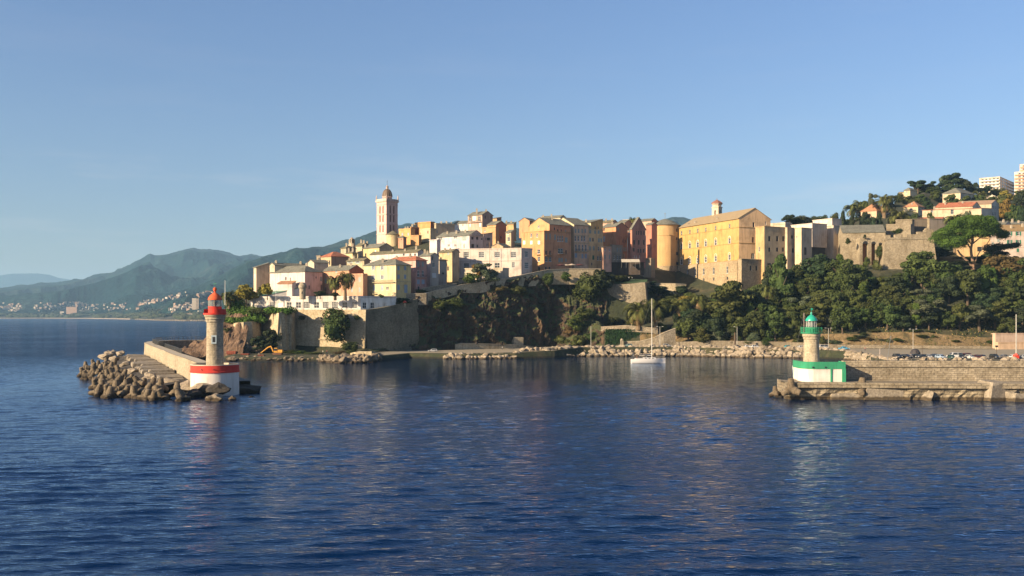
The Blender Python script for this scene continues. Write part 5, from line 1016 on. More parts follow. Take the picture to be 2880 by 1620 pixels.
# concrete blocks along the wall
def at_path(path, s):
    for a, b in zip(path, path[1:]):
        a, b = Vector(a), Vector(b); l = (b - a).length
        if s <= l: d = (b - a).normalized(); return a + d * s, d
        s -= l
    return Vector(path[-1]), d
blk = None
for i in range(22):
    s = 18 + i * 6.6; p, d = at_path(JP, s); n = Vector((-d.y, d.x)); ln = rng.uniform(6, 8.5); w_ = 5.6
    ang = math.atan2(n.y, n.x) + rng.uniform(-.05, .05); c_ = p + n * (ln / 2 + .5 + rng.uniform(0, .6))
    mb = MB(); e = .12
    mb.box(-ln / 2, -w_ / 2, -3, ln / 2, w_ / 2, -e); mb.box(-ln / 2, -w_ / 2, -e, ln / 2, w_ / 2, 0, top=.985)
    for k in range(3): mb.box(-ln / 2 + .3, -w_ / 2 + .2 + k * w_ / 3, 0, ln / 2 - .3, -w_ / 2 + w_ / 3 - .15 + k * w_ / 3, .22)
    o = mb.build('concrete_block', M_CONC); o.location = (c_.x, c_.y, 2.9 + rng.uniform(-.25, .35) - (.5 if i < 3 else 0)); o.rotation_euler = (rng.uniform(-.03, .03), rng.uniform(-.05, .03), ang)
    tag(o, 'big rectangular concrete block in the stepped row along the jetty wall', 'block', 'concrete blocks along the jetty')
# tetrapods
def tetra():
    mb = MB(); dirs = [Vector((0, 0, 1))] + [Vector((math.cos(R(a)) * .943, math.sin(R(a)) * .943, -.333)) for a in (90, 210, 330)]
    for d in dirs:
        mb.tube(d * -.12, d * .9, .56, .6, 14); mb.tube(d * .35, d * 1.58, .64, .42, 14)
        mb.tube(d * 1.58, d * 1.66, .44, .35, 14)
    return mb.mesh('tetrapod', M_TETRA)
TET = tetra()
TL = [(160, 985, 2), (130, 1055, 1), (230, 1000, 2.5), (262, 1045, 2), (320, 1025, 2.6), (368, 995, 2.8), (432, 1000, 2.8), (470, 970, 2.6), (522, 1030, 2.6), (575, 1085, 2.2), (455, 1065, 2.2), (400, 1085, 2), (310, 1115, 1.6), (205, 1085, 1), (165, 1100, .6), (290, 1270, .8), (340, 1225, 1.4),
      (405, 1262, 1), (490, 1235, 1.2), (600, 1215, 1.8), (585, 1290, .6), (650, 1130, 2.2), (745, 1165, 2.6), (735, 1240, 1.4), (695, 1300, .6), (830, 1255, 1.4), (825, 1325, .5), (950, 1285, 1.0), (985, 1205, 2.2), (1165, 1250, 1.7), (1205, 1335, .5), (540, 1140, 2.0), (420, 1305, .5), (880, 1200, 1.8),
      (250, 960, 2), (390, 945, 3), (300, 980, 2), (350, 1150, 1.4), (500, 1165, 1.6), (540, 1250, 1), (270, 1195, .8), (640, 1270, .9), (790, 1195, 1.5), (1010, 1330, .3), (910, 1340, .3), (180, 1030, 1.2), (440, 1130, 1.6), (360, 1090, 1.6)]
def put_tet(x, y, z, s=1.0, c=7, label='brown concrete tetrapod in the heap around the jetty head', grp='tetrapods at the left jetty', rot=None):
    X_, Y_ = cx(c, x), cy(c, y); D = (CH - z) * F / (Y_ - HY); o = link('tetrapod', TET, None, (PX(X_, D), D, z), 0, s * rng.uniform(.92, 1.12))
    o.rotation_euler = rot or (rng.uniform(-.5, .5), rng.uniform(-.5, .5), rng.uniform(0, 6.28)); tag(o, label, 'tetrapod', grp)
for x, y, z in TL: put_tet(x, y, z, 1.2 if y > 1150 else 1.1)
for (x, y, s_, l_) in ((385, 875, 2.6, 'big pale angular boulder at the far end of the tetrapod heap'), (460, 830, 2.2, 'upright pale stone on top of the far tetrapod heap'), (545, 835, 2.2, 'second upright pale stone beside the concrete blocks'), (410, 825, 1.6, 'small pale stone at the far tip of the heap'), (480, 900, 2.0, 'reddish stone below the upright pale stones'),
                       (365, 1185, 1.3, 'lit broken stone slab among the front tetrapods'), (680, 1040, 2.3, 'cracked grey slab beside the concrete blocks'), (870, 1115, 2.2, 'cracked pale slab with a shaded face near the front tetrapods'), (1100, 1170, 2.4, 'flat rough rock in front of the last concrete block'), (1290, 1195, 2.6, 'grey rough rock left of the white base'), (1450, 1215, 2.6, 'wide flat rock against the white base'),
                       (1620, 1225, 2.6, 'dark overhanging rock in front of the white base'), (1340, 1290, 2.2, 'black wet rock below the flat rocks'), (1480, 1300, 1.8, 'dark rock at the waterline left of the tilted slab'), (1570, 1330, 1.9, 'orange stained tilted concrete slab in front of the white base'), (1775, 1335, 1.0, 'small orange rock right of the tilted slab'), (1900, 1245, 3.0, 'black square rock right of the white base'), (1050, 1150, 2.0, 'grey rubble rock behind the front tetrapods'), (1990, 1330, .8, 'half sunk dark rock at the waterline'), (600, 960, 2, 'brown rock beside the far concrete blocks')):
    z = {1900: .6, 1775: .2, 1570: .6, 1990: -.2, 1480: .2, 1340: .7}.get(x, 1.9); Y_ = cy(7, y); D = (CH - z) * F / (Y_ - HY)
    me = BOULD[rng.randrange(8)].copy(); me.materials.clear(); dk = 'dark' in l_ or 'black' in l_; me.materials.append(rock('wet_rock', [(.3, (.03, .025, .02)), (.5, (.06, .05, .04)), (.7, (.10, .08, .06))], .5, .2) if dk and 'wet_rock' not in MATS else MATS.get('wet_rock') if dk else M_BOULD)
    o = link('rock', me, None, (PX(cx(7, x), D), D, z), rng.uniform(0, 6) if s_ < 2.3 else rng.uniform(-.4, .4), (s_ * .85, s_ * .8, s_ * .7) if s_ < 2.3 else (s_ * 1.0, s_ * .85, s_ * .62)); tag(o, l_, 'rock', 'rocks at the left jetty head')
# --- red lighthouse
LX, LY = -67.3, 217.5
def red_light():
    t = thing('lighthouse', 'red topped stone lighthouse on a round white base', 'lighthouse', (LX, LY, 0))
    b = MB(); b.lathe(0, 0, [(5.35, -2), (5.25, 5.1), (5.25, 5.1)], 56); b.build('base', plaster((.86, .80, .74), .3), t, True)
    b = MB(); b.lathe(0, 0, [(5.25, 5.1), (5.42, 5.1), (5.42, 5.45), (5.3, 5.5), (5.3, 6.75), (5.3, 6.75)], 56); b.build('red_band', M_RED, t, True)
    b = MB(); b.lathe(0, 0, [(5.3, 6.75), (5.3, 6.95), (4.85, 6.95), (4.85, 5.9), (0, 5.85)], 56); b.build('parapet_rim', plain('cream_render', (.62, .52, .40), .8), t)
    for a in (255, 285): 
        q = MB(); q.lathe(0, 0, [(.12, 0), (.12, .25), (0, .25)], 8); o = q.build('drain', M_DARK, t); o.location = (5.3 * math.cos(R(a)), 5.3 * math.sin(R(a)), 5.9); o.rotation_euler = (R(90), 0, R(a + 90))
    q = MB(); q.box(-1.0, -.8, 5.9, 1.0, .8, 7.15); o = q.build('hatch', plain('cream_render', (.62, .52, .40), .8), t); o.location = (3.7, 2.2, 0)
    b = MB(); b.lathe(0, 0, [(2.05, 5.87), (2.05, 6.3), (1.93, 6.35), (1.80, 16.3), (1.98, 16.5), (1.98, 16.9), (2.15, 17.1), (2.15, 17.5), (2.35, 17.7), (2.35, 18.1)], 40); b.build('column', M_STONE3, t, True)
    q = MB(); q.box(-.55, -.12, -.95, .55, .2, .95, 0); q.box(-.3, -.15, -.6, .3, .1, .6, 1); o = q.build('window', [plain('pale_blue_frame', (.45, .55, .60), .6), M_DARK], t); o.location = (.35, -1.88, 12.5); o.rotation_euler = (0, 0, .15)
    b = MB(); b.lathe(0, 0, [(2.35, 18.1), (2.55, 18.1), (2.55, 18.45), (0, 18.45)], 32); b.build('gallery_floor', M_RED, t)
    b = MB(); b.lathe(0, 0, [(2.42, 18.45), (2.42, 19.35), (2.36, 19.35), (2.36, 18.45)], 32, a0=250 + 40, a1=250 + 310)
    b.build('gallery_parapet', M_RED, t)
    b = MB(); b.lathe(0, 0, [(1.48, 18.45), (1.48, 19.85), (1.55, 19.85), (1.55, 19.95), (0, 19.95)], 32); b.build('lantern_drum', M_RED, t, True)
    b = MB(); b.lathe(0, 0, [(1.4, 19.95), (1.4, 21.4)], 24); 
    gm, nt, bs = nmat('lantern_glass'); bs.inputs['Base Color'].default_value = (.22, .25, .25, 1); bs.inputs['Roughness'].default_value = .03; bs.inputs['Alpha'].default_value = .3; MATS['glass'] = gm
    b.build('glass', gm, t, True)
    b = MB()
    for k in range(8): a = R(45 * k + 10); b.box(1.42 * math.cos(a) - .04, 1.42 * math.sin(a) - .04, 19.95, 1.42 * math.cos(a) + .04, 1.42 * math.sin(a) + .04, 21.4)
    b.build('glazing_bars', plain('cream_bars', (.6, .55, .45), .5), t)
    b = MB(); b.lathe(0, 0, [(.3, 19.95), (.3, 20.3), (.55, 20.4), (.6, 20.8), (.5, 21.1), (.25, 21.3)], 16); b.build('lamp', plain('lamp_lens', (.12, .10, .10), .15), t)
    b = MB(); b.lathe(0, 0, [(1.4, 21.38), (1.56, 21.4), (1.56, 21.52), (1.44, 21.9), (1.15, 22.35), (.72, 22.75), (.36, 23.0), (.23, 23.15), (.21, 23.4), (.36, 23.52), (.43, 23.8), (.35, 24.1), (.12, 24.25), (.04, 24.3)], 32); b.build('dome', M_DOME, t, True)
    b = MB(); b.tube((0, 0, 24.2), (0, 0, 25.4), .035); b.tube((-.45, 0, 24.9), (.45, 0, 24.9), .03); b.tube((0, -.45, 24.8), (0, .45, 24.8), .03); b.box(-.4, -.02, 25.0, .3, .02, 25.25); b.build('weathervane', plain('verdigris', (.03, .18, .17), .5), t)
red_light()
# --- right pier
PD = 209.5; XS = PX(2258, 207)
pr = thing('pier_wall', 'long straight rubble stone pier wall on the right', 'pier', (PX(2376, 210), 210, 0))
x0, x1 = PX(2374, 210), 175
mb = MB(); nn = 60; g = []
for (dy, z) in ((0, 3.2), (-.05, 6.55), (-.3, 6.6), (-.3, 6.75), (-.05, 6.8), (0, 8.0), (1.6, 8.0), (1.7, 2)):
    g.append([(x0 + (x1 - x0) * k / nn, 210.2 + dy - 4.0 * k / nn * .5, z) for k in range(nn + 1)])
mb.grid(g); mb.face([g[0][0], g[5][0], g[6][0], g[7][0]]); local(pr, mb).build('masonry', M_STONE2, pr)
bs_ = thing('pier_footing', 'flat stone ledge with broken masonry under the right pier wall', 'footing', (XS, 205, 0)); mb = MB(); g = []
lo_ = [(2207, 210), (2209, 206.5), (2214, 204.3), (2225, 203.6), (2245, 203.4), (2376, 203.4), (2500, 202.6), (2640, 201.6), (2760, 200.8), (3300, 200)]
def side(z, off=0, br=0): return [(PX(x, d) , d + off + br * noise.noise(Vector((x * .02, z * 2, 1))) * .6 + br * .5 * noise.noise(Vector((x * .11, z * 3, 5))), z) for x, d in lo2]
lo2 = []
for (a, b) in zip(lo_, lo_[1:]):
    n_ = max(1, int((b[0] - a[0]) / 12))
    for k in range(n_): lo2.append((a[0] + (b[0] - a[0]) * k / n_, a[1] + (b[1] - a[1]) * k / n_))
g = [side(-2, 1.3, 1), side(.8, 1.3, 1.2), side(1.5, 1.0, 1.2), side(2.3, .8, .9), side(2.6, 0, .1), side(3.5, 0), side(3.65, .15), [(p[0], max(p[1], 206) + 6, 3.7) for p in side(3.65)]]
mb.grid(g); mb.face([g[i][0] for i in range(8)] + [(g[7][0][0], g[7][0][1], -2)]); local(bs_, mb).build('masonry', stone('footing_stone', (.42, .35, .25), (.30, .25, .18), .6, 2.2, .4), bs_)
for (x, y, z, s_) in ((380, 1085, .9, 1.0), (520, 1050, 2.3, 1.3), (515, 1110, .4, .9), (715, 1115, .2, .9), (1140, 1050, 2.2, 1.35), (1180, 1115, .3, 1.15)):
    lab = {380: 'leftmost concrete tetrapod standing in the water off the right pier', 520: 'largest upright tetrapod leaning on the corner of the right pier', 515: 'low tetrapod at the feet of the largest one', 715: 'rounded tetrapod half sunk under the green lighthouse ledge', 1140: 'tetrapod leaning upright on the middle of the pier footing', 1180: 'tilted tetrapod leg lying at the waterline below the leaning one'}[x]
    put_tet(x, y, z, s_, 6, lab, 'tetrapods at the right pier', (rng.uniform(-.15, .15), rng.uniform(-.15, .15), rng.uniform(0, 6)))
def slabrock(x, y, z, sx, sy, sz, lab, c=6, rot=(0, 0, 0), nm='broken_block', mat=None):
    D = (CH - z) * F / (cy(c, y) - HY); mb = MB(); mb.box(-1, -1, -1, 1, 1, .7, top=.93); mb.box(-.93, -.93, .7, .93, .93, 1, top=.9)
    for i, v in enumerate(mb.v): v = Vector(v); mb.v[i] = tuple(v * (1 + .13 * noise.noise(v * 1.3 + Vector((x * .1, 0, 0)))))
    o = mb.build(nm, mat or M_CONC); o.location = (PX(cx(c, x), D), D, z); o.scale = (sx * 1.15, sy * 1.5, sz * 1.2); o.rotation_euler = rot; tag(o, lab, 'block', 'broken blocks under the right pier')
slabrock(2290, 1090, 1.4, 2.0, 1.6, 2.2, 'large pale concrete cube leaning out of the water near the right edge', rot=(.1, .08, .3))
slabrock(2420, 1120, .7, 1.4, 1.4, 1.5, 'smaller tilted cube right of the large pale one', rot=(.2, -.3, .7))
slabrock(2530, 1135, .5, 2.0, 1.2, .9, 'low slab sliding into the water at the right edge', rot=(0, .15, .2))
slabrock(1580, 1120, .5, 1.55, 1.2, 1.3, 'boxy block at the waterline under the middle of the pier', rot=(.1, .1, .1))
slabrock(1715, 1125, .5, 1.1, 1.1, 1.4, 'pointed block right of the boxy one', rot=(.3, .2, .8))
slabrock(1420, 1130, .2, .9, .8, .9, 'small block beside a dark gap in the footing', rot=(.3, .3, .2))
slabrock(1010, 1115, .6, 3.4, 1.0, .7, 'long fallen slab below the white enclosure', rot=(0, -.06, .02))
slabrock(1330, 1085, 1.4, 3.6, .8, 1.2, 'long cracked slab in the middle of the footing', rot=(0, .03, .02))
slabrock(660, 1050, 1.6, 3.0, 1.0, 1.9, 'square corner block under the white enclosure', rot=(0, 0, .03))
slabrock(2020, 1125, .4, 2.2, 1.0, .6, 'flat weedy slab between the pointed block and the pale cube', rot=(0, .05, 0))
# --- green lighthouse
def green_light():
    gx, gy = PX(2282, 212), 212
    t = thing('lighthouse', 'green topped stone lighthouse behind a green and white enclosure', 'lighthouse', (gx, gy, 0))
    b = MB(); b.lathe(0, 0, [(1.85, 3.6), (1.85, 7.3), (1.72, 7.5), (1.62, 12.6), (1.75, 12.75), (1.75, 13.1), (1.95, 13.3), (1.95, 13.9)], 36); b.build('column', stone('light_column_stone', (.56, .48, .36), (.50, .43, .32), .85, 1.2, .75), t, True)
    b = MB(); b.lathe(0, 0, [(1.95, 13.9), (2.3, 13.95), (2.3, 14.15), (0, 14.15)], 32); b.build('gallery_floor', M_GREEN, t)
    b = MB()
    for k in range(28): a = R(k * 360 / 28); b.box(2.25 * math.cos(a) - .03, 2.25 * math.sin(a) - .03, 14.15, 2.25 * math.cos(a) + .03, 2.25 * math.sin(a) + .03, 15.3)
    for z in (14.6, 14.95, 15.3): b.lathe(0, 0, [(2.22, z - .04), (2.28, z), (2.22, z + .04)], 32)
    b.build('gallery_railing', M_GREEN, t)
    b = MB(); b.lathe(0, 0, [(1.4, 14.15), (1.4, 15.25), (1.2, 15.3), (0, 15.3)], 32); b.build('lantern_drum', M_GREEN, t, True)
    b = MB(); b.lathe(0, 0, [(1.12, 15.3), (1.12, 16.7)], 24); b.build('glass', MATS['glass'], t, True)
    b = MB()
    for k in range(10): a = R(36 * k + 5); b.box(1.13 * math.cos(a) - .035, 1.13 * math.sin(a) - .035, 15.3, 1.13 * math.cos(a) + .035, 1.13 * math.sin(a) + .035, 16.85)
    b.build('glazing_bars', plain('pale_bars', (.65, .65, .60), .5), t)
    b = MB(); b.lathe(0, 0, [(.3, 15.3), (.5, 15.6), (.5, 16.3), (.3, 16.6)], 14); b.build('lamp', plain('white_lens', (.3, .32, .3), .15), t)
    b = MB(); b.lathe(0, 0, [(1.1, 16.83), (1.3, 16.7), (1.3, 16.8), (1.15, 17.2), (.82, 17.62), (.45, 17.92), (.2, 18.05), (.15, 18.2), (.25, 18.35), (.2, 18.55), (.03, 18.65)], 32); b.build('dome', M_TEAL, t, True)
    b = MB(); b.tube((0, 0, 18.6), (0, 0, 19.6), .035); b.tube((-.35, 0, 19.1), (.35, 0, 19.1), .03); b.box(-.1, -.02, 19.2, .35, .02, 19.45); b.build('weathervane', M_TEAL, t)
green_light()
def enclosure():
    t = thing('enclosure', 'white walled enclosure with green top band at the end of the right pier', 'enclosure', (PX(2258, 207), 207, 3.7))
    lx, rx = PX(2258, 206), PX(2376, 206); r = 2.6; pts = [(lx + .3, 214)] + [(lx + r - r * math.cos(R(a)), 208.2 - r * math.sin(R(a))) for a in range(0, 91, 10)] + [(rx, 205.6)]
    q = [Vector(p) for p in pts]
    def st(k0, z0, z1, k1=None):
        k1 = k0 if k1 is None else k1; mb = MB(); o0 = offs([tuple(p) for p in q], k0)
        return [(p.x, p.y, z0) for p in o0], [(p.x, p.y, z1) for p in o0]
    mb = MB(); a, b = st(0, 3.65, 6.45); mb.grid([a, b]); mb.face([a[-1], b[-1], (rx, 210, 6.45), (rx, 210, 3.65)]); local(t, mb).build('wall', plaster((.86, .80, .74), .3), t)
    mb = MB(); a, b = st(.12, 6.45, 7.95); c = st(-.5, 7.95, 7.95)[0]; mb.grid([st(0, 6.45, 6.45)[0], a, b, c, st(-.5, 6.8, 6.8)[0]]); mb.face([a[-1], b[-1], (rx, 210, 7.95), (rx, 210, 6.45)]); local(t, mb).build('green_band', M_GREEN, t)
    mb = MB(); mb.box(rx - .75, 205.42, 3.66, rx + .05, 205.9, 6.45); local(t, mb).build('green_corner', M_GREEN, t)
    dx = PX(2336, 206); mb = MB(); mb.box(dx - .18, 205.44, 3.66, dx + .18, 205.7, 6.45); local(t, mb).build('green_post', M_GREEN, t)
    mb = MB(); fl = [(p.x, p.y, 7.0) for p in offs([tuple(p) for p in q], -.4)]; mb.face(fl + [(rx, 212, 7.0), (lx + .3, 214.5, 7.0)]); local(t, mb).build('deck', plain('cream_render', (.6, .5, .4), .8), t)
    for xx in (2287, 2322):
        mb = MB(); d = PX(xx, 205.3); mb.box(d - .12, 205.3, 6.7, d + .12, 205.6, 6.94); local(t, mb).build('drain', M_DARK, t)
enclosure()
# --- riprap along the quay
def shore(x):   # distance of the waterline
    return interp([(1040, 384), (1150, 401), (1250, 391), (1300, 392), (1450, 396), (1475, 405), (1560, 408), (1640, 416), (1800, 419), (1900, 418), (2000, 412), (2100, 404), (2250, 399), (2340, 396), (2400, 382), (2440, 350), (2500, 319), (2900, 314)], x)[0]
def ztop(x): return interp([(1255, 1.6), (1300, 2.2), (1440, 2.2), (1470, 3.5), (1560, 3.9), (1700, 4.2), (2300, 4.1), (2420, 3.0), (2500, 2.6), (2900, 2.5)], x)[0]
n_b = 0; stuffmb = MB()
def boulder(x, k, s):
    D = shore(x) - 1 + k * 2.4; z = .35 + k * (ztop(x) - .5) / 2.2; return PX(x, D), D, z
x = 1258
while x < 2430:
    rows = 2 if x < 1455 else 3
    for k in range(rows):
        s = rng.uniform(1.25, 2.15); xx = x + rng.uniform(-3, 3) + (k % 2) * 5; p = boulder(xx, k + rng.uniform(-.2, .2), s)
        if n_b < 292:
            o = link('boulder', BOULD[rng.randrange(8)], None, p, rng.uniform(0, 6.28), (s * rng.uniform(.8, 1.1), s * .85, s * rng.uniform(.8, 1.0)))
            o.rotation_euler = (rng.uniform(-.4, .4), rng.uniform(-.4, .4), rng.uniform(0, 6.28)); tag(o, 'rounded tan boulder in the riprap along the quay', 'boulder', 'riprap boulders along the quay'); n_b += 1
    x += 13.2 if x > 1455 else 11
# small rubble between: stuff
mb = MB()
def addrock(mb, p, s, m=0):
    me = BOULD[rng.randrange(8)]; rot = Matrix.Rotation(rng.uniform(0, 6), 3, 'Z') @ Matrix.Rotation(rng.uniform(-1, 1), 3, 'X'); n = len(mb.v)
    mb.v += [tuple(rot @ (v.co * s) + Vector(p)) for v in me.vertices]; mb.f += [tuple(n + i for i in f.vertices) for f in me.polygons]; mb.m += [m] * len(me.polygons)
for i in range(620):
    x = rng.uniform(1255, 2440); k = rng.uniform(-.3, 2.6 if x > 1455 else 1.6); D = shore(x) - .6 + k * 2.4; addrock(mb, (PX(x, D), D + .5, .1 + max(0, k) * (ztop(x) - .6) / 2.3), rng.uniform(.55, 1.0))
for i in range(520):
    x = rng.uniform(2330, 2520) if i % 2 else rng.uniform(2420, 2900); k = rng.uniform(-.3, 2.2); D = shore(x) + k * 2.6; addrock(mb, (PX(x, D), D, .3 + max(0, k) * 1.3), rng.uniform(.5, 1.3))
tag(mb.build('riprap_rubble', M_BOULD), 'small tan stones filling the riprap along the quay', 'stones', kind='stuff')
mb = MB()
for i in range(420):
    x = rng.uniform(640, 1075); D = interp([(640, 377), (900, 375), (940, 362), (1040, 364), (1075, 392)], x)[0] + rng.uniform(-3.5, 6) * (1 if x < 900 else 1.3)
    addrock(mb, (PX(x, D), D, rng.uniform(-.2, 1.2 if x < 900 else 1.9)), rng.uniform(.4, 1.0 if x < 900 else 2.0))
for i in range(160):
    x = rng.uniform(590, 730); D = rng.uniform(398, 404) + (4 if x < 640 else 0); addrock(mb, (PX(x, D), D, rng.uniform(1.5, 6)), rng.uniform(.8, 2.2))
tag(mb.build('shore_rubble', M_ROCK2), 'jumbled brown shore rocks below the bastion', 'rocks', kind='stuff')
# --- boats
def loft(mb, secs, m=0, cap=True):
    mb.grid(secs, m)
    if cap: mb.face(secs[0][::-1], m); mb.face(secs[-1], m)
def sailboat():
    D = 357.5; X = PX(cx(12, 430), D); t = thing('sailboat', 'white sailing yacht with bare mast moored off the quay', 'sailboat', (X, D, 0), R(3)); L_ = 12.8
    def sec(x):
        u = (x + L_ / 2) / L_; bw = 2.0 * (math.sin(math.pi * min(1, .22 + u * .80)) ** .55 if u < .999 else .02) * (1 if u < .6 else max(.03, 1 - ((u - .6) / .4) ** 2.2)); fz = 1.6 + .35 * u ** 2
        return [(x, -bw, fz), (x, -bw * .97, .6), (x, -bw * .8, .05), (x, -bw * .4, -.45), (x, 0, -.6), (x, bw * .4, -.45), (x, bw * .8, .05), (x, bw * .97, .6), (x, bw, fz)]
    mb = MB(); S_ = [sec(-L_ / 2 + L_ * k / 16) for k in range(17)]; loft(mb, S_); mb.grid([[s_[0] for s_ in S_], [s_[-1] for s_ in S_]], 0); mb.build('hull', plain('gelcoat', (.82, .80, .80), .25, 0, .03), t, True)
    mb = MB(); mb.grid([[(s_[2][0], s_[2][1] * 1.012, .16) for s_ in S_], [(s_[2][0], s_[2][1] * 1.0, .04) for s_ in S_]]); mb.build('boot_stripe', plain('navy', (.03, .04, .07), .4), t)
    mb = MB(); mb.box(-2.2, -1.15, 1.2, 2.8, 1.15, 1.75, top=.86); mb.box(-5.0, -1.3, 1.18, -2.3, 1.3, 1.45, top=.95); mb.build('cabin', plain('gelcoat', (.82, .8, .8), .25), t)
    for x in (-1.2, .2, 1.5):
        w_ = MB(); w_.box(x - .4, -1.16, 1.38, x + .4, -1.06, 1.62); w_.build('port_window', M_DARK, t)
    mb = MB(); mb.tube((1.3, 0, 1.7), (1.3, 0, 24.2), .13, .09, 8); mb.build('mast', plain('white_spar', (.80, .77, .72), .35, 0, .03), t)
    mb = MB(); mb.tube((1.2, 0, 3.0), (-3.4, 0, 2.85), .11, .1, 8); mb.build('boom', plain('white_spar', (.8, .77, .72), .35), t)
    mb = MB(); mb.tube((1.0, 0, 3.3), (-3.2, 0, 3.12), .2, .16, 8); mb.build('sail_cover', plain('navy', (.03, .04, .07), .6), t)
    mb = MB()
    mb.grid([[(-.6, -1.0, 1.7), (-.6, 1.0, 1.7)], [(-.9, -1.0, 2.7), (-.9, 1.0, 2.7)], [(-2.4, -1.0, 2.9), (-2.4, 1.0, 2.9)]]); mb.build('spray_hood', plain('hood_grey', (.16, .18, .2), .8), t)
    for z, w_ in ((9, 1.0), (16, .8)): mb = MB(); mb.tube((1.3, -w_, z), (1.3, w_, z), .05); mb.build('spreader', M_METAL, t)
    mb = MB(); mb.tube((1.3, 0, 23.8), (6.0, 0, 1.5), .025, seg=4); mb.tube((1.3, 0, 24), (-6.2, 0, 1.3), .02, seg=4)
    for s_ in (-1, 1): mb.tube((1.3, s_ * 1.0, 9), (1.1, s_ * 1.7, 1.3), .02, seg=4); mb.tube((1.3, s_ * .8, 16), (1.3, s_ * 1.0, 9), .02, seg=4); mb.tube((1.3, 0, 23), (1.3, s_ * .8, 16), .02, seg=4)
    mb.build('rigging', M_METAL, t)
    mb = MB(); mb.tube((5.6, 0, 1.6), (2.2, 0, 14.0), .10, .04, 6); mb.build('furled_jib', plain('dark_jib', (.10, .10, .11), .8), t)
    mb = MB()
    for k in range(9):
        x = -6 + k * 1.45
        for s_ in (-1, 1): mb.tube((x, s_ * 1.7 * (1 if x < 3 else .5), 1.2), (x, s_ * 1.7 * (1 if x < 3 else .5), 2.0), .02, seg=4)
    for s_ in (-1, 1):
        for z in (1.65, 2.0): mb.tube((-6.2, s_ * 1.6, z), (3, s_ * 1.75, z), .018, seg=4); mb.tube((3, s_ * 1.75, z), (6.3, 0, z + .2), .018, seg=4)
    mb.build('guard_rail', M_METAL, t)
    mb = MB(); mb.tube((-5.9, -1.2, 1.2), (-5.9, -1.2, 3.2), .03); mb.box(-6.1, -1.3, 2.2, -5.6, -1.1, 2.9); mb.tube((-5.9, 1.2, 1.2), (-5.9, 1.2, 3.2), .03); mb.tube((-5.9, -1.2, 3.2), (-5.9, 1.2, 3.2), .03); mb.build('stern_arch', M_METAL, t)
    for ch in [o_ for o_ in bpy.data.objects if o_.parent == t and o_.name.split('.')[0] in ('cabin', 'port_window', 'spray_hood', 'guard_rail', 'stern_arch')]: ch.location.z = .45
    for x in (-4.2, -3.3):
        person('person', 'crew member in %s sitting in the yacht cockpit' % ('an orange top' if x == -4.2 else 'a dark top'), (X + x, D + (.3 if x == -4.2 else -.5), 1.8), 1.0 if x == -4.2 else 2.4, plain('orange_top', (.5, .16, .05), .8) if x == -4.2 else plain('dark_top', (.05, .05, .06), .8), sit=True)
PEOPLE = {}
def person(name, label, loc, rz, top, legs=None, sit=False, grp='people by the harbour', h=1.7):
    key = (top.name, sit)
    if key not in PEOPLE:
        s = h / 1.7; mb = MB(); sk = 1
        V = {'pel': (0, 0, .92), 'spi': (0, 0, 1.15), 'che': (0, .01, 1.36), 'nec': (0, 0, 1.48), 'hea': (0, -.01, 1.58), 'top': (0, 0, 1.68)}
        if sit: dz = -.75; lg = lambda q: [(q * .09, 0, .92), (q * .12, -.42, .94), (q * .12, -.46, .5), (q * .12, -.56, .46)]
        else: dz = 0; lg = lambda q: [(q * .09, 0, .92), (q * .10, -.03, .5), (q * .11, .02, .09), (q * .11, -.13, .05)]
        ar = lambda q: [(q * .06, .01, 1.40), (q * .19, 0, 1.38), (q * .25, .02, 1.12), (q * .24, -.12, .90), (q * .24, -.16, .82)]
        vs, es, rs = [], [], []
        def ch(pts, rr, at=None):
            prev = at
            for p, r_ in zip(pts, rr):
                vs.append((p[0], p[1], p[2] + dz)); rs.append(r_)
                if prev is not None: es.append((prev, len(vs) - 1))
                prev = len(vs) - 1
            return prev
        ch([V[k] for k in ('pel', 'spi', 'che', 'nec', 'hea', 'top')], [.14, .13, .15, .06, .105, .07])
        for q in (-1, 1): ch(lg(q), [.10, .075, .05, .045], 0); ch(ar(q), [.08, .06, .045, .035, .03], 2)
        me = bpy.data.meshes.new('person'); me.from_pydata(vs, es, [])
        o = bpy.data.objects.new('person_tmp', me); COL.objects.link(o); o.modifiers.new('skin', 'SKIN'); me.skin_vertices[0].data[0].use_root = True
        for i, r_ in enumerate(rs): me.skin_vertices[0].data[i].radius = (r_, r_ * .8)
        su = o.modifiers.new('sub', 'SUBSURF'); su.levels = 1; su.render_levels = 1
        dg = bpy.context.evaluated_depsgraph_get(); m2 = bpy.data.meshes.new_from_object(o.evaluated_get(dg)); bpy.data.objects.remove(o)
        m2.name = 'body'; m2.materials.clear()
        for mt in (top, legs or plain('dark_trousers', (.05, .055, .08), .8), plain('skin', (.45, .27, .19), .6), plain('hair', (.06, .04, .03), .8)): m2.materials.append(mt)
        for f in m2.polygons:
            z = sum(m2.vertices[i].co.z for i in f.vertices) / len(f.vertices) - dz; y = f.center.y; x = abs(f.center.x)
            f.material_index = 3 if z > 1.63 or (z > 1.52 and y > .03) else 2 if z > 1.47 or (x > .2 and z < 1.0 and z > .7) else 0 if z > .93 else 1
        PEOPLE[key] = m2
    o = link(name, PEOPLE[key], None, loc, rz); tag(o, label, 'person', grp); return o
sailboat()
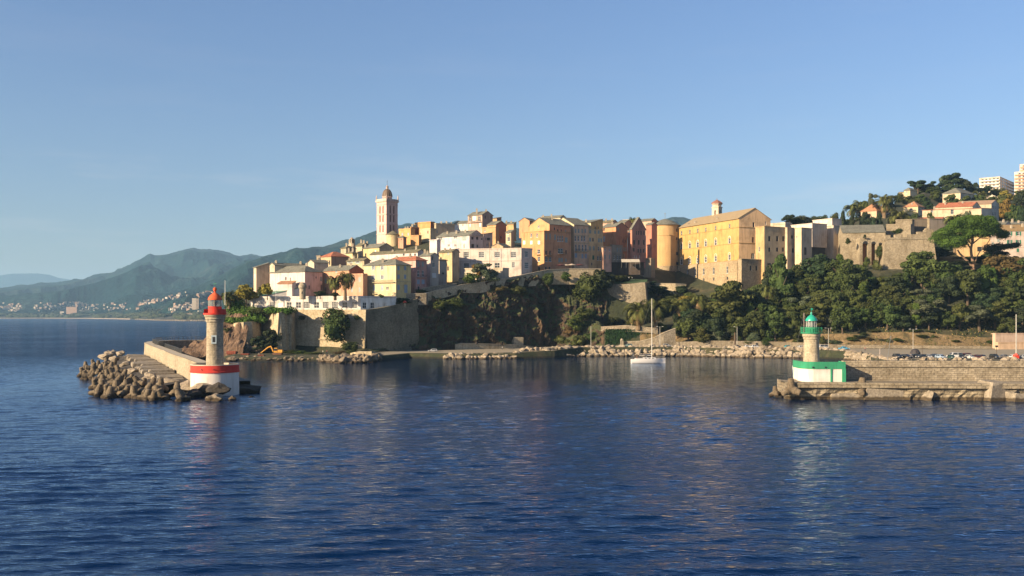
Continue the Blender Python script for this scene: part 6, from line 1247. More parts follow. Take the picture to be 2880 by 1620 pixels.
def small_yacht(label, xm, yt, D, L_, h, tilt, hullz=1.0, flip=1):
    X = PX(xm, D); t = thing('sailboat', label, 'sailboat', (X, D, 0), R(8) if flip > 0 else R(188)); mh = ZY(yt, D)
    def sec(x):
        u = (x + L_ / 2) / L_; bw = 1.5 * math.sin(math.pi * min(1, .25 + u * .76)) ** .6; return [(x, -bw, 1.0 + .25 * u), (x, -bw * .8, .1), (x, 0, -.5), (x, bw * .8, .1), (x, bw, 1.0 + .25 * u)]
    mb = MB(); S_ = [sec(-L_ / 2 + L_ * k / 10) for k in range(11)]; loft(mb, S_); mb.grid([[s_[0] for s_ in S_], [s_[-1] for s_ in S_]]); mb.build('hull', plain('grey_gelcoat', (.5, .5, .52), .3), t, True)
    mb = MB(); mb.box(-1.5, -.8, 1.05, 1.8, .8, 1.5, top=.85); mb.build('cabin', plain('gelcoat', (.8, .8, .8), .25), t)
    mb = MB(); mb.tube((.6, 0, 1), (.6 + tilt, 0, mh), .09, .07, 6); mb.build('mast', M_METAL if tilt else plain('pink_spar', (.62, .5, .45), .4), t)
    mb = MB(); mb.tube((.6 + tilt, 0, mh), (L_ / 2, 0, 1.2), .03, seg=4); mb.tube((.6 + tilt, 0, mh), (-L_ / 2, 0, 1.0), .03, seg=4); mb.tube((.6, 0, 2.2), (-2.8, 0, 2.1), .08, seg=6); mb.build('rigging', M_METAL, t)
small_yacht('grey hulled yacht half hidden behind the green lighthouse', 2266, 880, 318, 9.5, 16, 0, flip=-1)
small_yacht('yacht hidden behind the right pier with only its leaning mast showing', 2487, 944, 300, 9, 12, 1.6)
small_yacht('yacht hidden behind the right pier showing only a short mast top', 2470, 980, 330, 7, 8, 0)
# ------------------------------------------------------------------ vegetation
G_OAK = leafmat('oak_leaves', (.020, .034, .008), (.048, .066, .014)); G_DARK = leafmat('dark_leaves', (.012, .024, .010), (.028, .045, .016))
G_OLV = leafmat('olive_leaves', (.034, .046, .012), (.070, .085, .020)); G_BRN = leafmat('russet_leaves', (.05, .036, .014), (.095, .066, .022))
G_BRI = leafmat('bright_leaves', (.028, .052, .008), (.058, .092, .014)); G_PINE = leafmat('pine_needles', (.030, .062, .008), (.068, .118, .014), .1)
G_OCH = leafmat('ochre_leaves', (.13, .10, .02), (.22, .17, .03)); G_BLU = leafmat('blue_green_leaves', (.045, .060, .035), (.085, .105, .06))
G_PALM = leafmat('palm_fronds', (.045, .055, .014), (.11, .12, .032), .2); G_PALM2 = plain('dead_fronds', (.36, .24, .11), .9); G_IVY = leafmat('ivy_leaves', (.03, .075, .008), (.075, .15, .018), .1)
def leaves(mb, c, rad, n, size, rng, m=0, up=.25, shell=.72):
    """n leaf clumps spread over an ellipsoid lobe; faces look outward with jitter"""
    c = Vector(c); rad = Vector(rad)
    for _ in range(n):
        d = Vector((rng.gauss(0, 1), rng.gauss(0, 1), rng.gauss(0, 1) + up)); 
        if d.length < 1e-3: continue
        d.normalize(); r = shell + (1.08 - shell) * rng.random(); p = c + Vector((d.x * rad.x, d.y * rad.y, d.z * rad.z)) * r
        nrm = (d + Vector((rng.gauss(0, .45), rng.gauss(0, .45), rng.gauss(0, .45)))).normalized(); u = nrm.orthogonal().normalized(); v = nrm.cross(u)
        a = rng.uniform(0, 6.28); u, v = u * math.cos(a) + v * math.sin(a), v * math.cos(a) - u * math.sin(a); s = size * rng.uniform(.6, 1.3)
        mb.face([p + u * s, p + v * s * .6, p - u * s * .9, p - v * s * .7], m)
def core(mb, c, rad, m=0, seed=0):
    n = len(mb.v); k = 0
    import bmesh
    bm = bmesh.new(); bmesh.ops.create_icosphere(bm, subdivisions=2, radius=1)
    for v in bm.verts:
        q = v.co * (1 + .3 * noise.noise(v.co * 1.7 + Vector((seed, 0, 0)))); mb.v.append((c[0] + q.x * rad[0], c[1] + q.y * rad[1], c[2] + q.z * rad[2]))
    for f in bm.faces: mb.f.append(tuple(n + v.index for v in f.verts)); mb.m.append(m)
    bm.free()
def crown_mesh(kind, seed, mat, n=2600, size=.36):
    """unit tree: crown about 1 wide ±.5 and reaching from z .25 to 1 (scaled per tree), sizes in those units times ten metres"""
    r = random.Random(seed); mb = MB(); L_ = []
    if kind == 'round':
        for _ in range(23): a, q, z = r.uniform(0, 6.28), r.uniform(0, .42) , r.uniform(.30, .88); q *= (1 - abs(z - .5)); L_.append(((q * math.cos(a), q * math.sin(a), z), (r.uniform(.09, .20),) * 2 + (r.uniform(.07, .15),)))
        cr = ((0, 0, .56), (.30, .30, .27))
    elif kind == 'tall':
        for _ in range(16): z = r.uniform(.26, .92); a, q = r.uniform(0, 6.28), r.uniform(.05, .30) * (1.1 - z); L_.append(((q * math.cos(a), q * math.sin(a), z), (r.uniform(.12, .2) * (1.25 - z * .7),) * 2 + (r.uniform(.07, .12),)))
        cr = ((0, 0, .55), (.2, .2, .33))
    elif kind == 'cone':
        for _ in range(18): z = r.uniform(.1, .94); a, q = r.uniform(0, 6.28), .12 * (1.05 - z); L_.append(((q * math.cos(a), q * math.sin(a), z), (.30 * (1.12 - z),) * 2 + (.10,)))
        cr = ((0, 0, .45), (.22, .22, .38))
    elif kind == 'bush':
        for _ in range(13): a, q, z = r.uniform(0, 6.28), r.uniform(0, .34), r.uniform(.12, .72); L_.append(((q * math.cos(a), q * math.sin(a), z), (r.uniform(.14, .24),) * 2 + (r.uniform(.14, .26),)))
        cr = ((0, 0, .40), (.34, .34, .36))
    elif kind == 'airy':
        for _ in range(11): a, q, z = r.uniform(0, 6.28), r.uniform(.1, .42), r.uniform(.4, .9); L_.append(((q * math.cos(a), q * math.sin(a), z), (r.uniform(.10, .17),) * 2 + (r.uniform(.07, .12),)))
        cr = ((0, 0, .6), (.16, .16, .16))
    for c, rd in L_: leaves(mb, c, rd, n // len(L_), size / 10, r)
    core(mb, cr[0], [v * .72 for v in cr[1]], 0, seed); return mb.mesh('crown', [mat])
def trunk_mesh(kind, seed):
    r = random.Random(seed); mb = MB(); top = .5; mb.tube((0, 0, -.15), (.01, .01, .3), .035, .026, 7); mb.tube((.01, .01, .3), (0, .02, .6), .026, .014, 7)
    for k in range(5): a = r.uniform(0, 6.28); mb.tube((0, 0, .25 + k * .06), (.28 * math.cos(a), .28 * math.sin(a), .5 + k * .07), .014, .005, 5)
    return mb.mesh('trunk', [M_BARK])
TK = {}
KINDS_ = {'oak': ('round', G_OAK), 'olive': ('round', G_OLV), 'dark': ('round', G_DARK), 'pine': ('tall', G_OAK), 'bright': ('tall', G_BRI), 'russet': ('round', G_BRN), 'cypress': ('cone', G_DARK), 'bush': ('bush', G_OAK), 'brightbush': ('bush', G_BRI), 'ochre': ('round', G_OCH),
          'blue': ('airy', G_BLU), 'drybush': ('bush', G_OLV), 'airy': ('airy', G_DARK), 'russetbush': ('bush', G_BRN), 'bluebush': ('bush', G_BLU)}
def tree_proto(kind, var):
    k = (kind, var)
    if k not in TK:
        sh, mt = KINDS_[kind]; sd_ = abs(hash_(kind)) % 1000 + var * 17; TK[k] = (crown_mesh(sh, sd_, mt, 4600 if sh in ('round', 'tall') else 3000), trunk_mesh(sh, sd_))
    return TK[k]
def hash_(s): return sum((i + 3) * ord(ch) for i, ch in enumerate(s))
tr = random.Random(11)
TREEN = {'cypress': 'cypress_tree', 'pine': 'pine_tree', 'bush': 'bush', 'brightbush': 'bush', 'drybush': 'bush', 'russetbush': 'bush', 'bluebush': 'bush', 'airy': 'tree', 'blue': 'tree'}
def tree(kind, x, ytop, D, wm, label, group=None, zb=None, var=None, hmax=None):
    zb = ground(x, D) - .3 if zb is None else zb; h = ZY(ytop, D) - zb if ytop is not None else hmax
    if h < 1.2: h = 1.2
    c, t = tree_proto(kind, tr.randrange(3) if var is None else var)
    nm = TREEN.get(kind, 'tree'); root = thing(nm, label, 'bush' if nm == 'bush' else 'tree', (PX(x, D), D, zb), tr.uniform(0, 6.28), group)
    root.scale = (wm, wm, h); link('crown', c, root); 
    if nm != 'bush': link('trunk', t, root)
    return root
# the wooded slope
CAN = [(1935, 815), (1990, 806), (2010, 788), (2050, 783), (2110, 800), (2150, 745), (2170, 722), (2200, 712), (2235, 725), (2250, 722), (2290, 716), (2330, 730), (2370, 718), (2400, 738), (2430, 752), (2480, 768), (2540, 760), (2570, 712), (2600, 705), (2625, 735), (2680, 738), (2725, 752), (2760, 742), (2790, 722), (2830, 712), (2880, 722), (2960, 715)]
GS = 'trees of the wooded slope'
LAB = {'oak': 'mid green rounded tree packed in the wood on the slope', 'olive': 'yellowish olive tree packed in the wood on the slope', 'dark': 'very dark evergreen tree packed in the wood on the slope', 'pine': 'tall mid green tree packed in the wood on the slope', 'bright': 'bright green pointed tree packed in the wood on the slope', 'russet': 'russet brown tree packed in the wood on the slope', 'blue': 'grey green open tree packed in the wood on the slope'}
D = 433.0
while D < 512:
    step = 40 if D < 470 else 44; x = 1925 + tr.uniform(0, 20)
    while x < 2940:
        xx = x + tr.uniform(-9, 9); DD = D + tr.uniform(-3, 3); cy_, = interp(CAN, xx); k = tr.choices(['oak', 'olive', 'dark', 'pine', 'bright', 'russet', 'blue'], [36, 18, 22, 15, 3, 1, 5])[0]
        z = ground(xx, DD); h = tr.uniform(8.5, 15); yt = HY - (z + h - CH) / DD * F
        if yt < cy_ + 3: h = (HY - cy_ - tr.uniform(0, 14)) / F * DD + CH - z
        base_y = HY - (z - CH) / DD * F
        skip = h < 3.2 or (xx < 1990 and DD > 455) or (xx < 2110 and DD > 480) or (xx < 2350 and DD > 490) or (2425 < xx < 2480 and DD > 468) or DD > 474 + (xx - 1990) * .02 and not (2600 < xx < 2780 and False) and DD > 478 and xx > 2350
        if 2700 < xx < 2765 and 440 < DD < 470: skip = skip or h > 8
        if not skip: tree(k, xx, None, DD, tr.uniform(10.5, 16) * min(1, .5 + h / 20), LAB[k], GS + ', ' + k, hmax=h)
        x += step * tr.uniform(.8, 1.2)
    D += 9.0
T = tree
# individually placed trees and bushes
T('olive', 2052, 783, 446, 27, 'big rounded olive tree in front of the palace stone base')
T('pine', 2196, 711, 462, 20, 'bright tall conical pine rising in front of the beige annexes'); T('dark', 2168, 745, 470, 12, 'yellowish tall shrub tree left of the conical pine')
T('dark', 2300, 716, 474, 23, 'large dark green domed tree under the modern museum'); T('oak', 2375, 726, 462, 22, 'leaning mid green tree below the grey rock of the fort'); T('bright', 2362, 715, 474, 11, 'bright pointed sapling tree beside the fort rock')
T('olive', 2592, 704, 466, 23, 'green tree in front of the crenellated fort wall'); T('oak', 2650, 730, 460, 19, 'low oak at the right foot of the fort'); T('bush', 2535, 800, 458, 12, 'yellow green bush below the fort wall')
T('dark', 2680, 735, 478, 27, 'black shaded tree behind the umbrella pine trunk left of it'); T('dark', 2745, 720, 500, 27, 'black shaded tree behind the umbrella pine trunk'); T('dark', 2795, 700, 497, 19, 'dark bough tree right of the umbrella pine'); T('dark', 2640, 690, 515, 22, 'dark tree in the shade right of the fort')
T('russet', 2815, 716, 466, 27, 'brownish tree below the green shuttered house'); T('oak', 2870, 722, 462, 24, 'mid green tree at the right edge below the pink house'); T('brightbush', 2765, 738, 458, 14, 'bright bush at the foot of the umbrella pine'); T('oak', 2722, 758, 452, 19, 'dense bush tree right under the fork of the umbrella pine')
T('blue', 2755, 858, 434, 23, 'large grey green tree standing over the parked cars'); T('blue', 2600, 842, 436, 22, 'grey green tree left of the large one over the parked cars'); T('oak', 2480, 850, 437, 19, 'oak right above the bare earth bank')
for x, yt, D, w, k, l in ((1905, 880, 438, 8, 'dark', 'dark tree at the left end of the wood behind the ramp'), (1945, 868, 436, 12, 'dark', 'very dark bushy tree left of the tall lamp post'), (1975, 905, 433, 8, 'bush', 'dark hanging bush above the quay wall'), (2022, 918, 431, 9, 'bluebush', 'round grey green bush overhanging the quay wall'), (2125, 870, 436, 11, 'olive', 'spindly olive tree over the quay near the tree trunk pole'),
                          (2120, 925, 431, 6, 'bluebush', 'small grey bush right of the dark pole'), (2235, 920, 431, 10, 'bush', 'mid green bush left of the green lighthouse lantern'), (2345, 955, 427, 7, 'bluebush', 'pale grey green bush at the quay right of the lamp post'), (2395, 955, 428, 9, 'drybush', 'dry grassy bush on the earth mound'), (2480, 955, 427, 4, 'bluebush', 'spiky grey agave bush on the earth bank'),
                          (2592, 940, 428, 6, 'bush', 'dark green bush on the bare bank above the lamp post'), (2625, 943, 428, 4, 'bush', 'small dark bush on the orange earth bank'), (2780, 962, 426, 5, 'bush', 'dark bush beside the stair ramp'), (1860, 905, 445, 7, 'bush', 'bush right of the sailboat mast behind the terrace wall'), (1830, 915, 446, 9, 'bush', 'low bush under the palms behind the terrace wall'),
                          (2060, 940, 430, 5, 'russetbush', 'reddish bush beside the dark pole'), (2690, 958, 426, 4, 'drybush', 'dry tuft on the earth bank over the cars'), (2160, 945, 430, 6, 'brightbush', 'bright green bush on the quay slope'), (2440, 950, 428, 7, 'russetbush', 'rusty dry bush on the bare bank')):
    tree(k, x, yt, D, w, l)
for i in range(44):
    x = tr.uniform(1900, 2385) if i < 34 else tr.uniform(2385, 2760); kn = knots(x); D = tr.uniform(kn[2][0] + 1.5, kn[3][0] + 1); k = tr.choice(['bush', 'drybush', 'bluebush', 'bush', 'drybush'])
    tree(k, x, None, D, tr.uniform(4, 8), {'bush': 'mid green bush on the bank along the quay road', 'drybush': 'dry olive bush on the bank along the quay road', 'bluebush': 'greyish bush on the bank along the quay road'}[k], 'bushes on the quay bank, ' + k, hmax=tr.uniform(2, 4.6) * (1 if i < 34 else .5))
# cliff, ledges and bastion growth
ZB = lambda y, D: ZY(y, D)
T('bush', 1655, 762, 466, 17, 'huge dark bush hanging on the cliff under the parapet road', zb=ZB(838, 466)); T('dark', 1690, 758, 472, 14, 'dark bush at the right end of the parapet wall', zb=ZB(850, 472)); T('drybush', 1655, 860, 458, 15, 'tawny bush on the cliff ledge', zb=ZB(895, 456))
T('brightbush', 1620, 880, 452, 12, 'bright ivy like bush on the lower cliff', zb=ZB(930, 450)); T('drybush', 1580, 938, 446, 9, 'dry bush at the lit foot of the cliff', zb=ZB(965, 446)); T('drybush', 1630, 940, 444, 9, 'second dry bush at the lit foot of the cliff', zb=ZB(975, 444)); T('bush', 1665, 930, 447, 8, 'dark bush beside the lamp post under the cliff', zb=ZB(965, 447)); T('russetbush', 1600, 915, 449, 8, 'russet bush on the lit cliff foot', zb=ZB(945, 448))
T('drybush', 1235, 838, 431, 12, 'ochre tuft on top of the dark cliff near the bastion', zb=ZB(872, 430)); T('drybush', 1280, 835, 434, 10, 'second ochre tuft on the dark cliff', zb=ZB(862, 433)); T('drybush', 1455, 800, 452, 12, 'golden tuft high on the dark cliff', zb=ZB(830, 451)); T('bush', 1545, 765, 462, 8, 'green shrub growing from the parapet wall', zb=ZB(800, 462)); T('brightbush', 1590, 762, 466, 6, 'bright shrub growing from the parapet wall', zb=ZB(790, 466)); T('russetbush', 1400, 800, 447, 9, 'rust coloured shrub under the parapet', zb=ZB(820, 446))
T('brightbush', 1322, 765, 441, 10, 'bright green bush in front of the long white hall', zb=ZB(795, 441)); T('blue', 1352, 735, 446, 11, 'slim olive tree in front of the long white hall', zb=ZB(792, 446)); T('ochre', 1342, 738, 449, 6, 'yellowish sapling left of the olive tree', zb=ZB(790, 449)); T('bluebush', 1376, 752, 447, 10, 'grey spreading bush right of the olive tree', zb=ZB(792, 447)); T('bush', 1497, 768, 463, 5, 'dark bush at the right foot of the long white hall', zb=ZB(778, 463))
T('drybush', 1180, 812, 430, 5, 'yellow shrub in front of the grey houses', zb=ZB(826, 430)); T('brightbush', 1190, 815, 431, 4, 'bright shrub beside the stone block wall', zb=ZB(826, 430)); T('dark', 1130, 835, 420, 9, 'dark hedge bush right of the yellow villa', zb=ZB(862, 420))
T('bush', 936, 858, 400, 15.5, 'big round bush growing out of the middle of the sunlit bastion wall', zb=ZB(958, 401)); T('drybush', 958, 866, 400.5, 9, 'dry greyish bush merged with the big one on the bastion wall', zb=ZB(930, 401)); T('bush', 852, 885, 409, 4, 'small bush high on the bastion wall', zb=ZB(900, 409)); T('drybush', 1002, 884, 404, 5, 'dry tuft near the corner of the bastion wall', zb=ZB(898, 404))
T('bush', 988, 958, 396, 9, 'dark green bush leaning at the foot of the bastion corner'); T('brightbush', 846, 985, 396, 8, 'green bush along the bastion foot right of the excavator'); T('drybush', 880, 990, 393, 9, 'dry bush along the bastion foot'); T('bush', 820, 980, 398, 7, 'dark green bush just right of the excavator'); T('russetbush', 958, 985, 394, 7, 'reddish bush near the shore people')
T('airy', 750, 940, 399, 8, 'bare grey shrub in the shade of the buttresses'); T('dark', 775, 925, 402, 12, 'black shadowed bush between the buttresses'); T('dark', 725, 945, 398, 9, 'dark shrub on the rock below the first buttress')
for i, (x, y, D, rx, rz, l) in enumerate(((672, 902, 405, 5.2, 1.6, 'bright ivy cushion on top of the leftmost buttress'), (716, 900, 406, 5.0, 1.5, 'ivy roll over the rim of the leftmost buttress'), (690, 880, 412, 6.5, 3.2, 'bright green creeper on the slope under the white pavilion'), (662, 862, 414, 4.0, 3.6, 'green creeper on the old sloping wall by the pavilion'), (745, 876, 408, 7.0, 1.7, 'dark ivy along the edge of the second buttress'), (790, 874, 403, 6.4, 1.6, 'bright ivy mound hanging over the second buttress'), (720, 884, 409, 3.5, 2.2, 'ochre and green creeper beside the pavilion steps'))):
    z = ZY(y, D); t = thing('ivy', l, 'ivy', (PX(x, D), D, z), 0, 'ivy on the buttresses'); mb = MB(); r_ = random.Random(i)
    for k in range(7): leaves(mb, (rx * (k / 3 - 1) * .75, r_.uniform(-.6, .4), r_.uniform(-.3, .3)), (rx * .36, 2.2, rz * .9), 190, .36, r_)
    core(mb, (0, .4, 0), (rx * .85, 1.7, rz * .65), 0, i); mb.build('foliage', G_IVY if 'dark' not in l else G_OAK, t)
t = thing('ivy', 'curtain of dark green ivy covering the terrace wall behind the yacht', 'ivy', (PX(1765, 440), 440, ZY(976, 440))); mb = MB(); r_ = random.Random(3)
for k in range(5200):
    x = r_.uniform(1703, 1838); D = 441.5 + r_.uniform(-.9, 0); y = r_.uniform(926, min(977, 984 - max(0, x - 1770) * .35)); p = P(x, y, D); s = r_.uniform(.2, .5)
    n_ = Vector((r_.gauss(0, .4), -1, r_.gauss(0, .3) + .2)).normalized(); u = n_.orthogonal().normalized(); v = n_.cross(u); mb.face([p + u * s, p + v * s * .6, p - u * s, p - v * s * .7])
local(t, mb).build('foliage', leafmat('ivy_dark', (.005, .018, .004), (.012, .038, .008), .1), t)
T('ochre', 692, 800, 420, 11, 'yellow autumn tree left of the white pavilion', zb=ZB(858, 420)); T('ochre', 672, 812, 426, 8, 'second yellow autumn tree with dark underside', zb=ZB(858, 426)); T('ochre', 752, 795, 414, 6.5, 'yellow green tree in front of the pinkish convent', zb=ZB(838, 414)); T('olive', 735, 805, 416, 5, 'small olive tree beside the tan house', zb=ZB(838, 416))
T('bush', 640, 920, 402, 7, 'scrub on the cliff right behind the red lighthouse', zb=ZB(945, 402)); T('drybush', 645, 940, 401, 6, 'dry scrub on the cliff below the creeper', zb=ZB(965, 401)); T('drybush', 636, 890, 408, 6, 'scrub at the top of the cliff behind the lighthouse', zb=ZB(915, 408))
T('dark', 901, 818, 404, 5.5, 'clipped dark bush left of the palm trunks', zb=ZB(838, 404)); T('dark', 893, 820, 405, 4, 'low dark hedge on the restaurant roof terrace', zb=ZB(838, 405)); T('dark', 942, 822, 405, 4.5, 'dark bush between the palm trunks', zb=ZB(838, 405)); T('brightbush', 1072, 826, 402, 3, 'pot plant bush on the terrace of the yellow villa', zb=ZB(838, 402))
T('bush', 1735, 768, 482, 13, 'dark green bush under the terrace restaurant', zb=ZB(800, 482)); T('bush', 1760, 772, 484, 8, 'rounded bush beside the lawn', zb=ZB(795, 484)); T('dark', 1710, 770, 484, 8, 'dark bush left of the lawn', zb=ZB(800, 484)); T('dark', 1850, 800, 489, 13, 'black shaded bush under the broken brown wall', zb=ZB(835, 487)); T('dark', 1915, 800, 492, 10, 'dark bush at the foot of the palace', zb=ZB(835, 490)); T('dark', 1835, 790, 492, 5, 'dark ball bush at the foot of the round tower', zb=ZB(806, 492))
T('bush', 1880, 815, 486, 12, 'dark scrub on the slope under the broken brown wall'); T('drybush', 1940, 818, 488, 13, 'dry scrub on the slope left of the palace base'); T('bush', 1862, 838, 476, 10, 'green scrub above the two big palms'); T('bush', 1720, 885, 464, 9, 'scrub at the foot of the small grey bastion'); T('drybush', 1780, 880, 463, 9, 'dry scrub at the right foot of the small grey bastion')
T('ochre', 1925, 832, 474, 15, 'sunlit yellow green hedge behind the palms', zb=ZB(858, 472)); T('olive', 1965, 828, 476, 15, 'olive hedge below the palace stone base', zb=ZB(858, 474)); T('olive', 1890, 832, 474, 12, 'small olive tree between the palms', zb=ZB(858, 472))
# trees of the hill on the right and the skyline
HT = [('dark', 1835, 265, 375, 560, 130, 'round green pine on the skyline left of the museum', 4), ('bush', 1930, 290, 400, 565, 170, 'dark tree right of the skyline pine', 4), ('bluebush', 1990, 262, 400, 570, 190, 'grey tree on the skyline behind the museum', 4), ('bush', 2080, 262, 400, 575, 200, 'low green tree behind the museum roofs', 4), ('bush', 2160, 258, 400, 580, 190, 'olive crowned tree behind the tall museum slab', 4), ('drybush', 2350, 215, 400, 585, 190, 'yellowish tree left of the dark cypresses', 4), ('bush', 2230, 262, 400, 580, 190, 'dark crown between the museum slab and yellowish tree', 4),
      ('cypress', 45, 632, 920, 600, 110, 'leftmost broad dark cypress beside the museum', 5), ('cypress', 165, 680, 920, 596, 110, 'second dark cypress from the museum', 5), ('dark', 340, 705, 880, 598, 190, 'dark clipped tree in front of the pyramid roofed house', 5), ('cypress', 508, 672, 880, 596, 110, 'dark column cypress in front of the pyramid roofed house', 5), ('cypress', 665, 715, 860, 600, 130, 'dark cypress left of the tall fort palm', 5), ('dark', 430, 740, 870, 594, 100, 'dark gap filling tree between clipped tree and cypress', 5),
      ('blue', 425, 468, 640, 680, 160, 'grey brown feathery tree behind the pyramid roofed house', 5), ('olive', 320, 560, 660, 660, 150, 'brownish olive tree between two far palms', 5), ('dark', 620, 500, 680, 672, 160, 'dark tree just right of the tallest palm', 5), ('oak', 760, 460, 620, 690, 160, 'green tree under the small ochre outbuilding', 5), ('oak', 880, 500, 600, 680, 240, 'wide green scrub tree below the small villa', 5), ('oak', 1060, 480, 620, 675, 230, 'wide green tree in the middle of the hill', 5), ('olive', 960, 530, 610, 668, 180, 'mixed scrub tree above the small orange roof', 5),
      ('airy', 1000, 290, 480, 730, 190, 'rounded grey dark tree on the skyline', 5), ('oak', 1000, 300, 470, 735, 140, 'dense part crown beside the rounded skyline tree', 5), ('airy', 1140, 340, 520, 735, 170, 'thin grey tree on the skyline between two big ones', 5), ('airy', 1390, 218, 470, 745, 260, 'tallest grey eucalyptus on the skyline', 5), ('blue', 1395, 235, 450, 748, 190, 'dense second crown behind the tallest eucalyptus', 5), ('airy', 1530, 248, 460, 742, 190, 'eucalyptus right of the tallest one', 5), ('airy', 1250, 300, 480, 745, 160, 'open grey tree left of the tallest eucalyptus', 5), ('dark', 1470, 330, 470, 735, 190, 'dark undergrowth tree under the eucalyptus', 5), ('oak', 1240, 430, 600, 705, 230, 'green tree left of the grey roofed villa', 5), ('oak', 1450, 475, 590, 670, 260, 'green tree right in front of the grey roofed villa', 5), ('oak', 1640, 490, 590, 665, 240, 'green tree below the villa wall', 5), ('dark', 1120, 560, 660, 660, 170, 'dark green tree above the cream convent', 5),
      ('dark', 1700, 335, 520, 760, 230, 'wide dark pine left of the hilltop flats', 5), ('dark', 1850, 375, 540, 765, 220, 'dark tree below the hilltop flats', 5), ('olive', 2000, 400, 540, 770, 230, 'yellowish tree below the hilltop flats', 5), ('ochre', 2130, 425, 620, 740, 240, 'yellow green tree on the right hill shoulder', 5), ('olive', 2280, 420, 640, 745, 240, 'olive tree below the orange banded flats', 5), ('dark', 2330, 440, 700, 720, 220, 'dark tree at the right edge of the hill', 5), ('ochre', 2140, 540, 800, 660, 220, 'golden tall tree right of the convent', 5), ('oak', 2240, 600, 830, 640, 220, 'green tree at the right edge above the tile roof', 5), ('olive', 2060, 470, 640, 700, 200, 'olive tree behind the rear gabled block', 5), ('dark', 2330, 620, 840, 630, 150, 'dark tree above the attic block', 5), ('oak', 1960, 500, 620, 720, 180, 'green tree right of the hill palm', 5), ('oak', 1760, 480, 600, 700, 200, 'green tree under the hill palm', 5),
      ('oak', 1160, 690, 830, 575, 130, 'thin green tree in front of the bright red tiled roof', 5), ('dark', 1790, 740, 830, 560, 200, 'dark bush behind the umbrella pine crown', 5), ('blue', 1640, 655, 790, 565, 150, 'pale flowering tree in front of the cream convent', 5), ('bush', 740, 905, 990, 498, 170, 'dark green bush on the fort terrace', 5), ('bush', 500, 1100, 1290, 492, 120, 'creeper bush hanging across the third arch', 5), ('bush', 115, 1030, 1110, 495, 90, 'bush growing from the fort hall wall', 5), ('dark', 328, 985, 1060, 495, 50, 'small shrub between fort hall and arches', 5), ('bush', 960, 690, 750, 595, 150, 'round hedge below the small orange pyramid roof', 5), ('drybush', 360, 1260, 1400, 484, 150, 'dry scrub at the foot of the arches', 5), ('drybush', 480, 1280, 1450, 480, 140, 'tawny scrub left of the big fort bastion', 5)]
for k, x, yt, yb, D, wpx, l, c in HT:
    if k == 'cypress' or 'eucalyptus' in l or 'skyline' in l: wpx *= 1.6
    X_ = cx(c, x); zb = min(ground(X_, D), ZY(cy(c, yb), D)) if c == 5 and D > 520 else ZY(cy(c, yb), D); tree(k, X_, cy(c, yt), D, wpx / CR[c][2] / F * D, l, zb=zb)
tr2 = random.Random(5)
for i in range(225):    # scrub covering the hill between the houses
    x = tr2.uniform(2120, 2920); D = tr2.uniform(540, 800 if x < 2700 else 740); z = ground(x, D); y = HY - (z - CH) / D * F
    if x < 2330 and D < 560: continue
    hh = tr2.uniform(4, 8.5); col = None
    X_, ok = PX(x, D), True
    for o in HOUSES:
        if (Vector((o.location.x, o.location.y)) - Vector((X_, D))).length < 15 : ok = False
    for o in HOUSES:
        hx = CX + o.location.x / o.location.y * F
        if o.location.y > 570 and -85 < x - hx < 55 and 0 < o.location.y - D < 60: ok = False
    if ok: k = tr2.choice(['oak', 'olive', 'dark', 'oak', 'drybush']); tree(k, x, None, D, tr2.uniform(11, 19), {'oak': 'mid green scrub tree filling the hill among the houses', 'olive': 'olive scrub tree filling the hill among the houses', 'dark': 'dark scrub tree filling the hill among the houses', 'drybush': 'dry scrub bush filling the hill among the houses'}[k], 'scrub on the hill, ' + k, hmax=hh)
# palms
def frond(mb, ang, elev, ln, r, m=0, droop=1.0):
    pts = []; d = Vector((math.cos(ang), math.sin(ang), 0)); p = Vector((0, 0, 0)); e = elev; n = 9
    for i in range(n + 1): pts.append(p.copy()); p = p + (d * math.cos(e) + Vector((0, 0, 1)) * math.sin(e)) * (ln / n); e -= droop * (.10 + .05 * i)
    sd = Vector((-d.y, d.x, 0))
    for i in range(n):
        a, b = pts[i], pts[i + 1]; t = (i + .5) / n; w = ln * .19 * math.sin(math.pi * (.12 + .86 * t)) + .05
        for s_ in (-1, 1):
            for q in (0, .5):
                o = a + (b - a) * q; tip = o + sd * s_ * w + (b - a) * .9 - Vector((0, 0, w * .45)); mb.face([o, o + (b - a) * .38, tip], m)
        mb.face([a - sd * .04, a + sd * .04, b + sd * .03, b - sd * .03], m)
def palm_mesh(seed, skirt):
    r = random.Random(seed); g = MB(); d = MB()
    for k in range(46): frond(g, r.uniform(0, 6.28), R(r.uniform(-15, 82)), r.uniform(.85, 1.1), r, 0, r.uniform(.8, 1.25))
    for k in range(30 if skirt else 12): frond(d, r.uniform(0, 6.28), R(r.uniform(-65, -25)), r.uniform(.6, .85), r, 0, .6)
    return g.mesh('crown', [G_PALM]), d.mesh('dead_fronds', [G_PALM2])
PM = [palm_mesh(i, i % 2 == 0) for i in range(4)]
def palm(x, ytop, ybase, D, rad, label, var=0, zb=None):
    zb = ZY(ybase, D) if zb is None else zb; zt = ZY(ytop, D); h = zt - zb - rad * .85; t = thing('palm_tree', label, 'palm', (PX(x, D), D, zb), tr.uniform(0, 6.28), 'palm trees')
    mb = MB(); mb.tube((0, 0, -1), (0, 0, h * .5), rad * .13, rad * .10, 9); mb.tube((0, 0, h * .5), (0, 0, h - rad * .12), rad * .10, rad * .10, 9); mb.tube((0, 0, h - rad * .3), (0, 0, h + .05 * rad), rad * .11, rad * .17, 9); mb.build('trunk', plain('palm_bark', (.20, .14, .085), .95), t)
    for nm, me in zip(('crown', 'dead_fronds'), PM[var % 4]): link(nm, me, t, (0, 0, h), 0, rad)
